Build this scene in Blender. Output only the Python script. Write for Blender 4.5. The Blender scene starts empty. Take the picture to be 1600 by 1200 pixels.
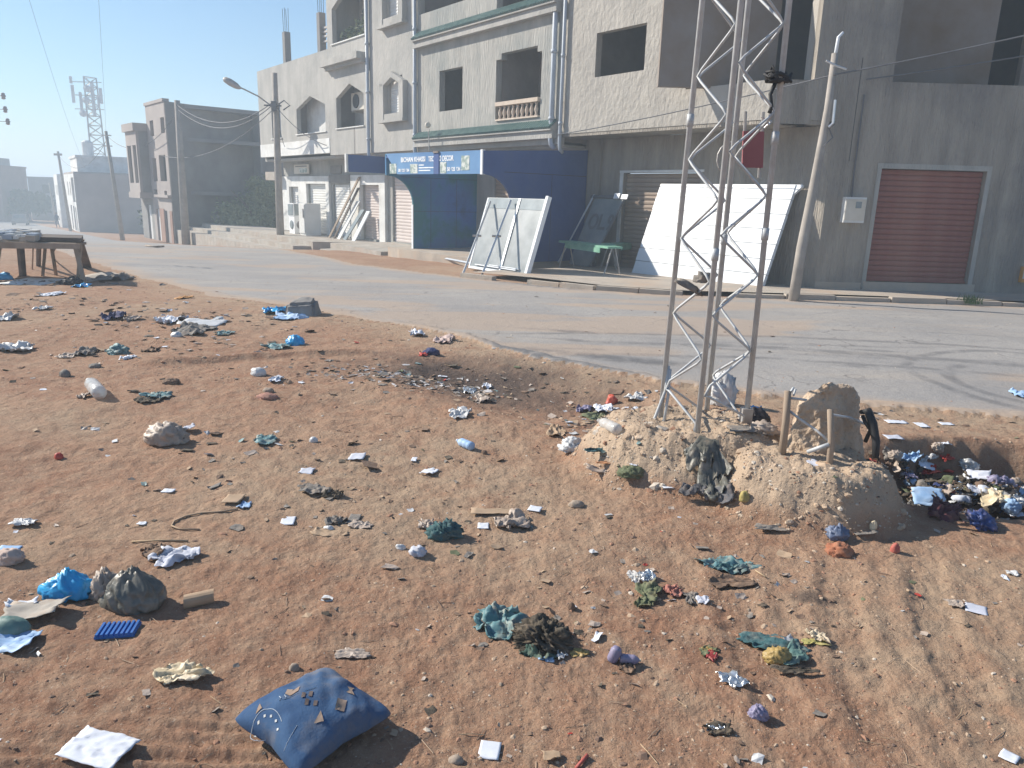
import bpy, math, random
import numpy as np
from mathutils import Matrix, Vector

# ------------------------------------------------------------------ camera, sky, sun, exposure
scene = bpy.context.scene
col = scene.collection
EYE = 1.65
PITCH, ROLL = math.radians(14.084), math.radians(1.718)
FOC, CX, CY = 1156.0, 800.0, 600.0
_F = np.array([0, math.cos(PITCH), -math.sin(PITCH)]); _R0 = np.array([1.0, 0, 0]); _U0 = np.cross(_R0, _F)
_R = _R0*math.cos(ROLL) + _U0*math.sin(ROLL)
_U = -_R0*math.sin(ROLL) + _U0*math.cos(ROLL)
cam_data = bpy.data.cameras.new('camera')
cam = bpy.data.objects.new('camera', cam_data); col.objects.link(cam)
cam.matrix_world = Matrix(((_R[0], _U[0], -_F[0], 0), (_R[1], _U[1], -_F[1], 0), (_R[2], _U[2], -_F[2], EYE), (0, 0, 0, 1)))
cam_data.sensor_width = 36.0
cam_data.lens = 36.0*FOC/1600.0
cam_data.clip_start = 0.05
cam_data.clip_end = 9000
scene.camera = cam

SUN_AZ, SUN_EL = math.radians(160.0), math.radians(33.0)      # azimuth counted from +X towards +Y
sdir = Vector((math.cos(SUN_EL)*math.cos(SUN_AZ), math.cos(SUN_EL)*math.sin(SUN_AZ), math.sin(SUN_EL)))
world = bpy.data.worlds.new('World'); scene.world = world; world.use_nodes = True
wn = world.node_tree; wn.nodes.clear()
wo = wn.nodes.new('ShaderNodeOutputWorld'); wb = wn.nodes.new('ShaderNodeBackground')
sk = wn.nodes.new('ShaderNodeTexSky'); sk.sky_type = 'NISHITA'; sk.sun_disc = False
sk.sun_elevation = SUN_EL; sk.sun_rotation = math.pi/2 - SUN_AZ
sk.air_density = 1.2; sk.dust_density = .3; sk.ozone_density = 3.0; sk.altitude = 200
tint = wn.nodes.new('ShaderNodeMix'); tint.data_type = 'RGBA'; tint.blend_type = 'MULTIPLY'; tint.inputs[0].default_value = 1; tint.inputs[7].default_value = (.66, .86, 1.0, 1)
wn.links.new(sk.outputs[0], tint.inputs[6]); wn.links.new(tint.outputs[2], wb.inputs[0]); wb.inputs[1].default_value = 0.075
wn.links.new(wb.outputs[0], wo.inputs[0])
sun_d = bpy.data.lights.new('sun', 'SUN'); sun_d.energy = 4.7; sun_d.angle = math.radians(0.6); sun_d.color = (1.0, 0.93, 0.82)
sun = bpy.data.objects.new('sun', sun_d); col.objects.link(sun)
sun.rotation_euler = sdir.to_track_quat('Z', 'Y').to_euler()
scene.view_settings.view_transform = 'Standard'; scene.view_settings.look = 'None'
scene.view_settings.exposure = 0.74; scene.view_settings.gamma = 1.0
scene.view_settings.use_curve_mapping = False
scene.render.engine = 'CYCLES'
scene.cycles.volume_bounces = 1

HAZE = .0042
random.seed(7); RNG = np.random.default_rng(11)

# ------------------------------------------------------------------ noise and the lie of the land
_perm = np.random.default_rng(3).permutation(1024)
_grad = np.random.default_rng(4).random(1024)*2-1
def vnoise(x, y, s=0):
    x = np.asarray(x, float); y = np.asarray(y, float)
    xi = np.floor(x).astype(np.int64); yi = np.floor(y).astype(np.int64)
    fx = x-xi; fy = y-yi; u = fx*fx*(3-2*fx); v = fy*fy*(3-2*fy)
    def h(a, b): return _grad[_perm[(a+_perm[(b+s*37) & 1023]) & 1023]]
    return (h(xi, yi)*(1-u)+h(xi+1, yi)*u)*(1-v)+(h(xi, yi+1)*(1-u)+h(xi+1, yi+1)*u)*v
def fbm(x, y, o=4, s=0, g=.5):
    a = 1.; r = 0.; n = 0.
    for k in range(o):
        r = r+a*vnoise(x*2**k+17.3*k, y*2**k-9.1*k, s+k); n += a; a *= g
    return r/n
def sstep(a, b, x):
    t = np.clip((x-a)/(b-a), 0, 1); return t*t*(3-2*t)
BASE_Y = [-50, 11, 16, 20, 24, 28, 33, 39, 52, 73, 100, 150, 300, 900]
BASE_Z = [0, -.03, -.16, -.22, -.3, -.45, -.8, -1.2, -2.0, -2.8, -3.7, -4.8, -6.5, -9]
def base(y):
    return np.interp(y, BASE_Y, BASE_Z)
# road outline: far kerb line and near (dirt) edge, going away from the viewer
FAR_EDGE = [(40, 14.4), (12, 14.45), (6.3, 14.55), (3.3, 14.6), (1.6, 15.2), (.2, 16.2), (-1.4, 17.5), (-4.3, 20.4), (-7.2, 25.2), (-10.2, 30.6), (-16.4, 38), (-27, 51), (-45, 76), (-66, 104), (-100, 148)]
NEAR_EDGE = [(40, 6.0), (12, 6.0), (4.4, 6.02), (3.1, 6.15), (2.3, 6.45), (1.3, 7.0), (.42, 7.75), (-.8, 9.05), (-1.6, 9.85), (-2.9, 10.8), (-4.75, 12.0), (-7.4, 14.9), (-11.8, 20.0), (-16.5, 26), (-23, 33.5), (-33, 46), (-51, 71), (-72, 99), (-106, 144)]
ROAD = np.array(FAR_EDGE+NEAR_EDGE[::-1], float)
def poly_sd(x, y, P):
    "signed distance to a polygon, positive inside"
    x = np.asarray(x, float); y = np.asarray(y, float)
    dmin = np.full(x.shape, 1e9); inside = np.zeros(x.shape, bool)
    for i in range(len(P)):
        ax, ay = P[i]; bx, by = P[(i+1) % len(P)]
        ex, ey = bx-ax, by-ay; L2 = ex*ex+ey*ey
        t = np.clip(((x-ax)*ex+(y-ay)*ey)/L2, 0, 1)
        dmin = np.minimum(dmin, np.hypot(x-ax-t*ex, y-ay-t*ey))
        c = ((ay > y) != (by > y))
        with np.errstate(divide='ignore', invalid='ignore'):
            c &= x < (bx-ax)*(y-ay)/(by-ay+1e-12)+ax
        inside ^= c
    return np.where(inside, dmin, -dmin)
def road_sd(x, y):
    x = np.asarray(x, float); y = np.asarray(y, float)
    sd = poly_sd(x, y, ROAD)
    near = sstep(60, 8, np.hypot(x, y))
    return sd + near*(.18*fbm(x*1.6, y*1.6, 4, 5)+.04*vnoise(x*9, y*9, 8)+.02*vnoise(x*23, y*23, 9))
def bump2(x, y, cx, cy, rx, ry, rot=0., p=2.):
    c, s = math.cos(rot), math.sin(rot)
    u = ((x-cx)*c+(y-cy)*s)/rx; v = (-(x-cx)*s+(y-cy)*c)/ry
    return (np.abs(u)**p+np.abs(v)**p)**(1/p)
def mound(x, y):
    w = .10*fbm(x*3, y*3, 4, 20)
    a = .31*(1-sstep(.55, 1.12, bump2(x, y, 1.17, 4.62, .78, .62, -.2)+w))
    b = .27*(1-sstep(.62, 1.08, bump2(x, y, 1.72, 4.02, .56, .46, -.3)+w))
    c = .12*(1-sstep(.3, 1.0, bump2(x, y, .85, 4.55, .5, .45, 0)+w))
    return np.maximum(np.maximum(a, b), c)
def pitmask(x, y):
    w = .12*fbm(x*2.5, y*2.5, 3, 30)
    return 1-sstep(.62, 1.03, bump2(x, y, 3.75, 4.55, 1.65, .78, -.06, 2.6)+w)
def hfun(x, y, detail=True):
    x = np.asarray(x, float); y = np.asarray(y, float)
    z = base(y)
    sd = road_sd(x, y); R = np.hypot(x, y)
    off = sstep(-.05, -.9, sd)                       # fully dirt well away from the road
    z = z + off*(.035*fbm(x*.45, y*.45, 3, 1)+.02*fbm(x*1.7, y*1.7, 3, 2))*sstep(200, 30, R)
    z = z - .13*(1-sstep(.35, 1.1, bump2(x, y, .15, 6.6, 1.7, .95, -.75)+.15*fbm(x*2, y*2, 3, 40)))*sstep(.02, -.10, sd)
    z = z + .05*(1-sstep(.0, .14, np.abs(y-(8.35+.35*x)+.15*fbm(x*1.5, y*.5, 2, 50))))*sstep(-4, -3.4, x)*sstep(-1.3, -1.8, x)
    m = mound(x, y)
    z = z + m + sstep(.03, .2, m)*(.044*fbm(x*7, y*7, 4, 60, .6)+.018*np.abs(fbm(x*23, y*23, 3, 61)))
    z = z - .48*pitmask(x, y)
    if detail:
        k = off*sstep(30, 6, R)
        near = sstep(14, 4, R)
        z = z + k*(.0085*fbm(x*6, y*6, 4, 3, .6)) + k*near*(.0048*np.clip(fbm(x*22, y*22, 3, 4, .65), -.2, 1)*2)
        z = z - k*.020*np.clip(vnoise(x*3.6, y*4.4, 14)-.25, 0, .4) + k*.010*np.clip(vnoise(x*8, y*7, 15)-.3, 0, .5)
        # tyre ruts: left foreground and right foreground
        u = y-(1.83+.11*(x+1.2)+.03*np.sin(x*3)); g = sstep(-.45, -.75, x)*sstep(.26, .18, np.abs(u))*sstep(-3.2, -2.4, x)
        w2 = np.clip(.75+1.3*vnoise(x*2.2, y*7, 16), .1, 1.3); z = z + g*w2*(.0085*np.sin(u*2*math.pi/.062+1.0*vnoise(x*6, y*3, 17))+.003*vnoise(x*30, y*14, 18))
        for cxx, sl in ((.98, .12), (1.36, .30), (1.74, .34)):
            u = x-(cxx+sl*(y-2.5)+.03*np.sin(y*4)); g = sstep(.12, .05, np.abs(u))*sstep(1.9, 2.2, y)*sstep(3.6, 3.1, y)
            z = z - g*(.009+.004*np.sin(y*2*math.pi/.10+1.5*np.sin(y*7+cxx*9)))+.007*sstep(.2, .13, np.abs(u))*sstep(.05, .12, np.abs(u))*sstep(1.9, 2.2, y)*sstep(3.6, 3.1, y)
        rd = sstep(.02, .25, sd)*sstep(40, 10, R)
        z = z + rd*(.010*fbm(x*1.2, y*1.2, 4, 9))
    z = z + .035*sstep(-.05, .03, sd)*sstep(.25, .1, np.abs(sd))*sstep(20, 8, R)*sstep(-3, 0, x)  # broken raised edge of the asphalt
    return z
def H(x, y): return float(hfun(np.array([x]), np.array([y]))[0])
def ray(px, py):
    v = _F*FOC + _R*(px-CX) - _U*(py-CY); return v/np.linalg.norm(v)
def G(px, py):
    "the spot on the ground seen at a place of the photograph"
    v = ray(px, py)
    lo, hi = 1.2, 260.
    for n_ in (220, 24):
        t = np.exp(np.linspace(math.log(lo), math.log(hi), n_))
        P = np.array([0, 0, EYE])+t[:, None]*v
        dz = P[:, 2]-hfun(P[:, 0], P[:, 1])
        i = int(np.argmax(dz < 0)); i = max(i, 1); lo, hi = t[i-1], t[i]
    f = dz[i-1]/(dz[i-1]-dz[i]+1e-12); tt = t[i-1]+f*(t[i]-t[i-1])
    p = np.array([0, 0, EYE])+tt*v
    return Vector((p[0], p[1], H(p[0], p[1]))), tt*float(v@_F)/FOC
def at(px, y, py=None):
    "x (and z) at forward distance y in the photograph's column px"
    v = ray(px, 345 if py is None else py); t = y/v[1]
    return Vector((v[0]*t, y, EYE+v[2]*t))

# ------------------------------------------------------------------ materials
def mat(name, c1, c2=None, scale=4., rough=.85, bump=.0, bscale=None, metal=0., detail=6, stretch=(1, 1, 1), dirt=None, dscale=1.2, damt=.5, spec=.3, alpha=1., trans=0., contrast=(.35, .65), space='obj', emit=None):
    m = bpy.data.materials.new(name); m.use_nodes = True; nt = m.node_tree; N = nt.nodes; Lk = nt.links
    b = N['Principled BSDF']
    b.inputs['Roughness'].default_value = rough; b.inputs['Metallic'].default_value = metal
    b.inputs['Specular IOR Level'].default_value = spec
    b.inputs['Alpha'].default_value = alpha
    if trans: b.inputs['Transmission Weight'].default_value = trans
    if c2 is None: c2 = tuple(min(1, v*1.18) for v in c1); c1 = tuple(v*.86 for v in c1)
    if space == 'obj':
        tc = N.new('ShaderNodeTexCoord'); src = tc.outputs['Object']
    else:
        tc = N.new('ShaderNodeNewGeometry'); src = tc.outputs['Position']
    mp = N.new('ShaderNodeMapping'); mp.inputs['Scale'].default_value = stretch; Lk.new(src, mp.inputs[0])
    no = N.new('ShaderNodeTexNoise'); no.inputs['Scale'].default_value = scale; no.inputs['Detail'].default_value = detail; no.inputs['Roughness'].default_value = .6
    Lk.new(mp.outputs[0], no.inputs['Vector'])
    rp = N.new('ShaderNodeMapRange'); rp.inputs[1].default_value = contrast[0]; rp.inputs[2].default_value = contrast[1]; Lk.new(no.outputs[0], rp.inputs[0])
    mx = N.new('ShaderNodeMix'); mx.data_type = 'RGBA'; mx.inputs[6].default_value = (*c1, 1); mx.inputs[7].default_value = (*c2, 1); Lk.new(rp.outputs[0], mx.inputs[0])
    out = mx.outputs[2]
    if dirt is not None:
        n2 = N.new('ShaderNodeTexNoise'); n2.inputs['Scale'].default_value = dscale; n2.inputs['Detail'].default_value = 8; n2.inputs['Roughness'].default_value = .65
        Lk.new(src, n2.inputs['Vector'])
        r2 = N.new('ShaderNodeMapRange'); r2.inputs[1].default_value = .48; r2.inputs[2].default_value = .68; r2.inputs[4].default_value = damt; Lk.new(n2.outputs[0], r2.inputs[0])
        m2 = N.new('ShaderNodeMix'); m2.data_type = 'RGBA'; m2.inputs[7].default_value = (*dirt, 1); Lk.new(r2.outputs[0], m2.inputs[0]); Lk.new(out, m2.inputs[6]); out = m2.outputs[2]
    Lk.new(out, b.inputs['Base Color'])
    if emit: b.inputs['Emission Color'].default_value = (*emit, 1); b.inputs['Emission Strength'].default_value = 1
    if bump:
        n3 = N.new('ShaderNodeTexNoise'); n3.inputs['Scale'].default_value = bscale or scale*4; n3.inputs['Detail'].default_value = 5; Lk.new(mp.outputs[0], n3.inputs['Vector'])
        bm = N.new('ShaderNodeBump'); bm.inputs['Strength'].default_value = 1.0; bm.inputs['Distance'].default_value = bump; Lk.new(n3.outputs[0], bm.inputs['Height']); Lk.new(bm.outputs[0], b.inputs['Normal'])
    return m
DUST = (.36, .25, .17)
M = {}
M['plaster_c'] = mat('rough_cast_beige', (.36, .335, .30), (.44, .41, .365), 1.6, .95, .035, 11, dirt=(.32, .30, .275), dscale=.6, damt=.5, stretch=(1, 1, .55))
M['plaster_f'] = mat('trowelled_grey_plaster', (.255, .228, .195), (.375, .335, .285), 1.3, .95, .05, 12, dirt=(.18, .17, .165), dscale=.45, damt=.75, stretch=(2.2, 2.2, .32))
M['plaster_b'] = mat('grey_cement_render', (.34, .33, .305), (.43, .415, .38), 1.4, .95, .035, 12, dirt=(.22, .24, .235), dscale=.5, damt=.75, stretch=(2, 2, .28))
M['plaster_a'] = mat('pale_cement_render', (.36, .35, .325), (.45, .43, .40), 1.2, .95, .022, 12, dirt=(.26, .26, .25), dscale=.5, damt=.65, stretch=(1.6, 1.6, .5))
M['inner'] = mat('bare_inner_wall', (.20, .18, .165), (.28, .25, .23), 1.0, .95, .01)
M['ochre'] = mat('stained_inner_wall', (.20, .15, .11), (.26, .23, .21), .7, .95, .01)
M['white_wall'] = mat('white_lime_wash', (.62, .62, .60), (.76, .76, .74), 1.5, .9, .004, dirt=(.45, .42, .38), dscale=1.2, damt=.5)
M['concrete'] = mat('weathered_concrete', (.33, .30, .26), (.45, .41, .36), 2.5, .95, .008, 30, dirt=DUST, dscale=1.3, damt=.5)
M['concrete_d'] = mat('dark_concrete', (.20, .19, .18), (.29, .27, .25), 2.5, .95, .008, 30)
M['block'] = mat('grey_blockwork', (.23, .22, .21), (.30, .29, .28), 1.2, .95, .01, 14)
M['blockdark'] = mat('dark_blockwork', (.20, .19, .185), (.26, .25, .24), .8, .95, .01, 14)
M['brickwork'] = mat('red_brickwork', (.28, .17, .13), (.36, .23, .18), 1.5, .95)
M['pave'] = mat('dusty_paving_concrete', (.36, .31, .26), (.48, .42, .35), 1.8, .95, .01, 25, dirt=(.42, .30, .21), dscale=.9, damt=.8)
M['shut_red'] = mat('oxide_red_shutter', (.22, .075, .06), (.28, .105, .08), 1.2, .6, .001, dirt=(.33, .19, .14), dscale=1.1, damt=.5)
M['shut_brown'] = mat('brown_shutter', (.28, .21, .16), (.36, .28, .22), 1.2, .6)
M['shut_white'] = mat('white_shutter', (.68, .67, .64), (.78, .77, .74), 1.2, .55)
M['shut_rose'] = mat('pale_rose_shutter', (.58, .50, .46), (.68, .60, .56), 1.2, .55)
M['white_paint'] = mat('white_paint', (.78, .79, .80), (.84, .85, .86), 1.5, .45)
M['white_panel'] = mat('white_sandwich_panel', (.62, .65, .68), (.69, .72, .75), .8, .35, dirt=(.72, .74, .76), dscale=1.0, damt=.4)
M['pipe'] = mat('grey_pvc_pipe', (.36, .40, .45), (.44, .48, .53), 2, .5)
M['blue'] = mat('blue_cladding', (.035, .075, .22), (.06, .115, .31), .8, .55, dirt=(.06, .09, .17), dscale=.8, damt=.6)
M['blue_bounce'] = mat('blue_cladding_bounce_lit', (.03, .18, .21), (.08, .22, .58), .5, .5, contrast=(.42, .58), dirt=(.03, .07, .09), dscale=1.0, damt=.6)  # bounced light on the far wing painted in as brighter cladding colour
M['sign_blue'] = mat('printed_blue_sign', (.09, .20, .40), (.17, .33, .54), .5, .45, contrast=(.3, .7))
M['letter'] = mat('white_lettering', (.8, .82, .84), rough=.5)
M['photo_print'] = mat('printed_picture', (.25, .33, .30), (.62, .64, .60), 9, .5, contrast=(.45, .55))
M['tile_green'] = mat('glazed_green_tile', (.06, .13, .12), (.14, .22, .20), 6, .35, spec=.5)
M['stone_pink'] = mat('cast_balustrade_stone', (.52, .43, .35), (.62, .52, .43), 3, .9)
M['galv'] = mat('weathered_galvanised_steel', (.34, .33, .32), (.44, .42, .40), 8, .55, metal=.35, dirt=(.30, .22, .16), dscale=6, damt=.5)
M['mast'] = mat('dusty_galvanised_tube', (.42, .44, .46), (.54, .56, .57), 12, .6, metal=.1, dirt=(.42, .37, .31), dscale=9, damt=.3)
M['alu'] = mat('bare_aluminium', (.60, .61, .62), (.70, .71, .72), 6, .35, metal=.6)
M['white_alu'] = mat('white_aluminium_profile', (.70, .73, .76), (.80, .83, .86), 3, .35)
M['wrap'] = mat('pale_wrapping_film', (.20, .22, .22), (.36, .375, .37), 1.3, .3, spec=.6, stretch=(1, 1, 2.5), dirt=(.35, .37, .38), dscale=2.0, damt=.5)
M['pole'] = mat('weathered_concrete_pole', (.30, .27, .24), (.40, .36, .32), 3, .9, .003)
M['wood'] = mat('old_grey_timber', (.26, .20, .15), (.38, .30, .23), 3, .9, .003, 20, stretch=(1, 1, .2))
M['wood_dark'] = mat('dark_timber', (.09, .075, .065), (.16, .13, .11), 3, .9, .003, 20)
M['black'] = mat('black_rubber', (.02, .02, .022), (.04, .04, .042), 4, .6)
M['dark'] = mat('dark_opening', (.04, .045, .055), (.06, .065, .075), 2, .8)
M['cable'] = mat('grey_cable', (.10, .10, .11), (.16, .16, .17), 2, .7)
M['red_box'] = mat('faded_red_paint', (.27, .095, .10), (.34, .13, .14), 3, .6)
M['green'] = mat('pale_green_paint', (.16, .36, .26), (.24, .46, .34), 5, .5)
M['cream'] = mat('cream_plastic', (.58, .53, .44), (.68, .63, .54), 3, .5)
M['glass_dark'] = mat('dusty_dark_glass', (.16, .19, .20), (.26, .30, .31), 2, .25, spec=.7)
M['curtain'] = mat('pale_curtain', (.45, .50, .54), (.55, .60, .64), 3, .9)
M['hill'] = mat('hazy_hill', (.22, .22, .20), (.28, .27, .24), .002, 1.)
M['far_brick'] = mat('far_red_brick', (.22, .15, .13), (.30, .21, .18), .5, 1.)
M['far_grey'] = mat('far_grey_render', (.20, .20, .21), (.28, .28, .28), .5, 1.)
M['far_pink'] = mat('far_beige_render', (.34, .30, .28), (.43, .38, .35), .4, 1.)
M['leaf'] = mat('grey_green_olive_leaf', (.12, .15, .08), (.26, .29, .17), 2.5, .7)
M['leaf_d'] = mat('dark_green_leaf', (.03, .05, .025), (.07, .10, .05), 2.5, .7)
M['grass'] = mat('weed_leaf', (.05, .10, .03), (.10, .16, .05), 20, .7)
M['bark'] = mat('bark', (.14, .11, .09), (.22, .18, .14), 8, .9, .01)
M['cloth_blue'] = mat('dark_blue_cloth', (.03, .04, .09), (.05, .07, .14), 8, .9)
M['skin'] = mat('skin', (.30, .17, .11), rough=.6)
M['earth'] = mat('cemented_earth', (.42, .31, .22), (.55, .43, .32), 7, .97, .02, 45, dirt=(.46, .36, .27), dscale=5, damt=.6)
M['earth_d'] = mat('smooth_cast_concrete', (.33, .25, .19), (.41, .32, .25), 3, .95, .004, 40)
M['tank'] = mat('painted_steel_tank', (.5, .5, .5), (.6, .6, .6), 2, .6)
M['orange'] = mat('orange_plastic', (.55, .25, .05), (.65, .33, .08), 2, .6)

def solid(name, c, rough=.6, bump=.004, sc=30, dusty=.45, c2=None, spec=.4, alpha=1., trans=0.):
    key = 'm_'+name
    if key not in M:
        M[key] = mat(name, tuple(v*.8 for v in c) if c2 is None else c, c if c2 is None else c2, sc*.3, rough, bump, sc, dirt=DUST if dusty else None, dscale=14, damt=dusty, spec=spec, alpha=alpha, trans=trans)
    return M[key]

# ------------------------------------------------------------------ mesh building
W = {}                                            # world matrices of things (set before the depsgraph runs)
def world_of(o):
    while o is not None:
        if o.name in W: return W[o.name]
        o = o.parent
    return Matrix.Identity(4)
class MB:
    "collects faces in world space, built as one mesh object in its parent's space"
    def __init__(self): self.v = []; self.f = []; self.mi = []; self.m = 0; self.M = Matrix.Identity(4)
    def p(self, co): self.v.append(tuple(self.M @ Vector(co))); return len(self.v)-1
    def face(self, pts):
        self.f.append([self.p(q) for q in pts]); self.mi.append(self.m); return self
    def idx(self, ids): self.f.append(list(ids)); self.mi.append(self.m)
    def box(self, a, b, tilt=None):
        x0, y0, z0 = [min(a[i], b[i]) for i in range(3)]; x1, y1, z1 = [max(a[i], b[i]) for i in range(3)]
        c = [(x0, y0, z0), (x1, y0, z0), (x1, y1, z0), (x0, y1, z0), (x0, y0, z1), (x1, y0, z1), (x1, y1, z1), (x0, y1, z1)]
        if tilt is not None: c = [tuple(tilt @ Vector(q)) for q in c]
        i = [self.p(q) for q in c]
        for q in ((0, 3, 2, 1), (4, 5, 6, 7), (0, 1, 5, 4), (1, 2, 6, 5), (2, 3, 7, 6), (3, 0, 4, 7)): self.idx([i[k] for k in q])
        return self
    def prism(self, pts, vec):
        "pts: planar polygon, vec: extrusion"
        v = Vector(vec); a = [self.p(q) for q in pts]; b = [self.p(Vector(q)+v) for q in pts]; n_ = len(pts)
        self.idx(a[::-1]); self.idx(b)
        for k in range(n_): self.idx([a[k], a[(k+1) % n_], b[(k+1) % n_], b[k]])
        return self
    def tube(self, path, r, n_=8, caps=True, flat=None):
        path = [Vector(q) for q in path]; rs = r if isinstance(r, (list, tuple)) else [r]*len(path)
        rings = []
        up = None
        for k, q in enumerate(path):
            t = (path[min(k+1, len(path)-1)]-path[max(k-1, 0)]).normalized()
            if up is None: up = Vector((0, 0, 1)) if abs(t.z) < .95 else Vector((1, 0, 0))
            s_ = t.cross(up)
            if s_.length < 1e-6: s_ = t.orthogonal()
            s_.normalize(); w = s_.cross(t).normalized(); up = w
            rings.append([self.p(q+(s_*math.cos(2*math.pi*j/n_)+w*math.sin(2*math.pi*j/n_))*rs[k]) for j in range(n_)])
        for k in range(len(path)-1):
            for j in range(n_): self.idx([rings[k][j], rings[k+1][j], rings[k+1][(j+1) % n_], rings[k][(j+1) % n_]])
        if caps: self.idx(rings[0]); self.idx(rings[-1][::-1])
        return self
    def lathe(self, prof, n_=12, org=(0, 0, 0), axis=None):
        "prof: (radius, height) pairs round local z"
        o = Vector(org); A = axis or Matrix.Identity(3)
        rings = [[self.p(o + A @ Vector((r_*math.cos(2*math.pi*j/n_), r_*math.sin(2*math.pi*j/n_), h_))) for j in range(n_)] for r_, h_ in prof]
        for k in range(len(prof)-1):
            for j in range(n_): self.idx([rings[k][j], rings[k][(j+1) % n_], rings[k+1][(j+1) % n_], rings[k+1][j]])
        if prof[0][0] > 1e-4: self.idx(rings[0][::-1])
        if prof[-1][0] > 1e-4: self.idx(rings[-1])
        return self
    def wall(self, t0, t1, z0, z1, s, th, holes=()):
        "wall in the t-z plane (x,z), outer face at y=s, thickness towards -y, with rectangular holes"
        ts = sorted({t0, t1} | {min(max(h[k], t0), t1) for h in holes for k in (0, 1)})
        zs = sorted({z0, z1} | {min(max(h[k], z0), z1) for h in holes for k in (2, 3)})
        nt, nz = len(ts)-1, len(zs)-1
        def sol(i, j):
            if i < 0 or j < 0 or i >= nt or j >= nz: return False
            c = (ts[i]+ts[i+1])/2; e = (zs[j]+zs[j+1])/2
            return not any(h[0] < c < h[1] and h[2] < e < h[3] for h in holes)
        q = s-th
        for i in range(nt):
            for j in range(nz):
                if not sol(i, j): continue
                a, b, c, e = ts[i], ts[i+1], zs[j], zs[j+1]
                self.face([(b, s, c), (a, s, c), (a, s, e), (b, s, e)])
                self.face([(a, q, c), (b, q, c), (b, q, e), (a, q, e)])
                if not sol(i-1, j): self.face([(a, s, c), (a, q, c), (a, q, e), (a, s, e)])
                if not sol(i+1, j): self.face([(b, q, c), (b, s, c), (b, s, e), (b, q, e)])
                if not sol(i, j-1): self.face([(a, q, c), (a, s, c), (b, s, c), (b, q, c)])
                if not sol(i, j+1): self.face([(a, s, e), (a, q, e), (b, q, e), (b, s, e)])
        return self
    def build(self, name, m, parent=None, smooth=False, loc=None, keep=False):
        inv = world_of(parent).inverted() if parent is not None else Matrix.Identity(4)
        if loc is not None: inv = Matrix.Translation(-Vector(loc))@inv
        me = bpy.data.meshes.new(name)
        me.from_pydata([tuple(inv @ Vector(q)) for q in self.v], [], self.f)
        for mm in (m if isinstance(m, (list, tuple)) else [m]): me.materials.append(M[mm] if isinstance(mm, str) else mm)
        if isinstance(m, (list, tuple)): me.polygons.foreach_set('material_index', self.mi)
        if smooth: me.polygons.foreach_set('use_smooth', [True]*len(me.polygons))
        me.update()
        o = bpy.data.objects.new(name, me); col.objects.link(o)
        if loc is not None: o.location = loc
        if parent is not None: o.parent = parent
        else:
            W[o.name] = Matrix.Translation(loc) if loc is not None else Matrix.Identity(4)
        return o
def copy_part(src, parent, mtx):
    "another object on the same mesh; mtx is its place in the world"
    c = src.copy(); col.objects.link(c); c.parent = parent
    c.matrix_basis = world_of(parent).inverted() @ mtx if parent is not None else mtx
    return c
def thing(name, label, cat, mtx=None, group=None):
    o = bpy.data.objects.new(name, None); col.objects.link(o); o.empty_display_size = .2
    mtx = mtx if mtx is not None else Matrix.Identity(4)
    o.matrix_basis = mtx; W[o.name] = mtx
    o['label'] = label; o['category'] = cat
    if group: o['group'] = group
    return o
def tag(o, label, cat, group=None, kind=None):
    o['label'] = label; o['category'] = cat
    if group: o['group'] = group
    if kind: o['kind'] = kind
    return o
def structure(o): o['kind'] = 'structure'; return o
def stuff(o): o['kind'] = 'stuff'; return o
def frame(org, X, Y):
    X = Vector(X).normalized(); Y = Vector(Y).normalized(); Z = X.cross(Y)
    return Matrix(((X.x, Y.x, Z.x, org[0]), (X.y, Y.y, Z.y, org[1]), (X.z, Y.z, Z.z, org[2]), (0, 0, 0, 1)))
# two facade frames: x along the wall, y out of the wall, z up
CORNER = (6.4645, 16.0769, 0.)
_a = math.atan(.78629)
DV = Vector((-math.sin(_a), math.cos(_a), 0)); NV = Vector((-math.cos(_a), -math.sin(_a), 0))
FL = frame(CORNER, DV, NV)                        # long facade running away along the street
FF = frame(CORNER, (-1, 0, 0), (0, -1, 0))        # short facade facing the dirt lot (x counts to the left)

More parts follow.
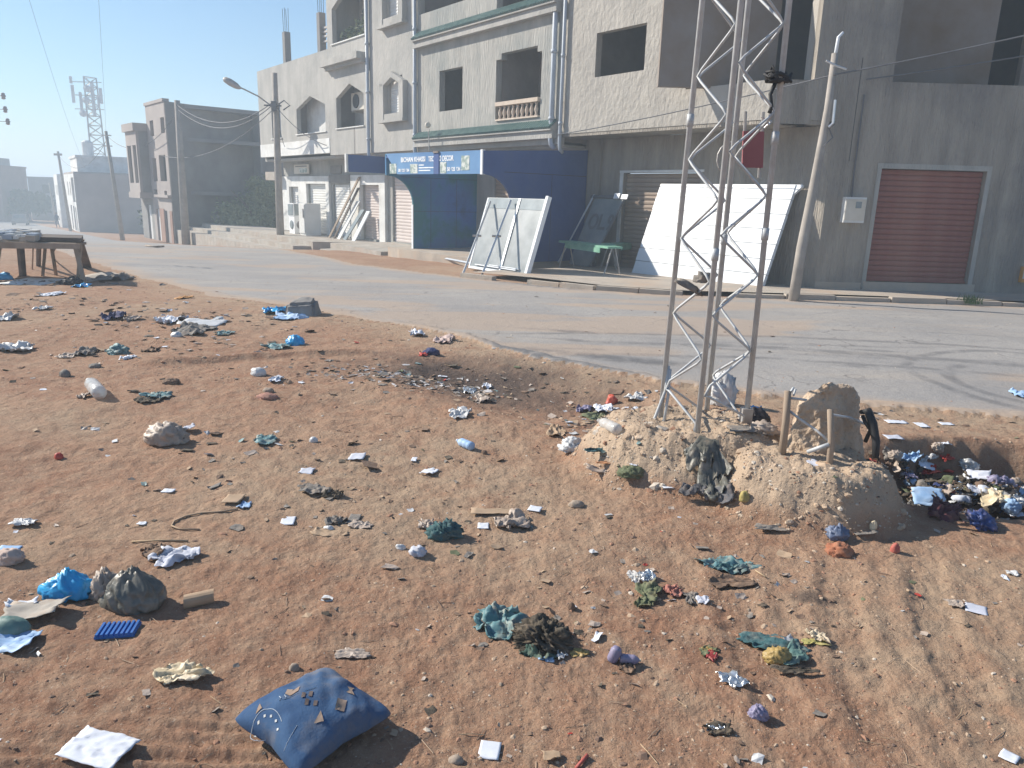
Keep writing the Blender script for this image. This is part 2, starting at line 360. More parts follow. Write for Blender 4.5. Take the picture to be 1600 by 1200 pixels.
# ------------------------------------------------------------------ ground, road, hills
def ground_material(name, road=False):
    m = bpy.data.materials.new(name); m.use_nodes = True; nt = m.node_tree; N = nt.nodes; Lk = nt.links
    b = N['Principled BSDF']; b.inputs['Roughness'].default_value = .95; b.inputs['Specular IOR Level'].default_value = .15
    geo = N.new('ShaderNodeNewGeometry'); P = geo.outputs['Position']
    at_ = N.new('ShaderNodeAttribute'); at_.attribute_name = 'soil'
    sp = N.new('ShaderNodeSeparateColor'); Lk.new(at_.outputs['Color'], sp.inputs[0])
    def noise(sc, det=6, ro=.6, st=None):
        n_ = N.new('ShaderNodeTexNoise'); n_.inputs['Scale'].default_value = sc; n_.inputs['Detail'].default_value = det; n_.inputs['Roughness'].default_value = ro
        if st:
            mp = N.new('ShaderNodeMapping'); mp.inputs['Scale'].default_value = st; mp.inputs['Rotation'].default_value = (0, 0, -.5); Lk.new(P, mp.inputs[0]); Lk.new(mp.outputs[0], n_.inputs['Vector'])
        else: Lk.new(P, n_.inputs['Vector'])
        return n_.outputs[0]
    def rng(v, a, c, lo=0., hi=1.):
        r_ = N.new('ShaderNodeMapRange'); r_.inputs[1].default_value = a; r_.inputs[2].default_value = c; r_.inputs[3].default_value = lo; r_.inputs[4].default_value = hi; Lk.new(v, r_.inputs[0]); return r_.outputs[0]
    def mix(f_, a, c):
        x_ = N.new('ShaderNodeMix'); x_.data_type = 'RGBA'
        for s_, q in ((6, a), (7, c)):
            if isinstance(q, tuple): x_.inputs[s_].default_value = (*q, 1)
            else: Lk.new(q, x_.inputs[s_])
        Lk.new(f_, x_.inputs[0]); return x_.outputs[2]
    def mul(a, c):
        x_ = N.new('ShaderNodeMath'); x_.operation = 'MULTIPLY'
        for s_, q in ((0, a), (1, c)):
            if isinstance(q, float): x_.inputs[s_].default_value = q
            else: Lk.new(q, x_.inputs[s_])
        return x_.outputs[0]
    if not road:
        c = mix(rng(noise(.7, 5), .38, .62), (.285, .155, .098), (.35, .208, .135))
        c = mix(rng(noise(7, 6, .7), .40, .66), c, (.375, .248, .167))
        c = mix(rng(noise(30, 5, .7), .54, .72, 0, .55), c, (.22, .13, .09))
        c = mix(rng(noise(90, 3, .7), .60, .72, 0, .7), c, (.55, .46, .37))
        c = mix(mul(rng(noise(5, 5), .25, .6), sp.outputs[1]), c, (.40, .295, .205))            # pale tan dust
        c = mix(mul(rng(noise(2.2, 6), .05, .45), sp.outputs[0]), c, (.115, .085, .07))          # darker earth: burnt patch, pit, spots elsewhere
        c = mix(sp.outputs[2], c, (.47, .355, .255))                                            # cemented mound
    else:
        c = mix(rng(noise(.5, 6), .35, .65), (.30, .285, .275), (.385, .36, .335))
        c = mix(rng(noise(60, 4, .8), .45, .62, 0, .7), c, (.22, .21, .205))
        c = mix(rng(noise(150, 2, .8), .60, .70, 0, .6), c, (.50, .47, .43))
        c = mix(rng(noise(1.1, 5, .6, (.25, 1.4, 1)), .50, .70, 0, .4), c, (.42, .36, .30))
        c = mix(rng(noise(3., 7, .7, (.35, 1.1, 1)), .56, .70, 0, .35), c, (.17, .165, .165))
        c = mix(sp.outputs[1], c, (.43, .32, .235))                                            # dust blown over the edge
        c = mix(mul(sp.outputs[0], rng(noise(3, 6), .3, .55)), c, (.12, .12, .125))            # dark oily tracks
    if road:
        vo = N.new('ShaderNodeTexVoronoi'); vo.feature = 'DISTANCE_TO_EDGE'; vo.inputs['Scale'].default_value = .75
        dn = N.new('ShaderNodeTexNoise'); dn.inputs['Scale'].default_value = 1.6; dn.inputs['Detail'].default_value = 6; Lk.new(P, dn.inputs['Vector'])
        va = N.new('ShaderNodeVectorMath'); va.operation = 'MULTIPLY_ADD'; va.inputs[1].default_value = (.9, .9, .9); Lk.new(dn.outputs['Color'], va.inputs[0]); Lk.new(P, va.inputs[2]); Lk.new(va.outputs[0], vo.inputs['Vector'])
        c = mix(mul(rng(vo.outputs['Distance'], .012, .004), rng(noise(.5, 3), .48, .6, 0, .65)), c, (.15, .14, .135))
    Lk.new(c, b.inputs['Base Color'])
    bn = N.new('ShaderNodeBump'); bn.inputs['Strength'].default_value = 1
    bn.inputs['Distance'].default_value = .006 if road else .016
    Lk.new(noise(45 if road else 38, 8, .72), bn.inputs['Height'])
    b2 = N.new('ShaderNodeBump'); b2.inputs['Strength'].default_value = 1; b2.inputs['Distance'].default_value = .01 if road else .03
    Lk.new(noise(9, 6, .6), b2.inputs['Height']); Lk.new(bn.outputs[0], b2.inputs['Normal']); Lk.new(b2.outputs[0], b.inputs['Normal'])
    return m
M['dirt'] = ground_material('red_brown_dirt'); M['asphalt'] = ground_material('dusty_asphalt', True)

def terrain():
    A = np.concatenate([np.linspace(-48, 48, 820), np.linspace(48, 312, 70)[1:-1]])
    A = np.radians(90-A)                                          # 0 = +Y
    r = np.concatenate([[.02, .3, .55, .75], np.geomspace(.9, 16, 520), np.geomspace(16, 130, 170)[1:], np.geomspace(130, 1350, 22)[1:]])
    na, nr = len(A), len(r)
    R, T = np.meshgrid(r, A, indexing='ij')
    X = R*np.cos(T); Y = R*np.sin(T)
    Z = hfun(X, Y)
    sd = road_sd(X, Y)
    co = np.stack([X, Y, Z], -1).reshape(-1, 3)
    i = np.arange(nr-1)[:, None]*na; j = np.arange(na)[None, :]; j2 = (j+1) % na
    F_ = np.stack([i+j2, i+j, i+na+j, i+na+j2], -1).reshape(-1, 4)
    isroad = (sd.reshape(-1)[F_].mean(1) > 0)
    # how the soil is coloured, place by place
    dark_soil = (1-sstep(.2, 1.05, bump2(X, Y, -.35, 7.05, 1.7, 1.05, -.35)+.35*fbm(X*2.3, Y*2.3, 4, 70)))
    dark_soil = np.maximum(dark_soil, .9*(1-sstep(.3, 1, bump2(X, Y, 1.0, 5.9, .7, .5)+.3*fbm(X*3, Y*3, 3, 71))))
    dark_soil = np.maximum(dark_soil, .75*pitmask(X, Y))  # darker earth over the whole pit
    dark_soil = np.maximum(dark_soil, .8*(1-sstep(.2, 1, bump2(X, Y, 1.35, 2.95, .16, .07)+.3*fbm(X*9, Y*9, 3, 72))))
    dark_soil = np.maximum(dark_soil, .5*(1-sstep(.2, 1, bump2(X, Y, -9.2, 13.7, 2.4, .9)+.3*fbm(X*2, Y*2, 3, 73))))  # darker earth around the market stall
    pale = sstep(-.15, .35, fbm(X*.5, Y*.5, 3, 80)+.75*sstep(.4, 2.0, X)*sstep(4.4, 2.6, Y)-.22)*.75
    pale = np.maximum(pale, .9*sstep(-1.1, -.15, sd)*sstep(30, 8, R))
    for (ax, ay, bx, by, w_) in ((-1.9, 4.3, 1.2, 3.2, .10), (-2.2, 3.4, -.1, 3.1, .09), (-.6, 5.3, .6, 4.2, .10), (.2, 2.9, .9, 1.9, .06)):
        ex, ey = bx-ax, by-ay; tt = np.clip(((X-ax)*ex+(Y-ay)*ey)/(ex*ex+ey*ey), 0, 1)
        dd = np.hypot(X-ax-tt*ex, Y-ay-tt*ey)+.05*fbm(X*4, Y*4, 3, 81)
        pale = np.maximum(pale, .45*sstep(w_, w_*.3, dd))
    md = sstep(.04, .16, mound(X, Y))
    S = np.stack([dark_soil, pale, md, np.ones_like(dark_soil)], -1).reshape(-1, 4)
    # the road: oily curved tracks, dust near both edges
    trk = np.zeros_like(X)
    w = .12*fbm(X*.7, Y*.7, 3, 90)
    for (cx_, cy_, rad, wd, a0, a1) in ((3.0, -2.6, 12.3, .10, .7, 1.9), (2.4, -1.2, 10.1, .16, .9, 1.75), (2.4, -2.4, 10.6, .09, .95, 1.75), (5.6, 7.2, 1.15, .10, 2.0, 5.1), (5.9, 7.35, 1.75, .09, 1.2, 4.2)):
        q = np.abs(np.hypot(X-cx_, Y-cy_)-rad+w*1.2); an = np.arctan2(Y-cy_, X-cx_) % (2*math.pi)
        trk = np.maximum(trk, .55*sstep(wd, wd*.35, q)*sstep(a0, a0+.15, an)*sstep(a1, a1-.15, an))
    trk = np.maximum(trk, .8*(1-sstep(.2, 1, bump2(X, Y, 1.1, 8.0, 1.7, .22, -.35)+.4*fbm(X*2, Y*2, 3, 91))))
    for q in range(16):
        rq = random.Random(q+60); bx, by = rq.uniform(0, 9), rq.uniform(6.9, 10.5)
        trk = np.maximum(trk, rq.uniform(.3, .6)*(1-sstep(.1, 1, bump2(X, Y, bx, by, rq.uniform(.5, 1.8), rq.uniform(.05, .16), rq.uniform(-.5, .05))+.6*fbm(X*2.5, Y*2.5, 3, 94))))
    edge_ = sstep(.30, .10, sd)*sstep(-.6, -.1, X)*sstep(1.6, 1.0, X)*sstep(-.02, .03, sd); trk = np.maximum(trk, .75*edge_)
    dustm = np.maximum(sstep(.55, .0, sd+.3*fbm(X*1.3, Y*1.3, 4, 92)), .65*sstep(.05, .3, fbm(X*.35, Y*1.2, 4, 93)))*sstep(60, 15, R)
    SR = np.stack([trk, dustm*.85*(1-.9*edge_), md*0, np.ones_like(dark_soil)], -1).reshape(-1, 4)
    out = []
    for nm, sel, mt, att in (('ground', ~isroad, 'dirt', S), ('road', isroad, 'asphalt', SR)):
        F2 = F_[sel]; used, invx = np.unique(F2, return_inverse=True); F2 = invx.reshape(-1, 4)
        me = bpy.data.meshes.new(nm); me.vertices.add(len(used)); me.vertices.foreach_set('co', co[used].ravel())
        me.loops.add(F2.size); me.loops.foreach_set('vertex_index', F2.ravel().astype(np.int32))
        me.polygons.add(len(F2)); me.polygons.foreach_set('loop_start', np.arange(0, F2.size, 4, dtype=np.int32))
        try: me.polygons.foreach_set('loop_total', np.full(len(F2), 4, np.int32))
        except Exception: pass
        me.update(calc_edges=True)
        me.polygons.foreach_set('use_smooth', [True]*len(F2))
        ca = me.color_attributes.new('soil', 'FLOAT_COLOR', 'POINT'); ca.data.foreach_set('color', att[used].ravel().astype(np.float32))
        me.materials.append(M[mt]); o = bpy.data.objects.new(nm, me); col.objects.link(o); structure(o); out.append(o)
    return out
ground, road = terrain()

# hazy hills on the left horizon
mb = MB(); pts = []
for k in range(60):
    a = math.radians(-75+k*1.6); R_ = 800
    hgt = 6+8*math.exp(-((math.degrees(a)+36)/6)**2)+5*math.exp(-((math.degrees(a)+46)/6)**2)+.8*math.sin(k*.9)+.7*math.sin(k*2.3)
    pts.append((R_*math.sin(a), R_*math.cos(a), hgt))
for k in range(59):
    a, b = pts[k], pts[k+1]
    mb.face([(a[0]*.8, a[1]*.8, -12), (b[0]*.8, b[1]*.8, -12), b, a]); mb.face([(b[0]*1.3, b[1]*1.3, -12), (a[0]*1.3, a[1]*1.3, -12), a, b])
structure(mb.build('hills', 'hill', smooth=True))

# pavement, kerb stones, shop platforms
def slab(mb, pts, z0, z1): mb.prism([(x, y, z0) for x, y in pts], (0, 0, z1-z0))
pv = thing('pavement', '', '', None); del pv['label']; del pv['category']; structure(pv)
def kerb_run(pts, zt, w=.16, stone=1.0, drop=.16, skip=()):
    "separate kerb stones along a line; pts are the road-side top edge"
    n_ = 0
    for (a, b) in zip(pts[:-1], pts[1:]):
        a = Vector((*a, 0)); b = Vector((*b, 0)); L_ = (b-a).length; k = max(1, round(L_/stone)); u = (b-a)/L_
        v = Vector((-u.y, u.x, 0))
        for i in range(k):
            n_ += 1
            if n_ in skip: continue
            p = a+u*(L_*i/k+.012); q = a+u*(L_*(i+1)/k-.012); j = random.uniform(-.02, .02); jz = random.uniform(-.025, .015)
            z = zt(p.y)+jz; mb = MB(); c = .02
            for pa, pb in ((p, q),):
                prof = [(0, -.3), (0, z-c), (c, z), (w, z), (w, -.3)]
                bz = zt(p.y)-drop-.25
                A_ = [pa+v*(-x_-j)+Vector((0, 0, zz if zz > -.29 else bz)) for x_, zz in prof]
                mb.prism([tuple(t_) for t_ in A_], tuple(pb-pa))
            mb.build('kerb_stone', 'pave', pv)
def zpav(y): return float(np.interp(y, [14, 16.5, 20, 24, 28, 33], [-.015, -.04, -.10, -.16, -.3, -.6]))
# note: the pavement side of a run lies to the right of its direction
KERB = [(14, 14.55), (10.6, 14.6), (6.3, 14.68), (3.35, 14.72), (1.7, 15.3), (.35, 16.3), (-1.2, 17.55)]
kerb_run(KERB[::-1], zpav, skip=(2, 7, 15, 16))
mb = MB()
rows = []
inner = [(14, 16.2), (10.6, 16.2), (6.7, 16.2), (6.3, 16.5), (5.0, 18.2), (4.0, 19.4), (2.6, 21.2)]
for (a, b) in zip(KERB, inner):
    off = (Vector(b)-Vector(a)).normalized()*.17; a2 = (a[0]+off.x, a[1]+off.y); rows.append([(a2[0]+(b[0]-a2[0])*k/6, a2[1]+(b[1]-a2[1])*k/6) for k in range(7)])
for i in range(6):
    for k in range(6):
        q = [rows[i][k], rows[i][k+1], rows[i+1][k+1], rows[i+1][k]]
        mb.face([(x, y, zpav(y)-.004+.02*float(vnoise(x*1.3, y*1.3, 5))) for x, y in q][::-1])
mb.build('paving_slab', 'pave', pv)
# raised concrete apron in front of the blue shop and the steps of the far shops
mb = MB(); mb.M = FL
mb.prism([(7.35, -.1, -.9), (13.6, -.1, -.9), (13.6, 2.95, -.9), (12.6, 3.1, -.9), (7.35, 3.0, -.9)], (0, 0, .9-.03))
mb.build('apron', 'pave', pv)
st = thing('concrete_steps', 'wide pale concrete platform with two steps before the white shop fronts', 'steps', FL)
mb = MB(); mb.M = FL
mb.prism([(13.9, 0, -1.2), (18.9, 0, -1.2), (18.9, 2.6, -1.2), (14.2, 2.9, -1.2)], (0, 0, 1.2-.24)); mb.build('ramp_slab', 'concrete', st)
mb = MB(); mb.M = FL; mb.prism([(14.6, 2.85, -1.2), (18.5, 2.6, -1.2), (18.3, 3.3, -1.2), (14.9, 3.5, -1.2)], (0, 0, 1.2-.42)); mb.build('step', 'concrete', st)
mb = MB(); mb.M = FL; mb.prism([(18.92, 0, -1.6), (37.5, 0, -1.6), (37.5, 2.2, -1.6), (20.6, 2.6, -1.6)], (0, 0, 1.6-.30)); mb.build('platform', 'concrete', st)
mb = MB(); mb.M = FL; mb.prism([(20.8, 2.6, -1.6), (37.5, 2.2, -1.6), (38.4, 2.9, -1.6), (21.2, 3.2, -1.6)], (0, 0, 1.6-.50)); mb.build('step', 'concrete', st)
mb = MB(); mb.M = FL; mb.prism([(21.4, 3.2, -1.6), (38.6, 2.9, -1.6), (39.4, 3.5, -1.6), (22, 3.75, -1.6)], (0, 0, 1.6-.68)); mb.build('step', 'concrete', st)

# ------------------------------------------------------------------ shared facade pieces
def reg(parent_m):
    return parent_m
_slats = {}
def shutter(parent, F_, t0, t1, z0, z1, s, m, n_=20, label=None, joined=False, ph=None):
    "roller shutter: a curtain of slats, each slat its own piece"
    w = t1-t0; h = (z1-z0)/n_; mb = MB(); mb.M = F_
    mb.box((t0, s-.06, z0), (t1, s-.035, z1)); sh = mb.build('shutter', m, parent)
    if label: sh['label'] = label
    prof = [(-.03, .0), (-.008, h*.12), (.0, h*.5), (-.008, h*.88), (-.03, h)]
    if joined:
        mb = MB(); mb.M = F_
        for i in range(n_): mb.prism([(t0+.01, s+y, z0+i*h+z) for y, z in prof], (w-.02, 0, 0))
        stuff(mb.build('slats', m, sh)); return sh
    mb = MB(); mb.prism([(0, y, z) for y, z in prof], (w-.02, 0, 0))
    first = None
    for i in range(n_):
        mt = F_ @ Matrix.Translation((t0+.01, s, z0+i*h))
        if first is None:
            first = mb.build('slat', m, None); first.parent = sh; W.pop(first.name, None)
            first.matrix_basis = world_of(parent).inverted() @ mt
        else:
            c = first.copy(); col.objects.link(c); c.parent = sh; c.matrix_basis = world_of(parent).inverted() @ mt
    mb = MB(); mb.M = F_; mb.box((t0, s-.04, z0-.0), (t1, s+.012, z0+.05)); mb.build('bottom_rail', m, sh)
    return sh
def part(parent, name, m, F_, fn, smooth=False):
    mb = MB(); mb.M = F_; fn(mb); return mb.build(name, m, parent, smooth)

# ------------------------------------------------------------------ the corner building (right)
cb = thing('corner_building', 'unfinished rough plastered corner building with open balconies and a dark red shutter', 'building', FL)
part(cb, 'wall', 'plaster_c', FL, lambda b: b.wall(.86, 7.38, 3.38, 9.6, 1.045, .2, [(.0, 3.1, 4.15, 6.95), (4.42, 6.1, 4.70, 5.74)]))
part(cb, 'soffit', 'plaster_f', FL, lambda b: b.box((.86, .02, 3.30), (7.36, 1.03, 3.379)))
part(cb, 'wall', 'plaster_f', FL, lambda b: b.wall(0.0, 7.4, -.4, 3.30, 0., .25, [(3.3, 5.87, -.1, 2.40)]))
part(cb, 'lintel', 'white_wall', FL, lambda b: (b.box((3.2, .002, 2.40), (6.0, .03, 2.46)), b.box((5.87, .002, -.1), (5.99, .02, 2.40))))
shutter(cb, FL, 3.32, 5.85, -.1, 2.38, -.1, 'shut_brown', 22)
part(cb, 'pilaster', 'plaster_f', FL, lambda b: b.box((6.72, .002, -.3), (7.2, .07, 3.295)))
# frontal wall; local x counts to the left of the corner
CXF = 6.4645
def fx(x): return CXF-x
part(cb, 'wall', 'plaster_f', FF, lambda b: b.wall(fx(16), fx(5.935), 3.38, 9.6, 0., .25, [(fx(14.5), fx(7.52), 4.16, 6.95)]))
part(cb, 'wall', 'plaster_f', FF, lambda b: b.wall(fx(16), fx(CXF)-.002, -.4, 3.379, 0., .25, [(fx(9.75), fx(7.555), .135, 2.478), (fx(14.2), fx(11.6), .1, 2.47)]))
part(cb, 'parapet', 'plaster_f', FF, lambda b: b.wall(fx(5.933), fx(5.125), 3.30, 4.15, 0., .2))
part(cb, 'upper_beam', 'plaster_f', FF, lambda b: b.wall(fx(5.933), fx(5.125), 6.95, 9.6, 0., .2))
part(cb, 'soffit', 'plaster_f', FF, lambda b: b.prism([(fx(6.2), -.02, 3.30), (fx(5.3), -.02, 3.30), (fx(5.5), -.22, 3.30), (fx(6.2), -.25, 3.30)], (0, 0, .078)))
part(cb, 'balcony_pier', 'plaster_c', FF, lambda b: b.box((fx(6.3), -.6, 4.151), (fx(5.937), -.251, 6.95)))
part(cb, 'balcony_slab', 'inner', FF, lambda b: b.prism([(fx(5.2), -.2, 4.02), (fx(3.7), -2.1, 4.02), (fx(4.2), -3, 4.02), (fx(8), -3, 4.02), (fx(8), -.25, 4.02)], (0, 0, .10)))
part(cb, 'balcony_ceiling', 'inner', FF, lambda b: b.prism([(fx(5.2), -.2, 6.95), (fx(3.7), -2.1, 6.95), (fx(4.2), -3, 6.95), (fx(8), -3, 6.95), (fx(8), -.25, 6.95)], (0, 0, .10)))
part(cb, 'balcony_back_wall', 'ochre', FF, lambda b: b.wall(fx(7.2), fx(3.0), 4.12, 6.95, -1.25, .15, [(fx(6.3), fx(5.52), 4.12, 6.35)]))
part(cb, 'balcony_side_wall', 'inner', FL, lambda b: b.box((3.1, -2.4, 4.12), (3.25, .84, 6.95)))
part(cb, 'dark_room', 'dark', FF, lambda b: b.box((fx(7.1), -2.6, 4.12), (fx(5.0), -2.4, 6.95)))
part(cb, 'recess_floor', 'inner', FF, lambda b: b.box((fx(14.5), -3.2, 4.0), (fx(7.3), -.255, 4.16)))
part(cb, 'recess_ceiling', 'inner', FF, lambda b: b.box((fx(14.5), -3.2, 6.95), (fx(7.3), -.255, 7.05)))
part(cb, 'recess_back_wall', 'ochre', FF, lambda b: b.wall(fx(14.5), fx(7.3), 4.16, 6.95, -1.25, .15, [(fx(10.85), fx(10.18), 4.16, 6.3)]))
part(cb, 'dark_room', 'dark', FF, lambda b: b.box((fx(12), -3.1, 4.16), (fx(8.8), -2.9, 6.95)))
part(cb, 'recess_side_wall', 'inner', FF, lambda b: b.box((fx(7.50), -3.2, 4.16), (fx(7.3), -.255, 6.95)))
part(cb, 'door_reveal', 'plaster_b', FF, lambda b: (b.box((fx(9.84), .002, 2.478), (fx(7.46), .016, 2.58)), b.box((fx(7.555), .002, .0), (fx(7.47), .014, 2.478)), b.box((fx(9.84), .002, .0), (fx(9.75), .014, 2.478))))
part(cb, 'threshold', 'pave', FF, lambda b: b.box((fx(9.9), -.25, -.2), (fx(7.5), .03, .135)))
shutter(cb, FF, fx(9.745), fx(7.56), .14, 2.47, -.10, 'shut_red', 21, 'closed dark red roller shutter')
shutter(cb, FF, fx(14.19), fx(11.61), .11, 2.46, -.10, 'shut_red', 21)
part(cb, 'room_wall', 'inner', FL, lambda b: b.box((3.3, -4.2, 3.4), (7.3, -4.0, 9.5)))
part(cb, 'room_wall', 'inner', FL, lambda b: b.box((3.26, -4.0, 3.4), (3.4, .84, 4.1)))
part(cb, 'partition', 'inner', FL, lambda b: (b.box((6.6, -4, 4.1), (6.75, .84, 6.9)), b.box((3.3, -3.95, 4.02), (7.3, .84, 4.12)), b.box((3.3, -3.95, 6.9), (7.3, .84, 7.0))))
part(cb, 'roof', 'concrete', FL, lambda b: b.prism([(.86, 1.045, 9.6), (7.38, 1.045, 9.6), (7.38, -6.5, 9.6), (-7, -6.5, 9.6), (-7.5, -5.9, 9.6)], (0, 0, .2)))
part(cb, 'back_wall', 'blockdark', FL, lambda b: b.box((-4.0, -6.5, -.4), (7.38, -6.3, 9.6)))
part(cb, 'groove', 'dark', FF, lambda b: b.box((fx(6.862), .0015, 2.6), (fx(6.85), .004, 4.6)))
# patched stains where a pipe was taken out
part(cb, 'dust_skirt', 'pave', FF, lambda b: b.box((fx(7.46), .0015, -.1), (fx(6.48), .006, .10)))

# ------------------------------------------------------------------ the middle building with green tiled ledges
bb = thing('balustrade_building', 'grey rendered building with green tiled ledges and a small balustraded bay', 'building', FL)
holes = [(12.14, 13.5, 4.37, 5.63), (8.25, 10.36, 3.88, 5.60), (8.45, 10.12, 5.55, 5.76), (12.0, 14.78, 7.52, 9.2), (8.4, 10.4, 7.0, 9.0)]
part(bb, 'wall', 'plaster_b', FL, lambda b: b.wall(7.42, 14.93, 3.86, 9.6, 1.03, .22, holes))
part(bb, 'fascia', 'plaster_a', FL, lambda b: b.box((7.42, .81, 3.13), (14.93, 1.03, 3.5)))
part(bb, 'soffit', 'plaster_b', FL, lambda b: b.box((7.42, 0.0, 3.06), (14.93, .80, 3.129)))
part(bb, 'wall', 'plaster_b', FL, lambda b: b.wall(7.42, 14.93, -.5, 3.06, 0, .2))
part(bb, 'room_wall', 'inner', FL, lambda b: (b.box((7.45, -3.6, 3.2), (14.9, -3.4, 9.5)), b.box((11.2, -3.4, 3.2), (11.35, .8, 9.5)), b.box((7.45, -3.39, 6.6), (14.9, .8, 6.75)), b.box((7.45, -3.39, 3.7), (14.9, .8, 3.8)), b.box((7.45, -6.4, 9.6), (14.9, 1.03, 9.8)), b.box((14.85, -3.4, 3.2), (14.92, .8, 9.5)), b.box((7.43, -3.4, 3.2), (7.5, .8, 9.5))))
part(bb, 'bay_side_wall', 'inner', FL, lambda b: b.box((10.37, -.6, 3.82), (10.5, .8, 6.5)))
part(bb, 'bay_back_wall', 'inner', FL, lambda b: b.box((9.3, -.75, 3.82), (10.5, -.61, 6.5)))
def ledge(zt, zb, s1, t0, t1, label):
    lg = part(bb, 'tiled_ledge', 'plaster_a', FL, lambda b: (b.prism([(t0, 1.031, zb), (t0, 1.031, zt), (t0, s1, zb+.05), (t0, s1, zb)], (t1-t0, 0, 0)), b.box((t0, 1.031, zb-.20), (t1, s1-.07, zb-.002))))
    lg['label'] = label
    mb = MB(); mb.M = FL; n_ = int((t1-t0)/.105)
    for i in range(n_):
        t = t0+.05+i*.105
        a = Vector((t, 1.04, zt+.02)); b = Vector((t, s1+.02, zb+.06))
        mb.tube([a, (a+b)/2, b], [.040, .044, .047], 6)
    stuff(mb.build('ridge_tiles', 'tile_green', lg))
ledge(3.74, 3.48, 1.28, 7.5, 14.88, 'narrow green tiled ledge over the shops')
ledge(6.95, 6.66, 1.30, 7.5, 14.88, 'upper green tiled ledge')
part(bb, 'sloped_band', 'plaster_b', FL, lambda b: b.box((7.42, .81, 3.5), (14.93, 1.028, 3.86)))
# the balustrade
bl = part(bb, 'balustrade', 'stone_pink', FL, lambda b: (b.box((8.3, .90, 4.30), (10.3, 1.10, 4.41)), b.box((8.3, .92, 3.885), (10.3, 1.08, 3.93))))
prof = [(.045, 0), (.05, .03), (.03, .06), (.055, .14), (.06, .18), (.035, .27), (.03, .30), (.045, .33), (.045, .37)]
mb = MB(); mb.lathe(prof, 10); first = None
for i in range(9):
    mt = FL @ Matrix.Translation((8.45+i*.213, 1.0, 3.93))
    if first is None:
        first = mb.build('baluster', 'stone_pink', None, True); W.pop(first.name, None); first.parent = bl; first.matrix_basis = FL.inverted() @ mt
    else:
        c = first.copy(); col.objects.link(c); c.parent = bl; c.matrix_basis = FL.inverted() @ mt
def downpipe(parent, t, s, z0, z1, r=.055, bend=True, label=None):
    path = [(t, s, z1), (t, s, z0)]
    if bend: path += [(t+.01, s-.03, z0-.12), (t+.02, s-.14, z0-.2)]
    o = part(parent, 'downpipe', 'pipe', FL, lambda b: b.tube(path, r, 12), True)
    if label: o['label'] = label
    for z in np.arange(z0+.5, z1, 1.7):
        part(o, 'collar', 'pipe', FL, lambda b: b.tube([(t, s, z), (t, s, z+.09)], r*1.22, 12), True)
downpipe(bb, 7.62, 1.14, 3.25, 9.6, .07)
downpipe(bb, 7.25, 1.13, 3.1, 9.6, .05)
downpipe(bb, 14.93, 1.12, 3.15, 9.6, .065)
# lamp on a bracket over the blue shop
fl = thing('flood_lamp', 'small grey flood lamp on a bent bracket above the blue shop sign', 'lamp', FL@Matrix.Translation((13.45, 1.03, 3.2)))
part(fl, 'bracket', 'galv', FL, lambda b: b.tube([(13.45, 1.05, 3.05), (13.45, 1.45, 3.10), (13.45, 1.48, 3.7), (13.42, 1.46, 3.78)], .018, 6))
part(fl, 'lamp_head', 'cream', FL, lambda b: b.lathe([(.03, 0), (.07, .05), (.10, .12), (.095, .17), (.04, .19)], 10, (13.6, 1.48, 3.86), Matrix.Rotation(-1.1, 3, 'Y')), True)

def on_frame(px, py, F_, off=0.):
    "where a sight line meets a facade plane: (x, z) in the facade's own frame"
    v = Vector(ray(px, py)); o = Vector((0, 0, EYE)); n_ = F_.col[1].xyz; p = F_ @ Vector((0, off, 0))
    t = (p-o).dot(n_)/v.dot(n_); q = F_.inverted() @ (o+v*t); return q.x, q.z
def text_mesh(body, size, mtx, m, parent, name='lettering', ext=.004, sx=1., bold=.0):
    cu = bpy.data.curves.new('letters', 'FONT'); cu.body = body; cu.size = size; cu.extrude = ext; cu.offset = bold
    to = bpy.data.objects.new('letters', cu); col.objects.link(to)
    me = bpy.data.meshes.new_from_object(to.evaluated_get(bpy.context.evaluated_depsgraph_get()))
    bpy.data.objects.remove(to)
    me.transform(world_of(parent).inverted() @ mtx @ Matrix.Diagonal((sx, 1, 1, 1)))
    me.materials.clear(); me.materials.append(M[m]); o = bpy.data.objects.new(name, me); col.objects.link(o); o.parent = parent
    return o
# ------------------------------------------------------------------ the far end building of the long facade
ab = thing('gabled_window_building', 'pale grey rendered building with gable-topped openings over white shop fronts', 'building', FL)
def gable_fill(mb, t0, t1, zs, za, s, th):
    tm = (t0+t1)/2
    mb.prism([(t0, s, zs), (t0, s, za+.002), (tm, s, za+.002)], (0, -th, 0)); mb.prism([(tm, s, za+.002), (t1, s, za+.002), (t1, s, zs)], (0, -th, 0))
def a_wall(b):
    b.wall(14.95, 18.42, 3.2, 9.6, 1.03, .2, [(15.95, 17.0, 4.5, 5.78), (15.95, 17.0, 7.75, 9.0)])
    b.wall(18.42, 22.1, 3.2, 9.6, 1.028, .2, [(18.95, 21.4, 4.2, 5.87), (18.8, 21.6, 7.45, 9.4)])
    b.wall(22.1, 30.4, 3.9, 7.38, 1.03, .2, [(22.5, 25.6, 4.16, 5.72), (27.55, 28.7, 4.14, 5.66)])
    gable_fill(b, 18.95, 21.4, 5.42, 5.87, 1.026, .18); gable_fill(b, 22.5, 25.6, 5.28, 5.72, 1.026, .18); gable_fill(b, 18.8, 21.6, 8.8, 9.4, 1.026, .18)
part(ab, 'wall', 'plaster_a', FL, a_wall)
part(ab, 'wall', 'white_wall', FL, lambda b: b.box((22.12, .83, 3.3), (30.4, 1.05, 3.9)))
part(ab, 'soffit', 'plaster_a', FL, lambda b: b.box((14.95, 0.0, 3.1), (30.4, .82, 3.198)))
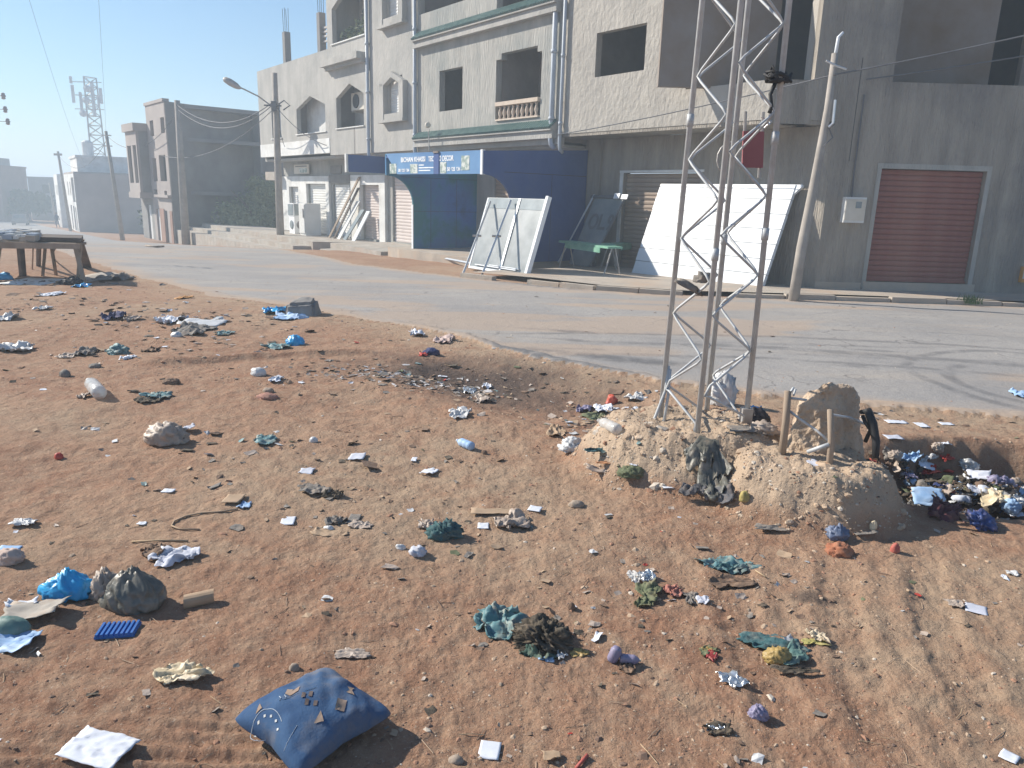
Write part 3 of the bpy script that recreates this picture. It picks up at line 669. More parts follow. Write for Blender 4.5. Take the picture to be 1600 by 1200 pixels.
part(ab, 'end_wall', 'plaster_a', FL, lambda b: (b.box((30.2, -6, 3.2), (30.4, .82, 7.38)), b.box((29.9, -6, -1.5), (30.1, -.2, 3.1)), b.box((22.1, -6, 7.3), (30.2, .82, 7.37)), b.box((14.95, -6.2, -1), (30.2, -6, 9.6)), b.box((14.95, -6, 9.6), (22.1, 1.03, 9.75)), b.box((21.95, -6, 7.38), (22.1, .82, 9.6))))
part(ab, 'room_wall', 'white_wall', FL, lambda b: b.box((18.43, -.2, 3.2), (22.0, -.05, 7.2)))
part(ab, 'room_wall', 'white_wall', FL, lambda b: b.box((22.11, .28, 3.95), (29.9, .4, 7.2)))
part(ab, 'room_wall', 'white_wall', FL, lambda b: b.box((18.61, -.5, 7.31), (21.9, -.35, 9.5)))
part(ab, 'room_floor', 'inner', FL, lambda b: (b.box((14.96, -5.9, 4.02), (21.94, .82, 4.12)), b.box((14.96, -5.9, 7.2), (21.94, .82, 7.3)), b.box((22.0, -5.9, 4.0), (30.1, .82, 4.1))))
for q in ((18.3, 18.42, 4.12, 7.2), (21.9, 22.1, 4.12, 7.2), (25.9, 26.1, 4.12, 7.2), (18.45, 18.6, 7.31, 9.5)): part(ab, 'room_side_wall', 'inner', FL, lambda b: b.box((q[0], -.44, q[2]), (q[1], .82, q[3])))
part(ab, 'cornice', 'plaster_a', FL, lambda b: (b.box((18.75, 1.029, 6.62), (22.08, 1.40, 6.86)), b.box((18.75, 1.029, 6.5), (22.08, 1.22, 6.618))))
part(ab, 'sill', 'white_wall', FL, lambda b: (b.box((18.9, .8, 4.20), (21.45, 1.08, 4.24)), b.box((22.4, .8, 4.16), (25.7, 1.08, 4.20)), b.box((27.4, .8, 4.10), (28.8, 1.08, 4.14))))
part(ab, 'sill', 'white_wall', FL, lambda b: b.box((18.7, .8, 7.45), (21.7, 1.08, 7.49)))
def framed_window(t0, t1, z0, z1, za):
    wi = part(ab, 'window', 'shut_white', FL, lambda b: b.box((t0+.33, .86, z0+.22), (t1-.33, .90, za-.1)))
    mb = MB(); mb.M = FL; n_ = 10; zz0, zz1 = z0+.24, z1-.12
    for i in range(n_): h = (zz1-zz0)/n_; mb.prism([(t0+.34, .90, zz0+i*h), (t0+.34, .915, zz0+(i+.5)*h), (t0+.34, .90, zz0+(i+1)*h)], (t1-t0-.68, 0, 0))
    stuff(mb.build('slats', 'shut_white', wi))
    tm = (t0+t1)/2; s0, s1 = 1.031, 1.22
    def fr(b):
        b.box((t0, s0, z0), (t0+.30, s1, z1)); b.box((t1-.30, s0, z0), (t1, s1, z1)); b.box((t0-.05, s0, z0-.10), (t1+.05, s1+.05, z0-.002)); b.box((t0+.301, s0, z0), (t1-.301, s1-.02, z0+.2))
        for a, c in ((t0, tm), (t1, tm)): b.prism([(a, s0, z1+.001), (c, s0, za), (c, s0, za-.2), (a+(c-a)*.22, s0, z1-.1)], (0, s1-s0, 0))
    part(wi, 'frame', 'plaster_a', FL, fr)
framed_window(15.6, 17.33, 4.3, 5.55, 5.92)
framed_window(15.6, 17.33, 7.5, 8.9, 9.25)
nw = part(ab, 'window', 'curtain', FL, lambda b: b.box((27.56, .85, 4.15), (28.69, .88, 5.64)))
part(nw, 'frame', 'dark', FL, lambda b: (b.box((28.05, .87, 4.15), (28.2, .98, 5.64)), b.box((27.56, .87, 4.15), (27.66, .98, 5.64)), b.box((28.59, .87, 4.15), (28.69, .98, 5.64))))
part(ab, 'drip_stain', 'concrete_d', FL, lambda b: b.box((19.75, 1.0295, 3.2), (19.85, 1.033, 4.2)))
downpipe(ab, 18.42, 1.12, 3.15, 9.6, .065)
# ground floor with its white shop fronts
doors = [(28.0, 29.2, -.28, 1.9), (24.75, 27.0, -.28, 2.05), (19.5, 21.2, -.22, 2.02), (22.5, 24.2, -.25, 2.04), (17.0, 18.6, -.2, 2.4)]
part(ab, 'wall', 'plaster_b', FL, lambda b: b.wall(14.95, 30.1, -1.6, 3.1, 0, .2, [(q[0], q[1], q[2], q[3]) for q in doors]))
part(ab, 'shop_front', 'white_wall', FL, lambda b: b.wall(24.4, 30.1, -.29, 2.4, .12, .119, [(28.0, 29.2, -.3, 1.9), (24.75, 27.0, -.3, 2.05)]))
part(ab, 'shop_front', 'white_wall', FL, lambda b: b.wall(19.0, 22.1, -.29, 2.42, .14, .139, [(19.5, 21.2, -.3, 2.02)]))
for q, mm in zip(doors, ('shut_white', 'shut_white', 'shut_rose', 'shut_white', 'shut_rose')):
    shutter(ab, FL, q[0]+.02, q[1]-.02, q[2], q[3], -.08, mm, 20, joined=True)
part(ab, 'lintel', 'concrete_d', FL, lambda b: b.box((22.3, .002, 2.1), (24.4, .08, 2.45)))
part(ab, 'vent_grille', 'concrete_d', FL, lambda b: b.box((23.2, .002, 2.5), (24.3, .06, 2.85)))
part(ab, 'bracket_box', 'concrete', FL, lambda b: (b.box((30.12, .1, 2.2), (31.4, .5, 2.62))))
sg = part(ab, 'sign_plate', 'cream', FL, lambda b: b.box((26.5, .125, 2.52), (28.3, .17, 2.95)))
part(sg, 'print', 'photo_print', FL, lambda b: b.box((26.7, .171, 2.57), (27.6, .174, 2.78)))
part(sg, 'print_line', 'concrete_d', FL, lambda b: b.box((26.7, .171, 2.84), (28.1, .174, 2.89)))
ac = thing('air_conditioner', 'cream air conditioner unit hanging in the gabled opening beside the downpipe', 'air conditioner', FL@Matrix.Translation((20.2, .3, 5.0)))
part(ac, 'casing', 'cream', FL, lambda b: b.box((19.3, .05, 4.95), (21.0, .55, 5.62)))
part(ac, 'fan_grille', 'black', FL, lambda b: b.lathe([(.0, 0), (.27, .0), (.27, .03), (0, .03)], 18, (20.55, .552, 5.29), Matrix.Rotation(-math.pi/2, 3, 'X')))
part(ac, 'bracket', 'galv', FL, lambda b: (b.box((19.4, -.44, 4.88), (19.46, .6, 4.945)), b.box((20.8, -.44, 4.88), (20.86, .6, 4.945))))
# things in the top balcony
for i, (t, z, h, nm, lb) in enumerate(((20.9, 7.5, .45, 'pot_plant', 'leafy pot plant at the left end of the top balcony'), (19.6, 7.5, .75, 'pot_plant', 'taller pale green pot plant on the top balcony'))):
    pp = thing(nm, lb, 'plant', FL@Matrix.Translation((t, .5, z)))
    part(pp, 'pot', 'brickwork', FL, lambda b: b.lathe([(.1, 0), (.14, .22)], 10, (t, .5, z-.17)))
    mb = MB(); mb.M = FL
    for k in range(120):
        c = Vector((t+random.gauss(0, .32), .5+random.gauss(0, .15), z+.1+random.random()*h)); a = Vector((random.gauss(0, 1), random.gauss(0, 1), random.gauss(0, 1))).normalized()*.10; b2 = a.orthogonal().normalized()*.04
        mb.face([tuple(c-a), tuple(c+b2), tuple(c+a), tuple(c-b2)])
    stuff(mb.build('foliage', 'leaf', pp))
for t, z, lb in ((20.0, 8.15, 'dark hanging ornament in the middle of the top balcony'), (18.95, 8.15, 'dark hanging ornament beside the pipe end of the top balcony')):
    hg = thing('hanging_ornament', lb, 'ornament', FL@Matrix.Translation((t, .4, z)))
    part(hg, 'body', 'black', FL, lambda b: b.lathe([(.02, 0), (.10, .12), (.13, .3), (.06, .5), (.01, .56)], 8, (t, .4, z)))
    part(hg, 'cord', 'cable', FL, lambda b: b.tube([(t, .4, z+.56), (t, .4, 9.3)], .008, 4))
# rebar columns on the lower roof
for t, h, lb in ((26.95, 1.35, 'dark unfinished roof column with rebars, further from the tall wall'), (23.1, 1.55, 'dark unfinished roof column with rebars, nearer the tall wall')):
    rc = thing('roof_column', lb, 'column', FL@Matrix.Translation((t, .8, 7.38)), 'columns on the lower roof')
    part(rc, 'shaft', 'blockdark', FL, lambda b: b.box((t-.14, .68, 7.37), (t+.14, .96, 7.38+h)))
    for a in (-.09, .09):
        for c in (.74, .9): part(rc, 'rebar', 'cable', FL, lambda b: b.tube([(t+a, c, 7.38+h), (t+a*1.5, c, 7.38+h+1.0)], .012, 4))
rl = thing('roof_railing', 'dark horizontal rails between the roof column and the tall wall', 'railing', FL@Matrix.Translation((22.6, .8, 7.7)))
for z in (7.75, 7.95, 8.12, 8.28): part(rl, 'rail', 'galv', FL, lambda b: b.box((22.1, .76, z), (23.4, .84, z+.07)))

# ------------------------------------------------------------------ the blue shop porch
sb = thing('blue_shop_porch', 'dark blue shop porch with curved side wings and a printed blue sign', 'kiosk', FL@Matrix.Translation((7.3, 0, 0)))
def wing_pts(s1, zt0, zt1, zb, zs):
    pts = [(0.01, zb), (0.01, zt0), (s1, zt1), (s1, zs)]
    for k in range(0, 11):
        a = math.radians(90-9*k); pts.append((s1-.03-.93*math.cos(a), 1.36+(zs-.01-1.36)*math.sin(a)))
    pts.append((s1-.96, zb)); return pts
def wing(t, s1, zt0, zt1, m, zb, th=.07):
    full = wing_pts(s1, zt0, zt1, zb, 2.24)
    o = part(sb, 'side_wing', m, FL, lambda b: b.prism([(t, s, z) for s, z in full], (th, 0, 0)))
    return o
w1 = wing(7.3, 3.62, 3.02, 2.80, 'blue', -.04)
part(w1, 'seam', 'dark', FL, lambda b: (b.box((7.296, .02, 2.30), (7.2995, 2.95, 2.315)), b.box((7.296, 1.3, -.03), (7.2995, 1.312, 2.29))))
w2 = wing(12.6, 3.52, 3.0, 2.86, 'blue_bounce', -.23)
part(w2, 'seam', 'dark', FL, lambda b: (b.box((12.596, .02, 2.2), (12.5995, 3.0, 2.21)), b.box((12.596, .02, 1.15), (12.5995, 2.53, 1.16)), b.box((12.596, 1.9, -.2), (12.5995, 1.91, 2.2)), b.box((12.596, .9, -.2), (12.5995, .91, 2.2))))
part(w2, 'edge_trim', 'white_paint', FL, lambda b: b.box((12.59, 2.56, -.23), (12.68, 2.585, 1.36)))
part(sb, 'fascia_board', 'blue', FL, lambda b: b.box((17.9, 0.01, 2.44), (18.0, 2.25, 3.06)))
part(sb, 'edge_trim', 'white_wall', FL, lambda b: b.box((17.88, 2.252, 2.42), (18.02, 2.33, 3.08)))
part(sb, 'top_beam', 'blue', FL, lambda b: b.box((7.38, 3.45, 2.74), (12.58, 3.53, 2.80)))
part(sb, 'ceiling_rail', 'galv', FL, lambda b: (b.box((9.0, .03, 2.66), (9.06, 3.5, 2.72)), b.box((11.0, .03, 2.66), (11.06, 3.5, 2.72))))
part(sb, 'inner_wall', 'plaster_b', FL, lambda b: b.wall(7.38, 12.6, -.2, 2.7, .08, .06, [(8.3, 11.6, -.2, 2.3)]))
shutter(sb, FL, 8.32, 11.58, -.1, 2.28, .05, 'shut_brown', 20, joined=True)
def ts(px, py=255): return on_frame(px, py, FL, 3.62)
sgn = part(sb, 'sign_board', 'sign_blue', FL, lambda b: b.prism([(7.40, 3.56, 2.235), (7.40, 3.56, 2.815), (12.45, 3.56, 2.86), (11.75, 3.56, 2.25)], (0, .05, 0)))
part(sgn, 'end_trim', 'white_paint', FL, lambda b: b.box((7.31, 3.56, 2.22), (7.40, 3.65, 2.83)))
ppx0, _ = ts(686); ppx1, _ = ts(678)
part(sgn, 'dark_strip', 'blue', FL, lambda b: b.box((ppx0, 3.612, 2.24), (ppx1, 3.635, 2.80)))
part(sgn, 'strip_cap', 'ochre', FL, lambda b: b.box((ppx0, 3.612, 2.801), (ppx1, 3.66, 2.85)))
for a, b_, z0, z1 in ((608.5, 619, 2.27, 2.56), (640.5, 652, 2.27, 2.53), (687.5, 697, 2.26, 2.56), (720.5, 733, 2.33, 2.70)):
    q0, _ = ts(b_); q1, _ = ts(a)
    part(sgn, 'printed_picture', 'photo_print', FL, lambda b: b.box((q0, 3.611, z0), (q1, 3.616, z1)))
def sign_text(body, pxa, pxb, z, hgt, bold=.004, kk=.72):
    ta, _ = ts(pxa); tb, _ = ts(pxb); wd = ta-tb
    fr_ = FL @ Matrix.Translation((ta, 3.613, z)) @ Matrix(((-1, 0, 0, 0), (0, 0, 1, 0), (0, 1, 0, 0), (0, 0, 0, 1)))
    size = hgt/kk
    o = text_mesh(body, size, fr_, 'letter', sgn, bold=bold)
    xs = [v.co.x for v in o.data.vertices]; cur = max(xs)-min(xs); k = wd/cur; x0 = max(xs)
    for v in o.data.vertices: v.co.x = x0+(v.co.x-x0)*k
sign_text('BICHAN KHASSI', 626, 664, 2.595, .135, .005)
sign_text('TECHNO DECOR', 669, 708.5, 2.59, .135, .005)
sign_text('50 625 634', 622, 639, 2.32, .085, .004)
sign_text('50 625 634', 698.5, 719, 2.32, .10, .004)
for k, (a, b_) in enumerate(((654, 662), (654, 677), (654, 672))):
    q0, _ = ts(b_); q1, _ = ts(a); part(sgn, 'print_line', 'letter', FL, lambda b: b.box((q0, 3.611, 2.48-.075*k), (q1, 3.615, 2.51-.075*k)))

# ------------------------------------------------------------------ goods standing on the pavement
def lean_frame(t_left, s_bot, s_top, zb, zt):
    "frame whose x runs right along the facade, y up the leaning face, z out of it"
    o = FL @ Vector((t_left, s_bot, zb)); X = -DV; Y = (FL @ Vector((t_left, s_top, zt)) - o).normalized(); Z = X.cross(Y)
    return Matrix(((X.x, Y.x, Z.x, o.x), (X.y, Y.y, Z.y, o.y), (X.z, Y.z, Z.z, o.z), (0, 0, 0, 1))), (Vector((s_bot, zb, 0))-Vector((s_top, zt, 0))).length
bp, hh = lean_frame(4.42, 1.0, .14, -.10, 2.12)
wp = thing('white_panel_stack', 'big stack of bright white sandwich panels leaning on the wall behind the mast', 'panels', bp)
nrow = 7
for i in range(nrow):
    h0 = hh*i/nrow
    x0, x1 = random.uniform(-.01, .01), 3.78+random.uniform(-.01, .01)
    mb = MB(); mb.M = bp
    xa0 = x0-.06*i*0; xr = x1
    pts = [(xa0, h0+.007, 0), (xr, h0+.007, 0), (xr, h0+hh/nrow-.007, 0), (xa0, h0+hh/nrow-.007, 0)]
    mb.prism(pts, (0, 0, -.09 if i % 2 else -.094)); mb.build('panel', 'white_panel', wp)
mb = MB(); mb.M = bp; mb.box((.02, .02, -.15), (3.74, hh-.05, -.096)); mb.build('backing_panel', 'wrap', wp)
mb = MB(); mb.M = bp; mb.prism([(3.70, hh*.86, -.02), (3.94, hh*.985, -.02), (3.94, hh, -.02), (3.70, hh, -.02)], (0, 0, -.06)); mb.build('corner_flap', 'white_panel', wp)
# wrapped window frames
wf, hh = lean_frame(7.45, 3.95, 3.35, -.14, 1.70)
ws = thing('wrapped_window_frames', 'pale film-wrapped window frames leaning in front of the blue porch', 'window frames', wf)
def wfp(nm, m, fn, par=ws): mb = MB(); mb.M = wf; fn(mb); return mb.build(nm, m, par)
wfp('wrapped_pane', 'wrap', lambda b: b.box((.05, .06, -.10), (2.32, hh-.04, -.02)))
wfp('stile', 'white_alu', lambda b: b.box((2.321, 0, -.12), (2.41, hh+.03, .0)))
wfp('stile', 'white_alu', lambda b: b.box((0, 0, -.12), (.049, hh-.05, -.01)))
wfp('rail', 'white_alu', lambda b: b.box((0.05, 0, -.11), (2.32, .059, .0)))
wfp('mullion', 'alu', lambda b: b.box((1.33, .06, -.019), (1.41, hh-.06, .005)))
wfp('top_film', 'glass_dark', lambda b: b.box((.05, hh-.32, -.019), (2.3, hh-.06, -.012)))
wfp('second_frame', 'white_alu', lambda b: (b.box((-.1, .02, -.20), (2.2, .08, -.13)), b.box((-.12, .02, -.2), (-.05, hh-.15, -.13))))
wfp('loose_rail', 'white_alu', lambda b: (b.box((.3, .10, .006), (2.0, .125, .03)), b.box((.9, .14, .006), (2.1, .16, .03))))
for a, c, lb in (((766, 315), (723, 429), 'aluminium bar propped on the left part of the wrapped frames'), ((798, 313), (752, 432), 'aluminium bar with a hinge propped on the middle of the wrapped frames')):
    t_, z_ = on_frame(a[0], a[1], FL, 3.47); top = FL @ Vector((t_, 3.47, z_)); bot, _ = G(*c)
    o_ = thing('propped_bar', lb, 'metal bar', Matrix.Translation(bot), 'bars propped on the wrapped frames')
    mb = MB(); mb.tube([bot, top], .033, 4); mb.build('bar', 'alu', o_)
    mid = bot.lerp(top, .52); mb = MB(); mb.tube([mid-Vector((.12, 0, 0)), mid+Vector((.10, 0, 0))], .028, 5); mb.build('handle', 'galv', o_)
# frames lying on the ground beside the porch
fl_, _ = G(690, 402)
lf = thing('aluminium_window', 'grey aluminium frame lying flat on the pavement in the porch', 'window frame', Matrix.Translation(fl_))
for (a, b_) in (((656, 399), (738, 414)), ((660, 404), (736, 420)), ((656, 399), (660, 404)), ((700, 398), (740, 402))):
    p, _ = G(*a); q, _ = G(*b_); mb = MB(); mb.tube([p+Vector((0, 0, .14)), q+Vector((0, 0, .14))], .035, 4); mb.build('rail', 'pipe', lf)
for a in ((662, 402), (738, 417)):
    p, _ = G(*a); mb = MB(); mb.box(p-Vector((.08, .08, .02)), p+Vector((.08, .08, .11))); mb.build('support_block', 'concrete', lf)
M['pane_film'] = mat('dusty_see_through_pane', (.30, .34, .35), (.40, .44, .44), 2, .2, spec=.6, alpha=.55)
# dark glass with painted letters leaning at the pilaster
gf, hh = lean_frame(7.05, .95, .2, -.08, 1.82)
gp = thing('lettered_glass_pane', 'dark dusty glass pane with painted letters leaning beside the blue porch', 'glass pane', gf)
def gfp(nm, m, fn): mb = MB(); mb.M = gf; fn(mb); return mb.build(nm, m, gp)
gfp('pane', 'pane_film', lambda b: b.prism([(.15, 0, -.04), (1.05, 0, -.04), (1.45, hh, -.04), (.35, hh, -.04)], (0, 0, .015)))
gfp('side_bar', 'pipe', lambda b: (b.tube([(-.25, 0, .0), (.30, hh, .0)], .028, 4)))
gfp('side_bar', 'cable', lambda b: (b.tube([(1.05, 0, .0), (1.52, hh, .0)], .03, 4)))
gfp('top_bar', 'cable', lambda b: b.box((.2, hh-.1, -.02), (1.55, hh-.02, .02)))
gfp('clip', 'white_paint', lambda b: b.box((1.12, hh-.12, .021), (1.32, hh+.03, .05)))
gfp('clip', 'white_paint', lambda b: b.box((1.40, hh-.13, .021), (1.62, hh, .05)))
text_mesh('OL.9', .62, gf @ Matrix.Translation((.40, hh*.52, -.015)), 'cable', gp, ext=.003, bold=.012, sx=.75)
# green trestles
def trestle(pa, pb, zt, label, sag=False):
    A, _ = G(*pa); B, _ = G(*pb); A.z = min(A.z, B.z); B.z = A.z; u = (B-A).normalized(); v = Vector((-u.y, u.x, 0)); T = thing('trestle_table', label, 'trestle', Matrix.Translation(A)); Z = Vector((0, 0, zt))
    mb = MB(); mb.prism([tuple(A-u*.12-v*.07+Z), tuple(B+u*.08-v*.07+Z), tuple(B+u*.08+v*.35+Z), tuple(A-u*.12+v*.35+Z)], (0, 0, .05)); mb.build('top_board', 'green', T)
    mb = MB(); mb.prism([tuple(A+u*.25-v*.09+Z-Vector((0, 0, .12))), tuple(B-u*.25-v*.09+Z-Vector((0, 0, .12))), tuple(B-u*.25-v*.07+Z-Vector((0, 0, .12))), tuple(A+u*.25-v*.07+Z-Vector((0, 0, .12)))], (0, 0, .118)); mb.build('apron_board', 'green', T)
    for E in (A, B):
        for sg_ in (-1, 1):
            mb = MB(); mb.tube([E+v*(.14+.27*sg_), E+v*(.14+.05*sg_)+Z], .02, 6); mb.build('leg', 'galv', T)
    mb = MB(); mb.tube([A+v*-.1+Vector((0, 0, .12)), B+v*-.1+Vector((0, 0, .12))], .015, 5); mb.build('stretcher', 'galv', T)
trestle((878, 425), (948, 436), .78, 'pale green trestle table in front of the lettered glass')
trestle((958, 429), (990, 424), .76, 'short green trestle beside the white panels')
# meter box
mt_ = thing('meter_box', 'white electricity meter box with a small window left of the red shutter', 'meter box', FF@Matrix.Translation((fx(7.04), 0, 1.36)))
part(mt_, 'case', 'white_wall', FF, lambda b: b.box((fx(7.26), .002, 1.36), (fx(6.83), .17, 1.88)))
part(mt_, 'lid', 'cream', FF, lambda b: b.box((fx(7.25), .171, 1.41), (fx(6.84), .185, 1.84)))
part(mt_, 'window', 'glass_dark', FF, lambda b: b.box((fx(7.16), .186, 1.66), (fx(7.04), .192, 1.79)))
part(mt_, 'conduit', 'cable', FF, lambda b: b.tube([(fx(7.0), .03, 1.88), (fx(6.98), .03, 2.3), (fx(6.97), .03, 3.9)], .016, 5))
ob = thing('orange_box', 'small orange box low on the wall at the right end', 'box', FF@Matrix.Translation((fx(10.95), 0, .3)))
part(ob, 'case', 'orange', FF, lambda b: b.box((fx(11.05), .002, .22), (fx(10.83), .10, .55)))
part(ob, 'lid', 'cream', FF, lambda b: b.box((fx(11.04), .101, .3), (fx(10.84), .11, .53)))
# household machines and boards before the white shop fronts
def FLbox(par, nm, m, a, b_): return part(par, nm, m, FL, lambda b: b.box(a, b_))
wmx = thing('washing_machine', 'white washing machine with round door on the shop platform', 'washing machine', FL@Matrix.Translation((26.6, .9, -.3)))
FLbox(wmx, 'body', 'white_paint', (26.2, .5, -.30), (26.85, 1.1, .52))
part(wmx, 'door', 'glass_dark', FL, lambda b: b.lathe([(.0, .02), (.17, .02), (.21, 0), (.21, -.02)], 18, (26.52, 1.12, .12), Matrix.Rotation(-math.pi/2, 3, 'X')))
part(wmx, 'side_door_mark', 'concrete_d', FL, lambda b: b.lathe([(.0, .012), (.17, .012), (.2, 0)], 18, (26.195, .8, .12), Matrix.Rotation(-math.pi/2, 3, 'Y')))
ov = thing('old_oven', 'dark glass oven standing on the washing machine', 'oven', FL@Matrix.Translation((26.6, .9, .52)))
FLbox(ov, 'body', 'white_paint', (26.2, .48, .525), (26.9, 1.12, 1.12)); FLbox(ov, 'side_glass', 'glass_dark', (26.185, .55, .56), (26.199, 1.08, 1.08)); FLbox(ov, 'door', 'glass_dark', (26.25, 1.121, .56), (26.85, 1.135, 1.08))
fg = thing('old_fridge', 'dull white fridge standing beside the washing machine', 'fridge', FL@Matrix.Translation((25, .9, -.3)))
FLbox(fg, 'body', 'shut_white', (24.75, .4, -.30), (25.4, 1.15, 1.14)); FLbox(fg, 'door', 'white_wall', (24.77, 1.151, -.2), (25.38, 1.20, 1.1)); FLbox(fg, 'handle', 'galv', (24.82, 1.201, .5), (24.86, 1.24, .9))
for i, (ta, tb, za, m, lb) in enumerate(((22.9, 21.2, 2.35, 'wood', 'tallest timber board leaning between the white shop fronts'), (22.5, 21.3, 1.9, 'wood_dark', 'dark board leaning beside the tallest timber'), (22.2, 21.4, 1.35, 'white_wall', 'pale board leaning in the middle of the leaning boards'), (21.7, 21.0, 1.0, 'glass_dark', 'dark pane leaning among the boards'), (20.95, 20.5, .95, 'white_panel', 'short white board leaning nearest the rose shutter'))):
    bd = thing('leaning_board', lb, 'board', FL@Matrix.Translation((ta, .9, -.3)), 'boards leaning at the shop fronts')
    mb = MB(); mb.M = FL; wv = .16 if i < 2 else .3
    mb.prism([(ta, .85-.05*i, -.3), (ta-wv, .85-.05*i, -.3), (tb-wv, .16, za), (tb, .16, za)], (0, .05, .0)); mb.build('board', m, bd)

# ------------------------------------------------------------------ houses further down the street
def hz(p): return float(base(p[1]))
def house_frame(A, B):
    "x from A to B (seen right to left), y outward towards the viewer's left"
    A = Vector((A[0], A[1], 0)); B = Vector((B[0], B[1], 0)); X = (B-A).normalized(); return frame(A, X, Vector((-X.y, X.x, 0))), (B-A).length
def holes_px(F_, lst): 
    r = []
    for (x0, y0, x1, y1) in lst:
        ta, za = on_frame(x0, (y0+y1)/2, F_); tb, _ = on_frame(x1, (y0+y1)/2, F_); xm = (x0+x1)/2
        _, zt = on_frame(xm, y0, F_); _, zb = on_frame(xm, y1, F_); r.append((min(ta, tb), max(ta, tb), zb, zt))
    return r
# grey block house with a bay
HL, hl = house_frame((-19.8, 43.6), (-23.2, 47.6)); zb = -1.5
HR, hr = house_frame((-15.9, 49.7), (-19.8, 43.6))
h2 = thing('bay_window_house', 'unfinished grey block house with projecting bay behind the second pole', 'house', Matrix.Translation((-20.25, 43.6, -1.4)))
hl2 = 6.7
ho = holes_px(HL, [(234.5, 188, 240, 213), (251, 183, 257, 208), (239, 247, 245, 283), (249.5, 242, 259.5, 283), (241, 296, 246, 306), (257, 298, 261, 307)])
ho += [(2.6, 3.45, zb, .4), (1.2, 1.7, zb, .35)]
part(h2, 'wall', 'far_pink', HL, lambda b: b.wall(0.16, 3.95, zb, 6.33, 0, .25, ho))
part(h2, 'wall', 'block', HL, lambda b: b.wall(3.95, hl2, zb, 2.1, 0, .25, [(4.5, 5.4, zb, .6)]))
part(h2, 'wall', 'blockdark', HR, lambda b: b.prism([(0, 0, zb), (hr, 0, zb), (hr-.14, -.25, zb), (0, -.25, zb)], (0, 0, 6.33-zb)))
part(h2, 'wall', 'blockdark', HR, lambda b: b.box((-1.3, -.7, zb), (-.002, -.05, 3.6)))
part(h2, 'column', 'blockdark', HR, lambda b: b.box((-.5, -1.2, 3.6), (-.1, -.7, 5.0)))
part(h2, 'beam', 'blockdark', HR, lambda b: b.box((-1.3, -1.6, 5.0), (-.02, -.4, 5.6)))
part(h2, 'parapet', 'far_pink', HL, lambda b: b.box((.2, -.3, 6.331), (4.0, .06, 6.5)))
for q in (((.36, -5.5, 4.3), (3.7, -.26, 4.5)), ((.36, -5.5, 1.3), (3.7, -.26, 1.5)), ((.36, -5.5, 6.1), (3.7, -.26, 6.32)), ((.46, -5.6, zb), (hl2, -5.5, 6.3))): part(h2, 'floor' if q[0][2] > 0 else 'back_wall', 'far_grey', HL, lambda b: b.box(*q))
part(h2, 'side_wall', 'far_grey', HL, lambda b: b.box((3.7, -5.5, zb), (3.95, -.26, 6.32)))
part(h2, 'side_wall', 'far_grey', HL, lambda b: b.box((hl2-.2, -5.5, zb), (hl2, -.26, 2.1)))
part(h2, 'terrace', 'far_grey', HL, lambda b: b.box((3.96, -5.5, 2.1), (hl2, -.1, 2.3)))
part(h2, 'ledge', 'far_pink', HL, lambda b: b.box((.16, .002, 1.1), (2.9, .2, 1.25)))
part(h2, 'bay', 'far_pink', HL, lambda b: b.wall(3.97, 6.4, 1.35, 4.9, .65, .15, [(4.15, 4.9, 1.9, 4.1), (5.3, 6.15, 1.9, 4.1)]))
part(h2, 'bay_side', 'block', HL, lambda b: b.box((3.97, .0, 1.35), (4.1, .498, 4.9)))
part(h2, 'bay_side', 'block', HL, lambda b: b.box((6.27, 0, 1.35), (6.4, .498, 4.9)))
part(h2, 'bay_inner_wall', 'far_grey', HL, lambda b: b.box((4.11, -.1, 2.31), (6.26, .0, 4.9)))
part(h2, 'bay_roof', 'far_pink', HL, lambda b: b.box((3.9, -.2, 4.901), (6.5, .8, 5.35)))
part(h2, 'bay_floor', 'far_pink', HL, lambda b: b.box((3.9, .002, 1.0), (6.5, .72, 1.349)))
part(h2, 'brick_infill', 'brickwork', HL, lambda b: b.box((1.72, .001, zb), (2.58, .04, .45)))
part(h2, 'brick_infill', 'brickwork', HL, lambda b: b.box((.16, .001, zb), (.6, .04, .35)))
part(h2, 'door', 'white_wall', HL, lambda b: b.box((2.65, -.15, zb), (3.4, -.1, .38)))
part(h2, 'door', 'white_wall', HL, lambda b: b.box((4.55, -.15, zb), (5.35, -.1, .58)))
part(h2, 'door', 'dark', HL, lambda b: b.box((1.21, -.15, zb), (1.69, -.1, .34)))
# white and beige houses with the phone mast
A3, B3 = (-43.6, 75.), (-50.5, 85.)
H3L, l3 = house_frame(A3, B3); H3R, r3 = house_frame((-37.8, 76.5), A3)
h3 = thing('beige_street_house', 'pale beige two storey house with white upper room below the phone mast', 'house', Matrix.Translation((-43.6, 75, -2.8)))
part(h3, 'wall', 'far_pink', H3R, lambda b: b.wall(0, r3, -3, 2.75, 0, .3, holes_px(H3R, [(178, 288, 184, 318)])))
part(h3, 'wall', 'white_wall', H3L, lambda b: b.wall(0.01, l3, -3, 2.75, 0, .3, [(.6, 3.4, .0, 2.4), (4.6, 5.5, .6, 2.0), (7.4, 8.3, .6, 2.0), (.8, 1.9, -2.9, -.5), (3.0, 4.4, -2.9, -.4), (5.8, 7.2, -2.9, -.4)]))
part(h3, 'roof', 'far_pink', H3L, lambda b: (b.box((0.02, -7, 2.752), (l3, -.02, 2.95)), b.box((0.3, -6.5, -3), (.6, -.32, 2.7)), b.box((.4, -3, -3), (l3, -2.8, 2.7))))
part(h3, 'upper_room', 'white_wall', H3L, lambda b: b.box((2.2, -5.8, 2.951), (9.8, -.6, 4.35)))
part(h3, 'parapet', 'white_wall', H3L, lambda b: b.box((2.1, -5.9, 4.352), (9.9, -.5, 4.6)))
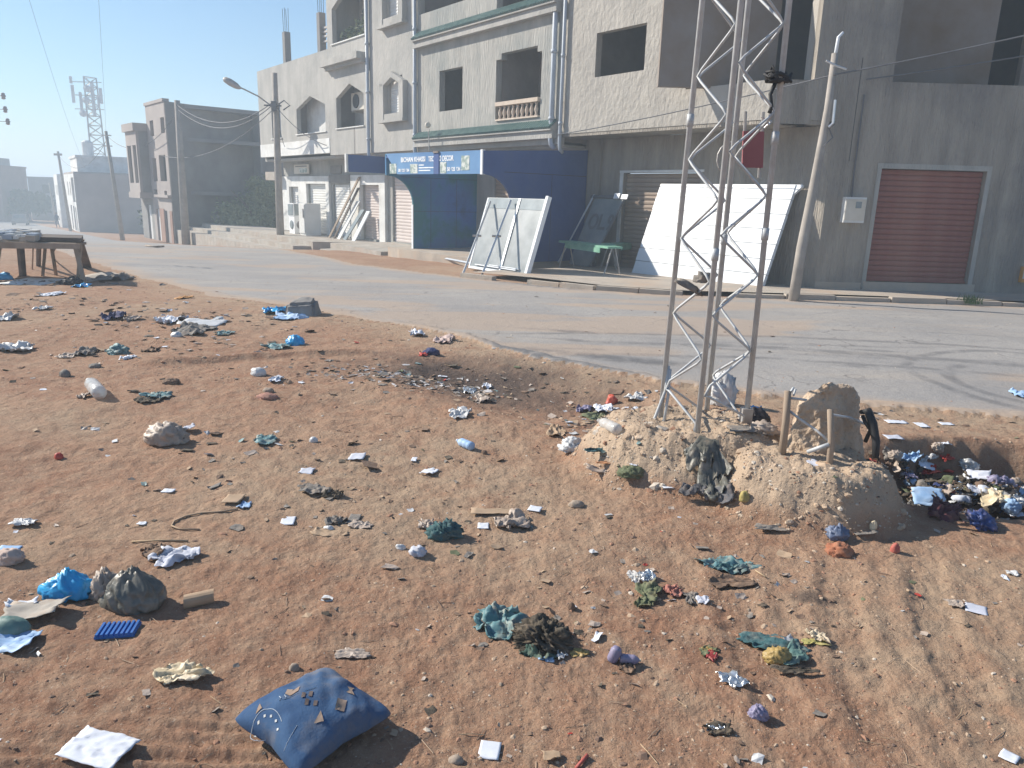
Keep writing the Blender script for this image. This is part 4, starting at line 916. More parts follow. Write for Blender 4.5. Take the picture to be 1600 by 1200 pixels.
part(h3, 'water_tank', 'tank', H3L, lambda b: b.lathe([(.5, 0), (.55, .2), (.55, 1.5), (.3, 1.7)], 12, (7.5, -2.2, 4.6)))
H4L, l4 = house_frame((-55.5, 92), (-62, 102)); H4R, r4 = house_frame((-52.5, 93), (-55.5, 92))
h4 = thing('white_street_house', 'small bright white house left of the beige house', 'house', Matrix.Translation((-55.5, 92, -3.5)))
part(h4, 'wall', 'white_wall', H4L, lambda b: b.wall(0, l4, -4, 2.6, 0, .3, [(1, 2, .4, 1.6), (3.4, 4.4, .4, 1.6), (6, 7, .4, 1.6), (1.2, 2.4, -3.8, -1.4), (5, 6.4, -3.8, -1.4)]))
part(h4, 'wall', 'white_wall', H4R, lambda b: b.box((0, -.3, -4), (r4-.003, 0, 2.6)))
part(h4, 'roof', 'white_wall', H4L, lambda b: b.box((.01, -4, 2.602), (l4, -.01, 2.9)))
part(h4, 'inner_wall', 'far_grey', H4L, lambda b: b.box((.3, -2.2, -4), (l4, -2, 2.6)))
# low walls between the houses
for (a, b_, h_, m_, lb) in (((-18.9, 50.4), (-9.0, 42.3), 1.7, 'blockdark', 'low dark block wall behind the olive tree'), ((-37.5, 77), (-24.5, 55.5), 1.7, 'far_grey', 'low grey wall between the beige house and the bay house')):
    A_ = Vector((*a, 0)); B_ = Vector((*b_, 0)); u = (B_-A_).normalized(); v = Vector((-u.y, u.x, 0))*.1; w_ = MB(); z0 = min(hz(a), hz(b_))-.5
    w_.prism([tuple(A_-v+Vector((0, 0, z0))), tuple(B_-v+Vector((0, 0, z0))), tuple(B_+v+Vector((0, 0, z0))), tuple(A_+v+Vector((0, 0, z0)))], (0, 0, h_+.5+.3)); o = w_.build('boundary_wall', m_, None); tag(o, lb, 'wall')
# the shaded houses at the end of the street, left
def block_house(cx_, cy_, wx, wy, z0, z1, m_, label, wins=(), rot=0., extra=None, m2='dark'):
    F_ = Matrix.Translation((cx_, cy_, 0))@Matrix.Rotation(rot+math.pi, 4, 'Z')
    t = thing('block_house', label, 'house', Matrix.Translation((cx_, cy_, z0)))
    def w_(b):
        b.wall(-wx/2, wx/2, z0, z1, wy/2, .3, wins); b.box((-wx/2, -wy/2, z0), (-wx/2+.3, wy/2-.3, z1)); b.box((wx/2-.3, -wy/2, z0), (wx/2, wy/2-.3, z1)); b.box((-wx/2+.3, -wy/2, z0), (wx/2-.3, -wy/2+.3, z1))
    part(t, 'wall', m_, F_, w_)
    part(t, 'roof', m_, F_, lambda b: b.box((-wx/2-.1, -wy/2-.1, z1+.002), (wx/2+.1, wy/2+.1, z1+.25)))
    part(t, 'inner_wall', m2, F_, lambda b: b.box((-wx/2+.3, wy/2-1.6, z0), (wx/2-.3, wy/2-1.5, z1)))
    if extra: part(t, *extra[:2], F_, extra[2])
    return t
w5 = [(-2.8, -1.6, 1.3, 2.4), (-.4, .8, 1.3, 2.4), (2.2, 3.4, 1.3, 2.4), (-2.5, -.5, -3.8, -1.6), (1.2, 3.0, -3.8, -1.6)]
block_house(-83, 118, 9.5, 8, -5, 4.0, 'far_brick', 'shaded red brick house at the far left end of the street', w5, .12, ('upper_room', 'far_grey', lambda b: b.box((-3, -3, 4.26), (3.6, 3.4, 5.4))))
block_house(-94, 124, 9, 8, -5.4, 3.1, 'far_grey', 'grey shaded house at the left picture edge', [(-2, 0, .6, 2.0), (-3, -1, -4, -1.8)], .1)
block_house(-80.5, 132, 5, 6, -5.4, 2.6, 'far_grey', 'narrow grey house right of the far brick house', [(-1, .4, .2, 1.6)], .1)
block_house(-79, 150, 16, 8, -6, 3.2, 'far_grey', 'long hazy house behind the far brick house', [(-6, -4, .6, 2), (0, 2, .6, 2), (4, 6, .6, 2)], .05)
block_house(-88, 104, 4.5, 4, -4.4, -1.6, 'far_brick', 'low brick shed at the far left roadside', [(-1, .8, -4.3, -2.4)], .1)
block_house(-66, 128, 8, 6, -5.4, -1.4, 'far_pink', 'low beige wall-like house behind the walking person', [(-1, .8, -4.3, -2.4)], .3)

# ------------------------------------------------------------------ trees
def tree(nm, label, x, y, h, w_, n_, m_, leafsz=.12, trunk=1.0, seed=1, flat=1.):
    rr = random.Random(seed); z = hz((x, y)); t = thing(nm, label, 'tree', Matrix.Translation((x, y, z)))
    mb = MB(); ends = []
    mb.tube([(x, y, z-.2), (x+.1, y, z+trunk*.5), (x+.05, y, z+trunk)], [.16, .13, .11], 8)
    for k in range(8):
        a = rr.random()*6.28; L_ = w_*.4*(.6+rr.random()*.5); p1 = Vector((x+.05, y, z+trunk*.95)); p3 = Vector((x+math.cos(a)*L_, y+math.sin(a)*L_, z+trunk+(h-trunk)*(.25+.6*rr.random()))); p2 = p1.lerp(p3, .5)+Vector((0, 0, .15))
        mb.tube([p1, p2, p3], [.07, .045, .02], 5); ends += [p2, p3, p3]
    mb.build('trunk', 'bark', t, True)
    mb = MB(); cl = []
    for k in range(34):
        a = rr.random()*6.28; q = rr.random()**.5; cl.append((Vector((x+math.cos(a)*q*w_*.46, y+math.sin(a)*q*w_*.46, z+trunk*.75+(h-trunk*.75)*(.12+.8*rr.random()*(1-.45*q*q)))), .25+.28*rr.random()))
    for k in range(n_):
        c, s_ = cl[rr.randrange(len(cl))]; g = Vector((rr.gauss(0, 1), rr.gauss(0, 1), rr.gauss(0, .8)))*s_*.62*w_/3.5; c = c+g
        a = Vector((rr.gauss(0, 1), rr.gauss(0, 1), rr.gauss(0, 1))).normalized(); b2 = a.orthogonal().normalized()*leafsz*.42; a = a*leafsz
        mb.face([tuple(c-a), tuple(c+b2), tuple(c+a), tuple(c-b2)])
    stuff(mb.build('crown', m_, t))
    return t
tree('olive_tree', 'wide grey green olive tree over the dark low wall', -15.3, 45.2, 4.0, 4.4, 15000, 'leaf', .12, 1.1, 5)
tree('leafy_tree', 'dark tree between the leaning pole and the bay house', -27.0, 60.5, 3.9, 5.0, 4000, 'leaf_d', .22, 1.2, 6)
tree('leafy_tree', 'dark tree at the far end of the street, below the hills', -76.5, 118., 5.2, 6.5, 2500, 'leaf_d', .4, 1.5, 8)
tree('leafy_tree', 'small far tree beside the left edge houses', -90, 106., 3.6, 4, 1200, 'leaf_d', .4, 1.2, 9)

# ------------------------------------------------------------------ poles, lamps, wires
def pole(label, bx, by, bz, tx, tz, r0=.14, r1=.09, cap=True, m_='pole', grp='utility poles along the street'):
    t = thing('utility_pole', label, 'pole', Matrix.Translation((bx, by, bz)), grp)
    mb = MB(); mb.tube([(bx, by, bz-.3), ((bx+tx)/2, by, (bz+tz)/2), (tx, by, tz)], [r0, (r0+r1)/2, r1], 8); mb.build('shaft', m_, t, True)
    return t
p1 = pole('grey concrete pole with a street lamp before the white shop fronts', -10.95, 34.9, -.78, -10.88, 6.7, .19, .12)
mb = MB(); mb.tube([(-10.9, 34.9, 5.2), (-11.6, 34.75, 5.7), (-12.15, 34.6, 5.95), (-12.4, 34.5, 6.05)], .035, 6); arm = mb.build('lamp_arm', 'galv', p1)
mb = MB(); mb.M = Matrix.Translation((-12.62, 34.45, 6.12))@Matrix.Rotation(math.radians(-25), 4, 'Y')@Matrix.Rotation(math.radians(15), 4, 'Z'); mb.M = Matrix.Translation((-12.62, 34.45, 6.16))@Matrix.Rotation(math.radians(28), 4, 'Y')
mb.lathe([(.02, -.42), (.12, -.34), (.15, -.1), (.13, .2), (.07, .38), (.03, .42)], 10, (0, 0, 0), Matrix.Rotation(math.radians(90), 3, 'Y')); mb.build('lamp_head', 'galv', p1, True)
mb = MB(); mb.box((-11.35, 34.7, 5.3), (-10.6, 34.8, 5.36)); mb.box((-11.0, 34.6, 5.1), (-10.8, 34.78, 5.5)); mb.build('bracket', 'cable', p1)
mb = MB(); mb.tube([(-10.7, 34.75, 5.4), (-10.45, 34.7, 5.55), (-10.2, 34.7, 5.35), (-10.5, 34.7, 5.15)], .03, 6); mb.build('cable_loop', 'cable', p1)
p2 = pole('thick pale square pole beside the grey bay house', -18.05, 41.0, -1.3, -17.95, 6.1, .24, .15)
p3 = pole('thin leaning pole with small crossbar in front of the beige house', -27.9, 53.2, -2.1, -28.35, 5.3, .17, .10)
mb = MB(); mb.box((-28.6, 53.1, 5.0), (-28.0, 53.2, 5.06)); mb.box((-28.6, 53.1, 4.3), (-28.0, 53.2, 4.36)); mb.build('crossbar', 'galv', p3)
p4 = pole('pole standing before the white upper room of the beige house', -46.0, 77.6, -2.9, -46.4, 4.9, .17, .11)
mb = MB(); mb.box((-46.8, 77.5, 4.5), (-46.0, 77.6, 4.7)); mb.build('crossbar', 'galv', p4)
pole('small far pole near the walking person', -66, 108., -3.95, -66.3, 1.9, .17, .12)
pole('most distant pole at the end of the street', -70.5, 117., -4.2, -70.4, 1.4, .17, .12)
pole('short post at the corner of the bay house lot', -17.6, 44.6, -1.4, -17.6, .2, .14, .12, grp='utility poles along the street')
p8 = thing('service_pole', 'slim weathered pole leaning in front of the corner building', 'pole', Matrix.Translation((5.42, 14.35, -.02)))
mb = MB(); mb.tube([(5.40, 14.35, -.25), (5.44, 14.35, .9), (5.55, 14.38, 2.2), (5.63, 14.4, 3.4), (5.64, 14.42, 4.35)], [.102, .094, .082, .068, .058], 10); mb.build('shaft', 'pole', p8, True)
mb = MB(); mb.tube([(5.64, 14.41, 4.2), (5.66, 14.41, 4.62), (5.73, 14.4, 4.70)], [.034, .03, .022], 8); mb.build('top_pipe', 'white_alu', p8, True)
mb = MB(); mb.tube([(5.45, 14.3, 4.20), (5.62, 14.3, 4.13), (5.85, 14.35, 4.08)], .02, 5); mb.tube([(5.70, 14.3, 3.55), (5.71, 14.3, 3.15), (5.64, 14.3, 3.08)], .025, 5); mb.build('bracket', 'alu', p8)
mb = MB(); mb.tube([(5.64, 14.32, 3.1), (5.74, 14.3, 2.9), (5.6, 14.3, 2.75)], .012, 4); mb.build('wire_end', 'cable', p8)
def wire(a, b_, sag, r, label, n_=14, grp='overhead wires', m_='cable'):
    a = Vector(a); b_ = Vector(b_); pts = [a.lerp(b_, k/n_)-Vector((0, 0, sag*4*(k/n_)*(1-k/n_))) for k in range(n_+1)]
    t = MB(); t.tube(pts, r, 4); o = t.build('overhead_wire', m_, None); tag(o, label, 'wire', grp); return o
def fz(t, s, z): return FL @ Vector((t, s, z))
wire(fz(7.3, 1.2, 3.35), (5.64, 14.35, 3.98), .06, .012, 'thin cable rising from the grey downpipes to the slim leaning pole')
wire((5.64, 14.35, 3.98), (14, 14.2, 6.1), .10, .014, 'upper cable from the slim pole to the right picture edge')
wire((6.95, 16.0, 4.18), (15, 14.6, 5.75), .12, .014, 'lower cable from the dark wall stain to the right picture edge')
wire((-10.85, 34.8, 5.3), fz(22.3, 1.1, 3.6), .25, .016, 'cable falling from the lamp pole to the white band')
wire((-10.85, 34.8, 5.2), fz(27.0, 1.1, 3.7), .2, .014, 'short cable from the lamp pole to the far shops')
wire((-18.0, 40.95, 5.9), (-10.95, 34.8, 5.5), .9, .025, 'upper of the sagging cables between square pole and lamp pole')
wire((-18.0, 40.95, 5.7), (-10.95, 34.8, 5.4), 1.0, .025, 'lower of the sagging cables between square pole and lamp pole')
wire((-20.1, 43.4, 3.4), (-10.95, 34.8, 5.2), .8, .02, 'cable from the bay house corner to the lamp pole')
wire((-28.2, 53.2, 4.9), (-18.0, 41.0, 5.5), 1.2, .02, 'cable between the thin leaning pole and the square pole')
wire((-46.3, 77.6, 4.4), (-28.3, 53.2, 4.8), 1.5, .02, 'cable between the two far poles')
wire((-9.5, 13., 12.6), (-60., 108., 3.4), 3.0, .006, 'faint high wire crossing the sky, left one', 30)
wire((-6.5, 13., 12.9), (-58., 108., 3.9), 3.0, .006, 'faint high wire crossing the sky, right one', 30)
for i, (px, py, lb) in enumerate(((5, 150, 'top'), (8, 171, 'middle'), (12, 190, 'lowest'))):
    v = ray(px, py); c = Vector((0, 0, EYE))+Vector(v)*24
    il = thing('line_insulator', lb+' dark insulator on the wires at the left sky edge', 'insulator', Matrix.Translation(c), 'line insulators')
    mb = MB(); mb.lathe([(.02, -.08), (.055, -.06), (.035, -.03), (.065, 0), (.035, .04), (.05, .06), (.02, .08)], 8, c); mb.build('body', 'tank', il, True)
    mb = MB(); mb.tube([c+Vector((-14, 2, .9)), c+Vector((-5, .7, .1)), c], .006, 4); mb.build('wire', 'cable', il)

# phone mast behind the beige house
CTX, CTY, CT0, CT1 = -59.3, 108., -4, 16.0
ct = thing('phone_mast', 'tall green grey lattice phone mast with antennas behind the beige house', 'mast', Matrix.Translation((CTX, CTY, CT0)))
def lattice(parent, cxx, cyy, z0, z1, w0, w1, n_, rl, rb, m_, rot=.5):
    def c(k, z):
        w_ = w0+(w1-w0)*(z-z0)/(z1-z0); a = rot+k*2*math.pi/3; return Vector((cxx+w_*math.cos(a), cyy+w_*math.sin(a), z))
    for k in range(3): mb = MB(); mb.tube([c(k, z0), c(k, z1)], rl, 5); mb.build('leg', m_, parent)
    mb = MB()
    for i in range(n_):
        za, zb_ = z0+(z1-z0)*i/n_, z0+(z1-z0)*(i+1)/n_
        for k in range(3): mb.tube([c(k, za), c((k+1) % 3, zb_)], rb, 4, False); mb.tube([c((k+1) % 3, za), c(k, zb_)], rb, 4, False); mb.tube([c(k, zb_), c((k+1) % 3, zb_)], rb, 4, False)
    stuff(mb.build('bracing', m_, parent))
lattice(ct, CTX, CTY, CT0, CT1, 1.35, 1.0, 16, .10, .045, 'galv')
for i, (dx, z0, z1, w_) in enumerate(((-1.9, 12.6, 14.9, .14), (-2.0, 15.1, 16.0, .13), (1.9, 12.6, 14.6, .14), (1.5, 12.0, 13.6, .10), (-.9, 11.6, 14.0, .13), (.8, 11.0, 15.3, .16))):
    mb = MB(); mb.box((CTX+dx-w_, CTY-.8, z0), (CTX+dx+w_, CTY-.5, z1)); mb.build('antenna_panel', 'tank', ct)
for z in (11.8, 13.6, 15.3): mb = MB(); mb.box((CTX-2.0, CTY-.45, z), (CTX+2.0, CTY-.33, z+.10)); mb.build('antenna_arm', 'galv', ct)
for z, dx in ((12.9, .2), (14.4, .5), (11.2, -.4)): mb = MB(); mb.lathe([(.45, 0), (.45, .3), (.1, .45)], 12, (CTX+dx, CTY-1.2, z), Matrix.Rotation(math.pi/2, 3, 'X')); mb.build('dish', 'tank', ct)

# ------------------------------------------------------------------ the lattice mast in the mound
MC = Vector((1.245, 4.63, 0)); vv = Vector((MC.x, MC.y, 0)).normalized(); vr = Vector((vv.y, -vv.x, 0)); rr_ = .274
tw = math.radians(-5)
cor = []
for k in range(4):                                 # left, front, right, back
    a = tw+k*math.pi/2; cor.append(MC-vr*rr_*math.cos(a)-vv*rr_*math.sin(a))
MT = 9.5
lm = thing('lattice_mast', 'square lattice mast of dusty steel tube rising out of the earth mound', 'mast', Matrix.Translation((MC.x, MC.y, .25)))
def legp(k, z): c = MC.lerp(cor[k % 4], 1-.046*z); return Vector((c.x, c.y, z))+Vector((.006, 0, 0))*z
for k in range(4):
    z0 = .12 if k != 2 else .2
    mb = MB(); mb.tube([legp(k, z0), legp(k, MT)], .0170, 10); mb.build('leg', 'mast', lm, True)
PT = .47
for f in range(4):
    a, b_ = f, f+1; n_ = int((MT-.3)/(PT/2)); ph = [0, .035, .035, 0][f]; flip = [0, 0, 1, 0][f]
    mb = MB(); pts = []
    for i in range(n_):
        z = .265+ph+i*PT/2; k = {0: (b_, a), 1: (b_, a), 2: (a, b_), 3: (a, b_)}[f][i % 2]; o_ = b_ if k == a else a
        P_ = legp(k, z); dirn = (legp(o_, z)-P_).normalized()
        base_in = P_+dirn*.028
        w_ = .012*random.uniform(-1, 1)
        pts += [base_in+Vector((0, 0, -.035))+dirn*.035, base_in, base_in+Vector((0, 0, .035))+dirn*.035]
    if f in (0, 1):                                # the lowest braces are bent
        pts[2] += Vector((.02, -.03, .03)); pts[4] += Vector((0, 0, -.03))
    mb.tube(pts, .0082, 6); mb.build('zigzag_brace', 'mast', lm, True)
mb = MB(); mb.tube([legp(0, .62)+Vector((.02, 0, 0)), legp(0, .45)+Vector((.01, -.02, 0)), legp(0, .30)+Vector((-.04, -.05, 0)), legp(0, .12)+Vector((-.10, -.08, 0))], .011, 6); mb.build('bent_brace', 'mast', lm, True)
mb = MB(); mb.tube([legp(0, .60)+Vector((.03, -.01, 0)), legp(0, .42)+Vector((.03, -.03, 0)), legp(0, .2)+Vector((-.0, -.10, 0))], .010, 6); mb.build('bent_brace', 'mast', lm, True)
mb = MB(); q = legp(2, .34); mb.box(q-Vector((.035, .03, .06)), q+Vector((.03, .03, .06))); mb.build('joint_plate', 'galv', lm)
for k, zz in ((1, 1.33), (0, 2.1), (2, 1.45), (2, 2.0), (3, 1.4)):
    q = legp(k, zz); mb = MB(); mb.tube([q, q+Vector((0, 0, .07))], .0215, 10); mb.build('sleeve', 'mast', lm, True)
# dark cable lump tied at the right leg
q = legp(2, 2.36)
kn = thing('cable_tangle', 'dark tangle of black cable tied high on the right mast leg', 'cable', Matrix.Translation(q))
mb = MB(); rr2 = random.Random(3)
for k in range(7):
    pts = [q+Vector((math.cos(a)*(.05+.03*rr2.random())-.02, math.sin(a)*.05, rr2.gauss(0, .018))) for a in np.linspace(0, 6.2, 9)]
    mb.tube(pts, .009, 5)
mb.tube([q+Vector((-.03, 0, -.02)), q+Vector((-.06, -.02, -.09)), q+Vector((-.045, -.02, -.16)), q+Vector((-.055, -.02, -.19))], .012, 5); mb.build('coils', 'black', kn, True)
# red metal plate hung inside the mast
rbx = Vector((1.43, 4.95, 0)); v_ = ray(1176, 262); tt = 4.95/v_[1]; C_ = Vector((v_[0]*tt, 4.95, EYE+v_[2]*tt)); v_ = ray(1178, 205); tt = 4.95/v_[1]; D_ = Vector((v_[0]*tt, 4.95, EYE+v_[2]*tt))
rb = thing('red_plate', 'faded red steel plate on two rods hung inside the mast', 'metal plate', Matrix.Translation(C_))
hw = .066
mb = MB(); mb.prism([tuple(C_+Vector((-hw, 0, 0))), tuple(C_+Vector((hw, 0, 0))), tuple(D_+Vector((hw, 0, 0))), tuple(D_+Vector((-hw, 0, 0)))], (0, .02, 0)); mb.build('plate', 'red_box', rb)
for s_ in (-1, 1): mb = MB(); mb.tube([C_+Vector((s_*(hw-.01), .03, -.06 if s_ > 0 else .02)), D_+Vector((s_*(hw-.01), .03, .12))], .010, 6); mb.build('rod', 'galv', rb)
mb = MB(); mb.tube([D_+Vector((hw, 0, .02)), D_+Vector((hw+.03, -.02, .06)), D_+Vector((hw-.03, -.02, .08)), D_+Vector((hw+.02, -.03, .04))], .007, 5); mb.build('tie_wire', 'alu', rb)
mb = MB(); pts = [C_+Vector((-hw-.02+.10*math.cos(a)*.9-.06, -.02, .05+.10*math.sin(a))) for a in np.linspace(1.2, 4.6, 9)]; mb.tube(pts, .007, 5); mb.build('wire_loop', 'galv', rb)
# stone lump hanging in the lower mast (dirty rag)
# ------------------------------------------------------------------ the cast concrete block with its posts
BK, _ = G(1285, 712)
cbk = thing('concrete_block', 'crumbling earth coloured concrete block bound with steel posts on the mound', 'concrete block', Matrix.Translation(BK))
def lump(pts_bot, pts_top, m_, parent, name, amp=.012, sub=3, sc=16, seed=0, rnd=.0):
    import bmesh
    bm = bmesh.new(); n_ = len(pts_bot)
    a = [bm.verts.new(p) for p in pts_bot]; b = [bm.verts.new(p) for p in pts_top]
    bm.faces.new(a[::-1]); bm.faces.new(b)
    for k in range(n_): bm.faces.new([a[k], a[(k+1) % n_], b[(k+1) % n_], b[k]])
    bmesh.ops.recalc_face_normals(bm, faces=bm.faces)
    bmesh.ops.bevel(bm, geom=list(bm.edges), offset=.03 if rnd == 0 else rnd, segments=2, affect='EDGES')
    bmesh.ops.triangulate(bm, faces=bm.faces)
    bmesh.ops.subdivide_edges(bm, edges=bm.edges, cuts=sub, use_grid_fill=True)
    bmesh.ops.subdivide_edges(bm, edges=bm.edges, cuts=2, use_grid_fill=True)
    bm.normal_update()
    co = np.array([v.co[:] for v in bm.verts]); nn = np.array([v.normal[:] for v in bm.verts])
    d_ = fbm(co[:, 0]*sc+co[:, 2]*sc*.7, co[:, 1]*sc-co[:, 2]*sc*.8, 5, 100+seed, .6)
    co = co+nn*(d_*amp)[:, None]
    for v, c in zip(bm.verts, co): v.co = Vector(c)
    inv = world_of(parent).inverted()
    bmesh.ops.transform(bm, matrix=inv, verts=bm.verts)
    me = bpy.data.meshes.new(name); bm.to_mesh(me); bm.free(); me.materials.append(M[m_]); me.polygons.foreach_set('use_smooth', [True]*len(me.polygons))
    o = bpy.data.objects.new(name, me); col.objects.link(o); o.parent = parent; return o
def vp(px, py, y): v = ray(px, py); t = y/v[1]; return Vector((v[0]*t, y, EYE+v[2]*t))
# corners of the block: bottom and top, front face towards the viewer's left
yb = 4.12
Bt = [vp(1224, 712, 4.17), vp(1296, 732, 4.02), vp(1358, 712, 4.30), vp(1300, 680, 4.62)]
Tp = [vp(1238, 628, 4.24), vp(1290, 596, 4.16), vp(1342, 593, 4.36), vp(1290, 612, 4.62)]
for b_ in Bt: b_.z -= .08
_n = (Tp[1]-Tp[0]).cross(Tp[2]-Tp[0]).normalized(); Tp[3].z = Tp[0].z-(_n.x*(Tp[3].x-Tp[0].x)+_n.y*(Tp[3].y-Tp[0].y))/_n.z
Tp[3].z = min(max(Tp[3].z, Tp[0].z-.05), Tp[2].z)
print('BLOCK', [tuple(round(c, 2) for c in q) for q in Bt+Tp])
lump(Bt, Tp, 'earth', cbk, 'body', .028, 4, 20, 3, .03)
def post(px0, py0, y0, px1, py1, y1, r, name='post', m_='mast'):
    mb = MB(); a = vp(px0, py0, y0); b_ = vp(px1, py1, y1); mb.tube([a-Vector((0, 0, .08)), a.lerp(b_, .5)+Vector((.004, 0, 0)), b_], [r*1.1, r, r*.92], 7); return mb.build(name, m_, cbk, True)
bdy = [c for c in bpy.data.objects if c.parent == cbk and c.name.startswith('body')][0]
rm = bdy.modifiers.new('remesh', 'REMESH'); rm.mode = 'VOXEL'; rm.voxel_size = .009; rm.use_smooth_shade = True
sm = bdy.modifiers.new('smooth', 'SMOOTH'); sm.factor = .6; sm.iterations = 14
for sz, st_, tp_ in ((.11, .040, 'CLOUDS'), (.022, .018, 'CLOUDS')):
    tx = bpy.data.textures.new('lumps', tp_); tx.noise_scale = sz; tx.noise_depth = 3
    dm = bdy.modifiers.new('lumps', 'DISPLACE'); dm.texture = tx; dm.strength = st_; dm.mid_level = .5
post(1223, 700, 4.08, 1231, 611, 4.10, .021, 'post', 'wood'); post(1298, 728, 3.93, 1297, 640, 3.97, .018, 'post', 'wood')
mb = MB(); mb.tube([vp(1231, 640, 4.1), vp(1250, 655, 4.08), vp(1275, 672, 4.02), vp(1296, 690, 3.95)], .008, 5); mb.tube([vp(1236, 622, 4.1), vp(1260, 625, 4.12)], .008, 5); mb.tube([vp(1262, 706, 4.02), vp(1296, 694, 3.94)], .012, 5); mb.tube([vp(1236, 612, 4.1), vp(1240, 606, 4.12)], .008, 5); mb.tube([vp(1240, 618, 4.1), vp(1243, 608, 4.14)], .006, 5); mb.build('binding_rod', 'mast', cbk, True)
mb = MB(); mb.tube([vp(1345, 644, 4.15), vp(1356, 642, 4.1), vp(1364, 662, 4.06), vp(1369, 690, 4.03), vp(1368, 716, 4.0)], [.012, .024, .024, .022, .018], 8); mb.tube([vp(1348, 650, 4.14), vp(1352, 660, 4.1), vp(1360, 672, 4.08), vp(1352, 690, 4.1)], .012, 6); mb.build('rubber_loop', 'black', cbk, True)
mb = MB(); mb.tube([vp(1300, 648, 3.98), vp(1325, 652, 4.1), vp(1350, 662, 4.2)], .008, 5); mb.build('binding_rod', 'mast', cbk, True)

# ------------------------------------------------------------------ the market stall on the left
stl = thing('market_stall', 'rickety wooden market stall with splayed legs on the left of the lot', 'stall', Matrix.Translation((-8.9, 14.0, -.1)))
def P3(px, py, y): return vp(px, py, y)
TZ = .60
def q3(px, y): 
    v = ray(px, 380); t = y/v[1]; return Vector((v[0]*t, y, TZ))
cA, cB, cC, cD = q3(-60, 13.4), q3(128, 13.5), q3(134, 14.9), q3(-40, 15.2)
for i in range(7):
    f0, f1 = i/7, (i+.93)/7; a = cA.lerp(cD, f0); b_ = cB.lerp(cC, f0); c = cB.lerp(cC, f1); e = cA.lerp(cD, f1)
    j = random.uniform(-.15, .1); u = (b_-a).normalized()
    mb = MB(); mb.prism([tuple(a), tuple(b_+u*j), tuple(c+u*j), tuple(e)], (0, 0, .035)); mb.build('plank', 'wood', stl)
mb = MB(); mb.prism([tuple(cA+Vector((0, -.02, -.10))), tuple(cB+Vector((0, -.02, -.06))), tuple(cB+Vector((0, -.02, .03))), tuple(cA+Vector((0, -.02, .03)))], (0, -.04, 0)); mb.build('front_rail', 'wood', stl)
mb = MB(); a = q3(52, 13.6)+Vector((0, 0, .05)); b_ = q3(128, 13.6)+Vector((0, 0, .05)); mb.prism([tuple(a), tuple(b_), tuple(q3(131, 14.5)+Vector((0, 0, .05))), tuple(q3(58, 14.5)+Vector((0, 0, .05)))], (0, 0, .07)); mb.build('dark_panel', 'wood_dark', stl)
def lg(px0, py0, y0, px1, y1, r=.035, m_='wood'):
    v = ray(px0, py0); g, _ = G(px0, py0); t = q3(px1, y1); mb = MB(); mb.tube([g-Vector((0, 0, .05)), t], r, 5); mb.build('leg', m_, stl)
lg(132, 443, 0, 117, 13.7, .045); lg(120, 440, 0, 126, 13.7, .03); lg(88, 430, 0, 80, 14.0, .035); lg(66, 431, 0, 72, 14.3, .03); lg(36, 430, 0, 32, 14.0, .07, 'wood_dark'); lg(60, 415, 0, 62, 15.0, .05, 'wood_dark'); lg(-10, 440, 0, 0, 13.8, .05); lg(50, 420, 0, 53, 14.6, .015)
g, _ = G(133, 417); t_ = q3(124, 14.8); mb = MB(); mb.prism([tuple(g-Vector((.12, 0, .05))), tuple(g+Vector((.14, 0, -.05))), tuple(t_+Vector((.06, 0, 0))), tuple(t_-Vector((.06, 0, 0)))], (0, .04, 0)); mb.build('leg', 'wood_dark', stl)
mb = MB(); a = q3(90, 13.9)-Vector((0, 0, .05)); g, _ = G(92, 412); mb.tube([a, a+Vector((-.12, .1, -.06)), a.lerp(g, .5)+Vector((-.15, 0, 0)), g], .018, 5); mb.build('curved_rod', 'galv', stl)
mb = MB(); rr3 = random.Random(8)
for k in range(170):
    f, g_ = rr3.random()*.62, rr3.random(); p = cA.lerp(cB, f).lerp(cD.lerp(cC, f), g_)+Vector((0, 0, .06+.06*rr3.random())); s_ = .03+.07*rr3.random()
    mb.box(p-Vector((s_, s_*.7, .02)), p+Vector((s_, s_*.7, .03+s_*.4)), None); mb.m = rr3.randrange(3); mb.mi[-6:] = [mb.m]*6
o = mb.build('rubble_heap', ['white_wall', 'concrete', 'pipe'], None); tag(o, 'pale rubble and scraps heaped on the left half of the market stall', 'rubble', None, 'stuff')
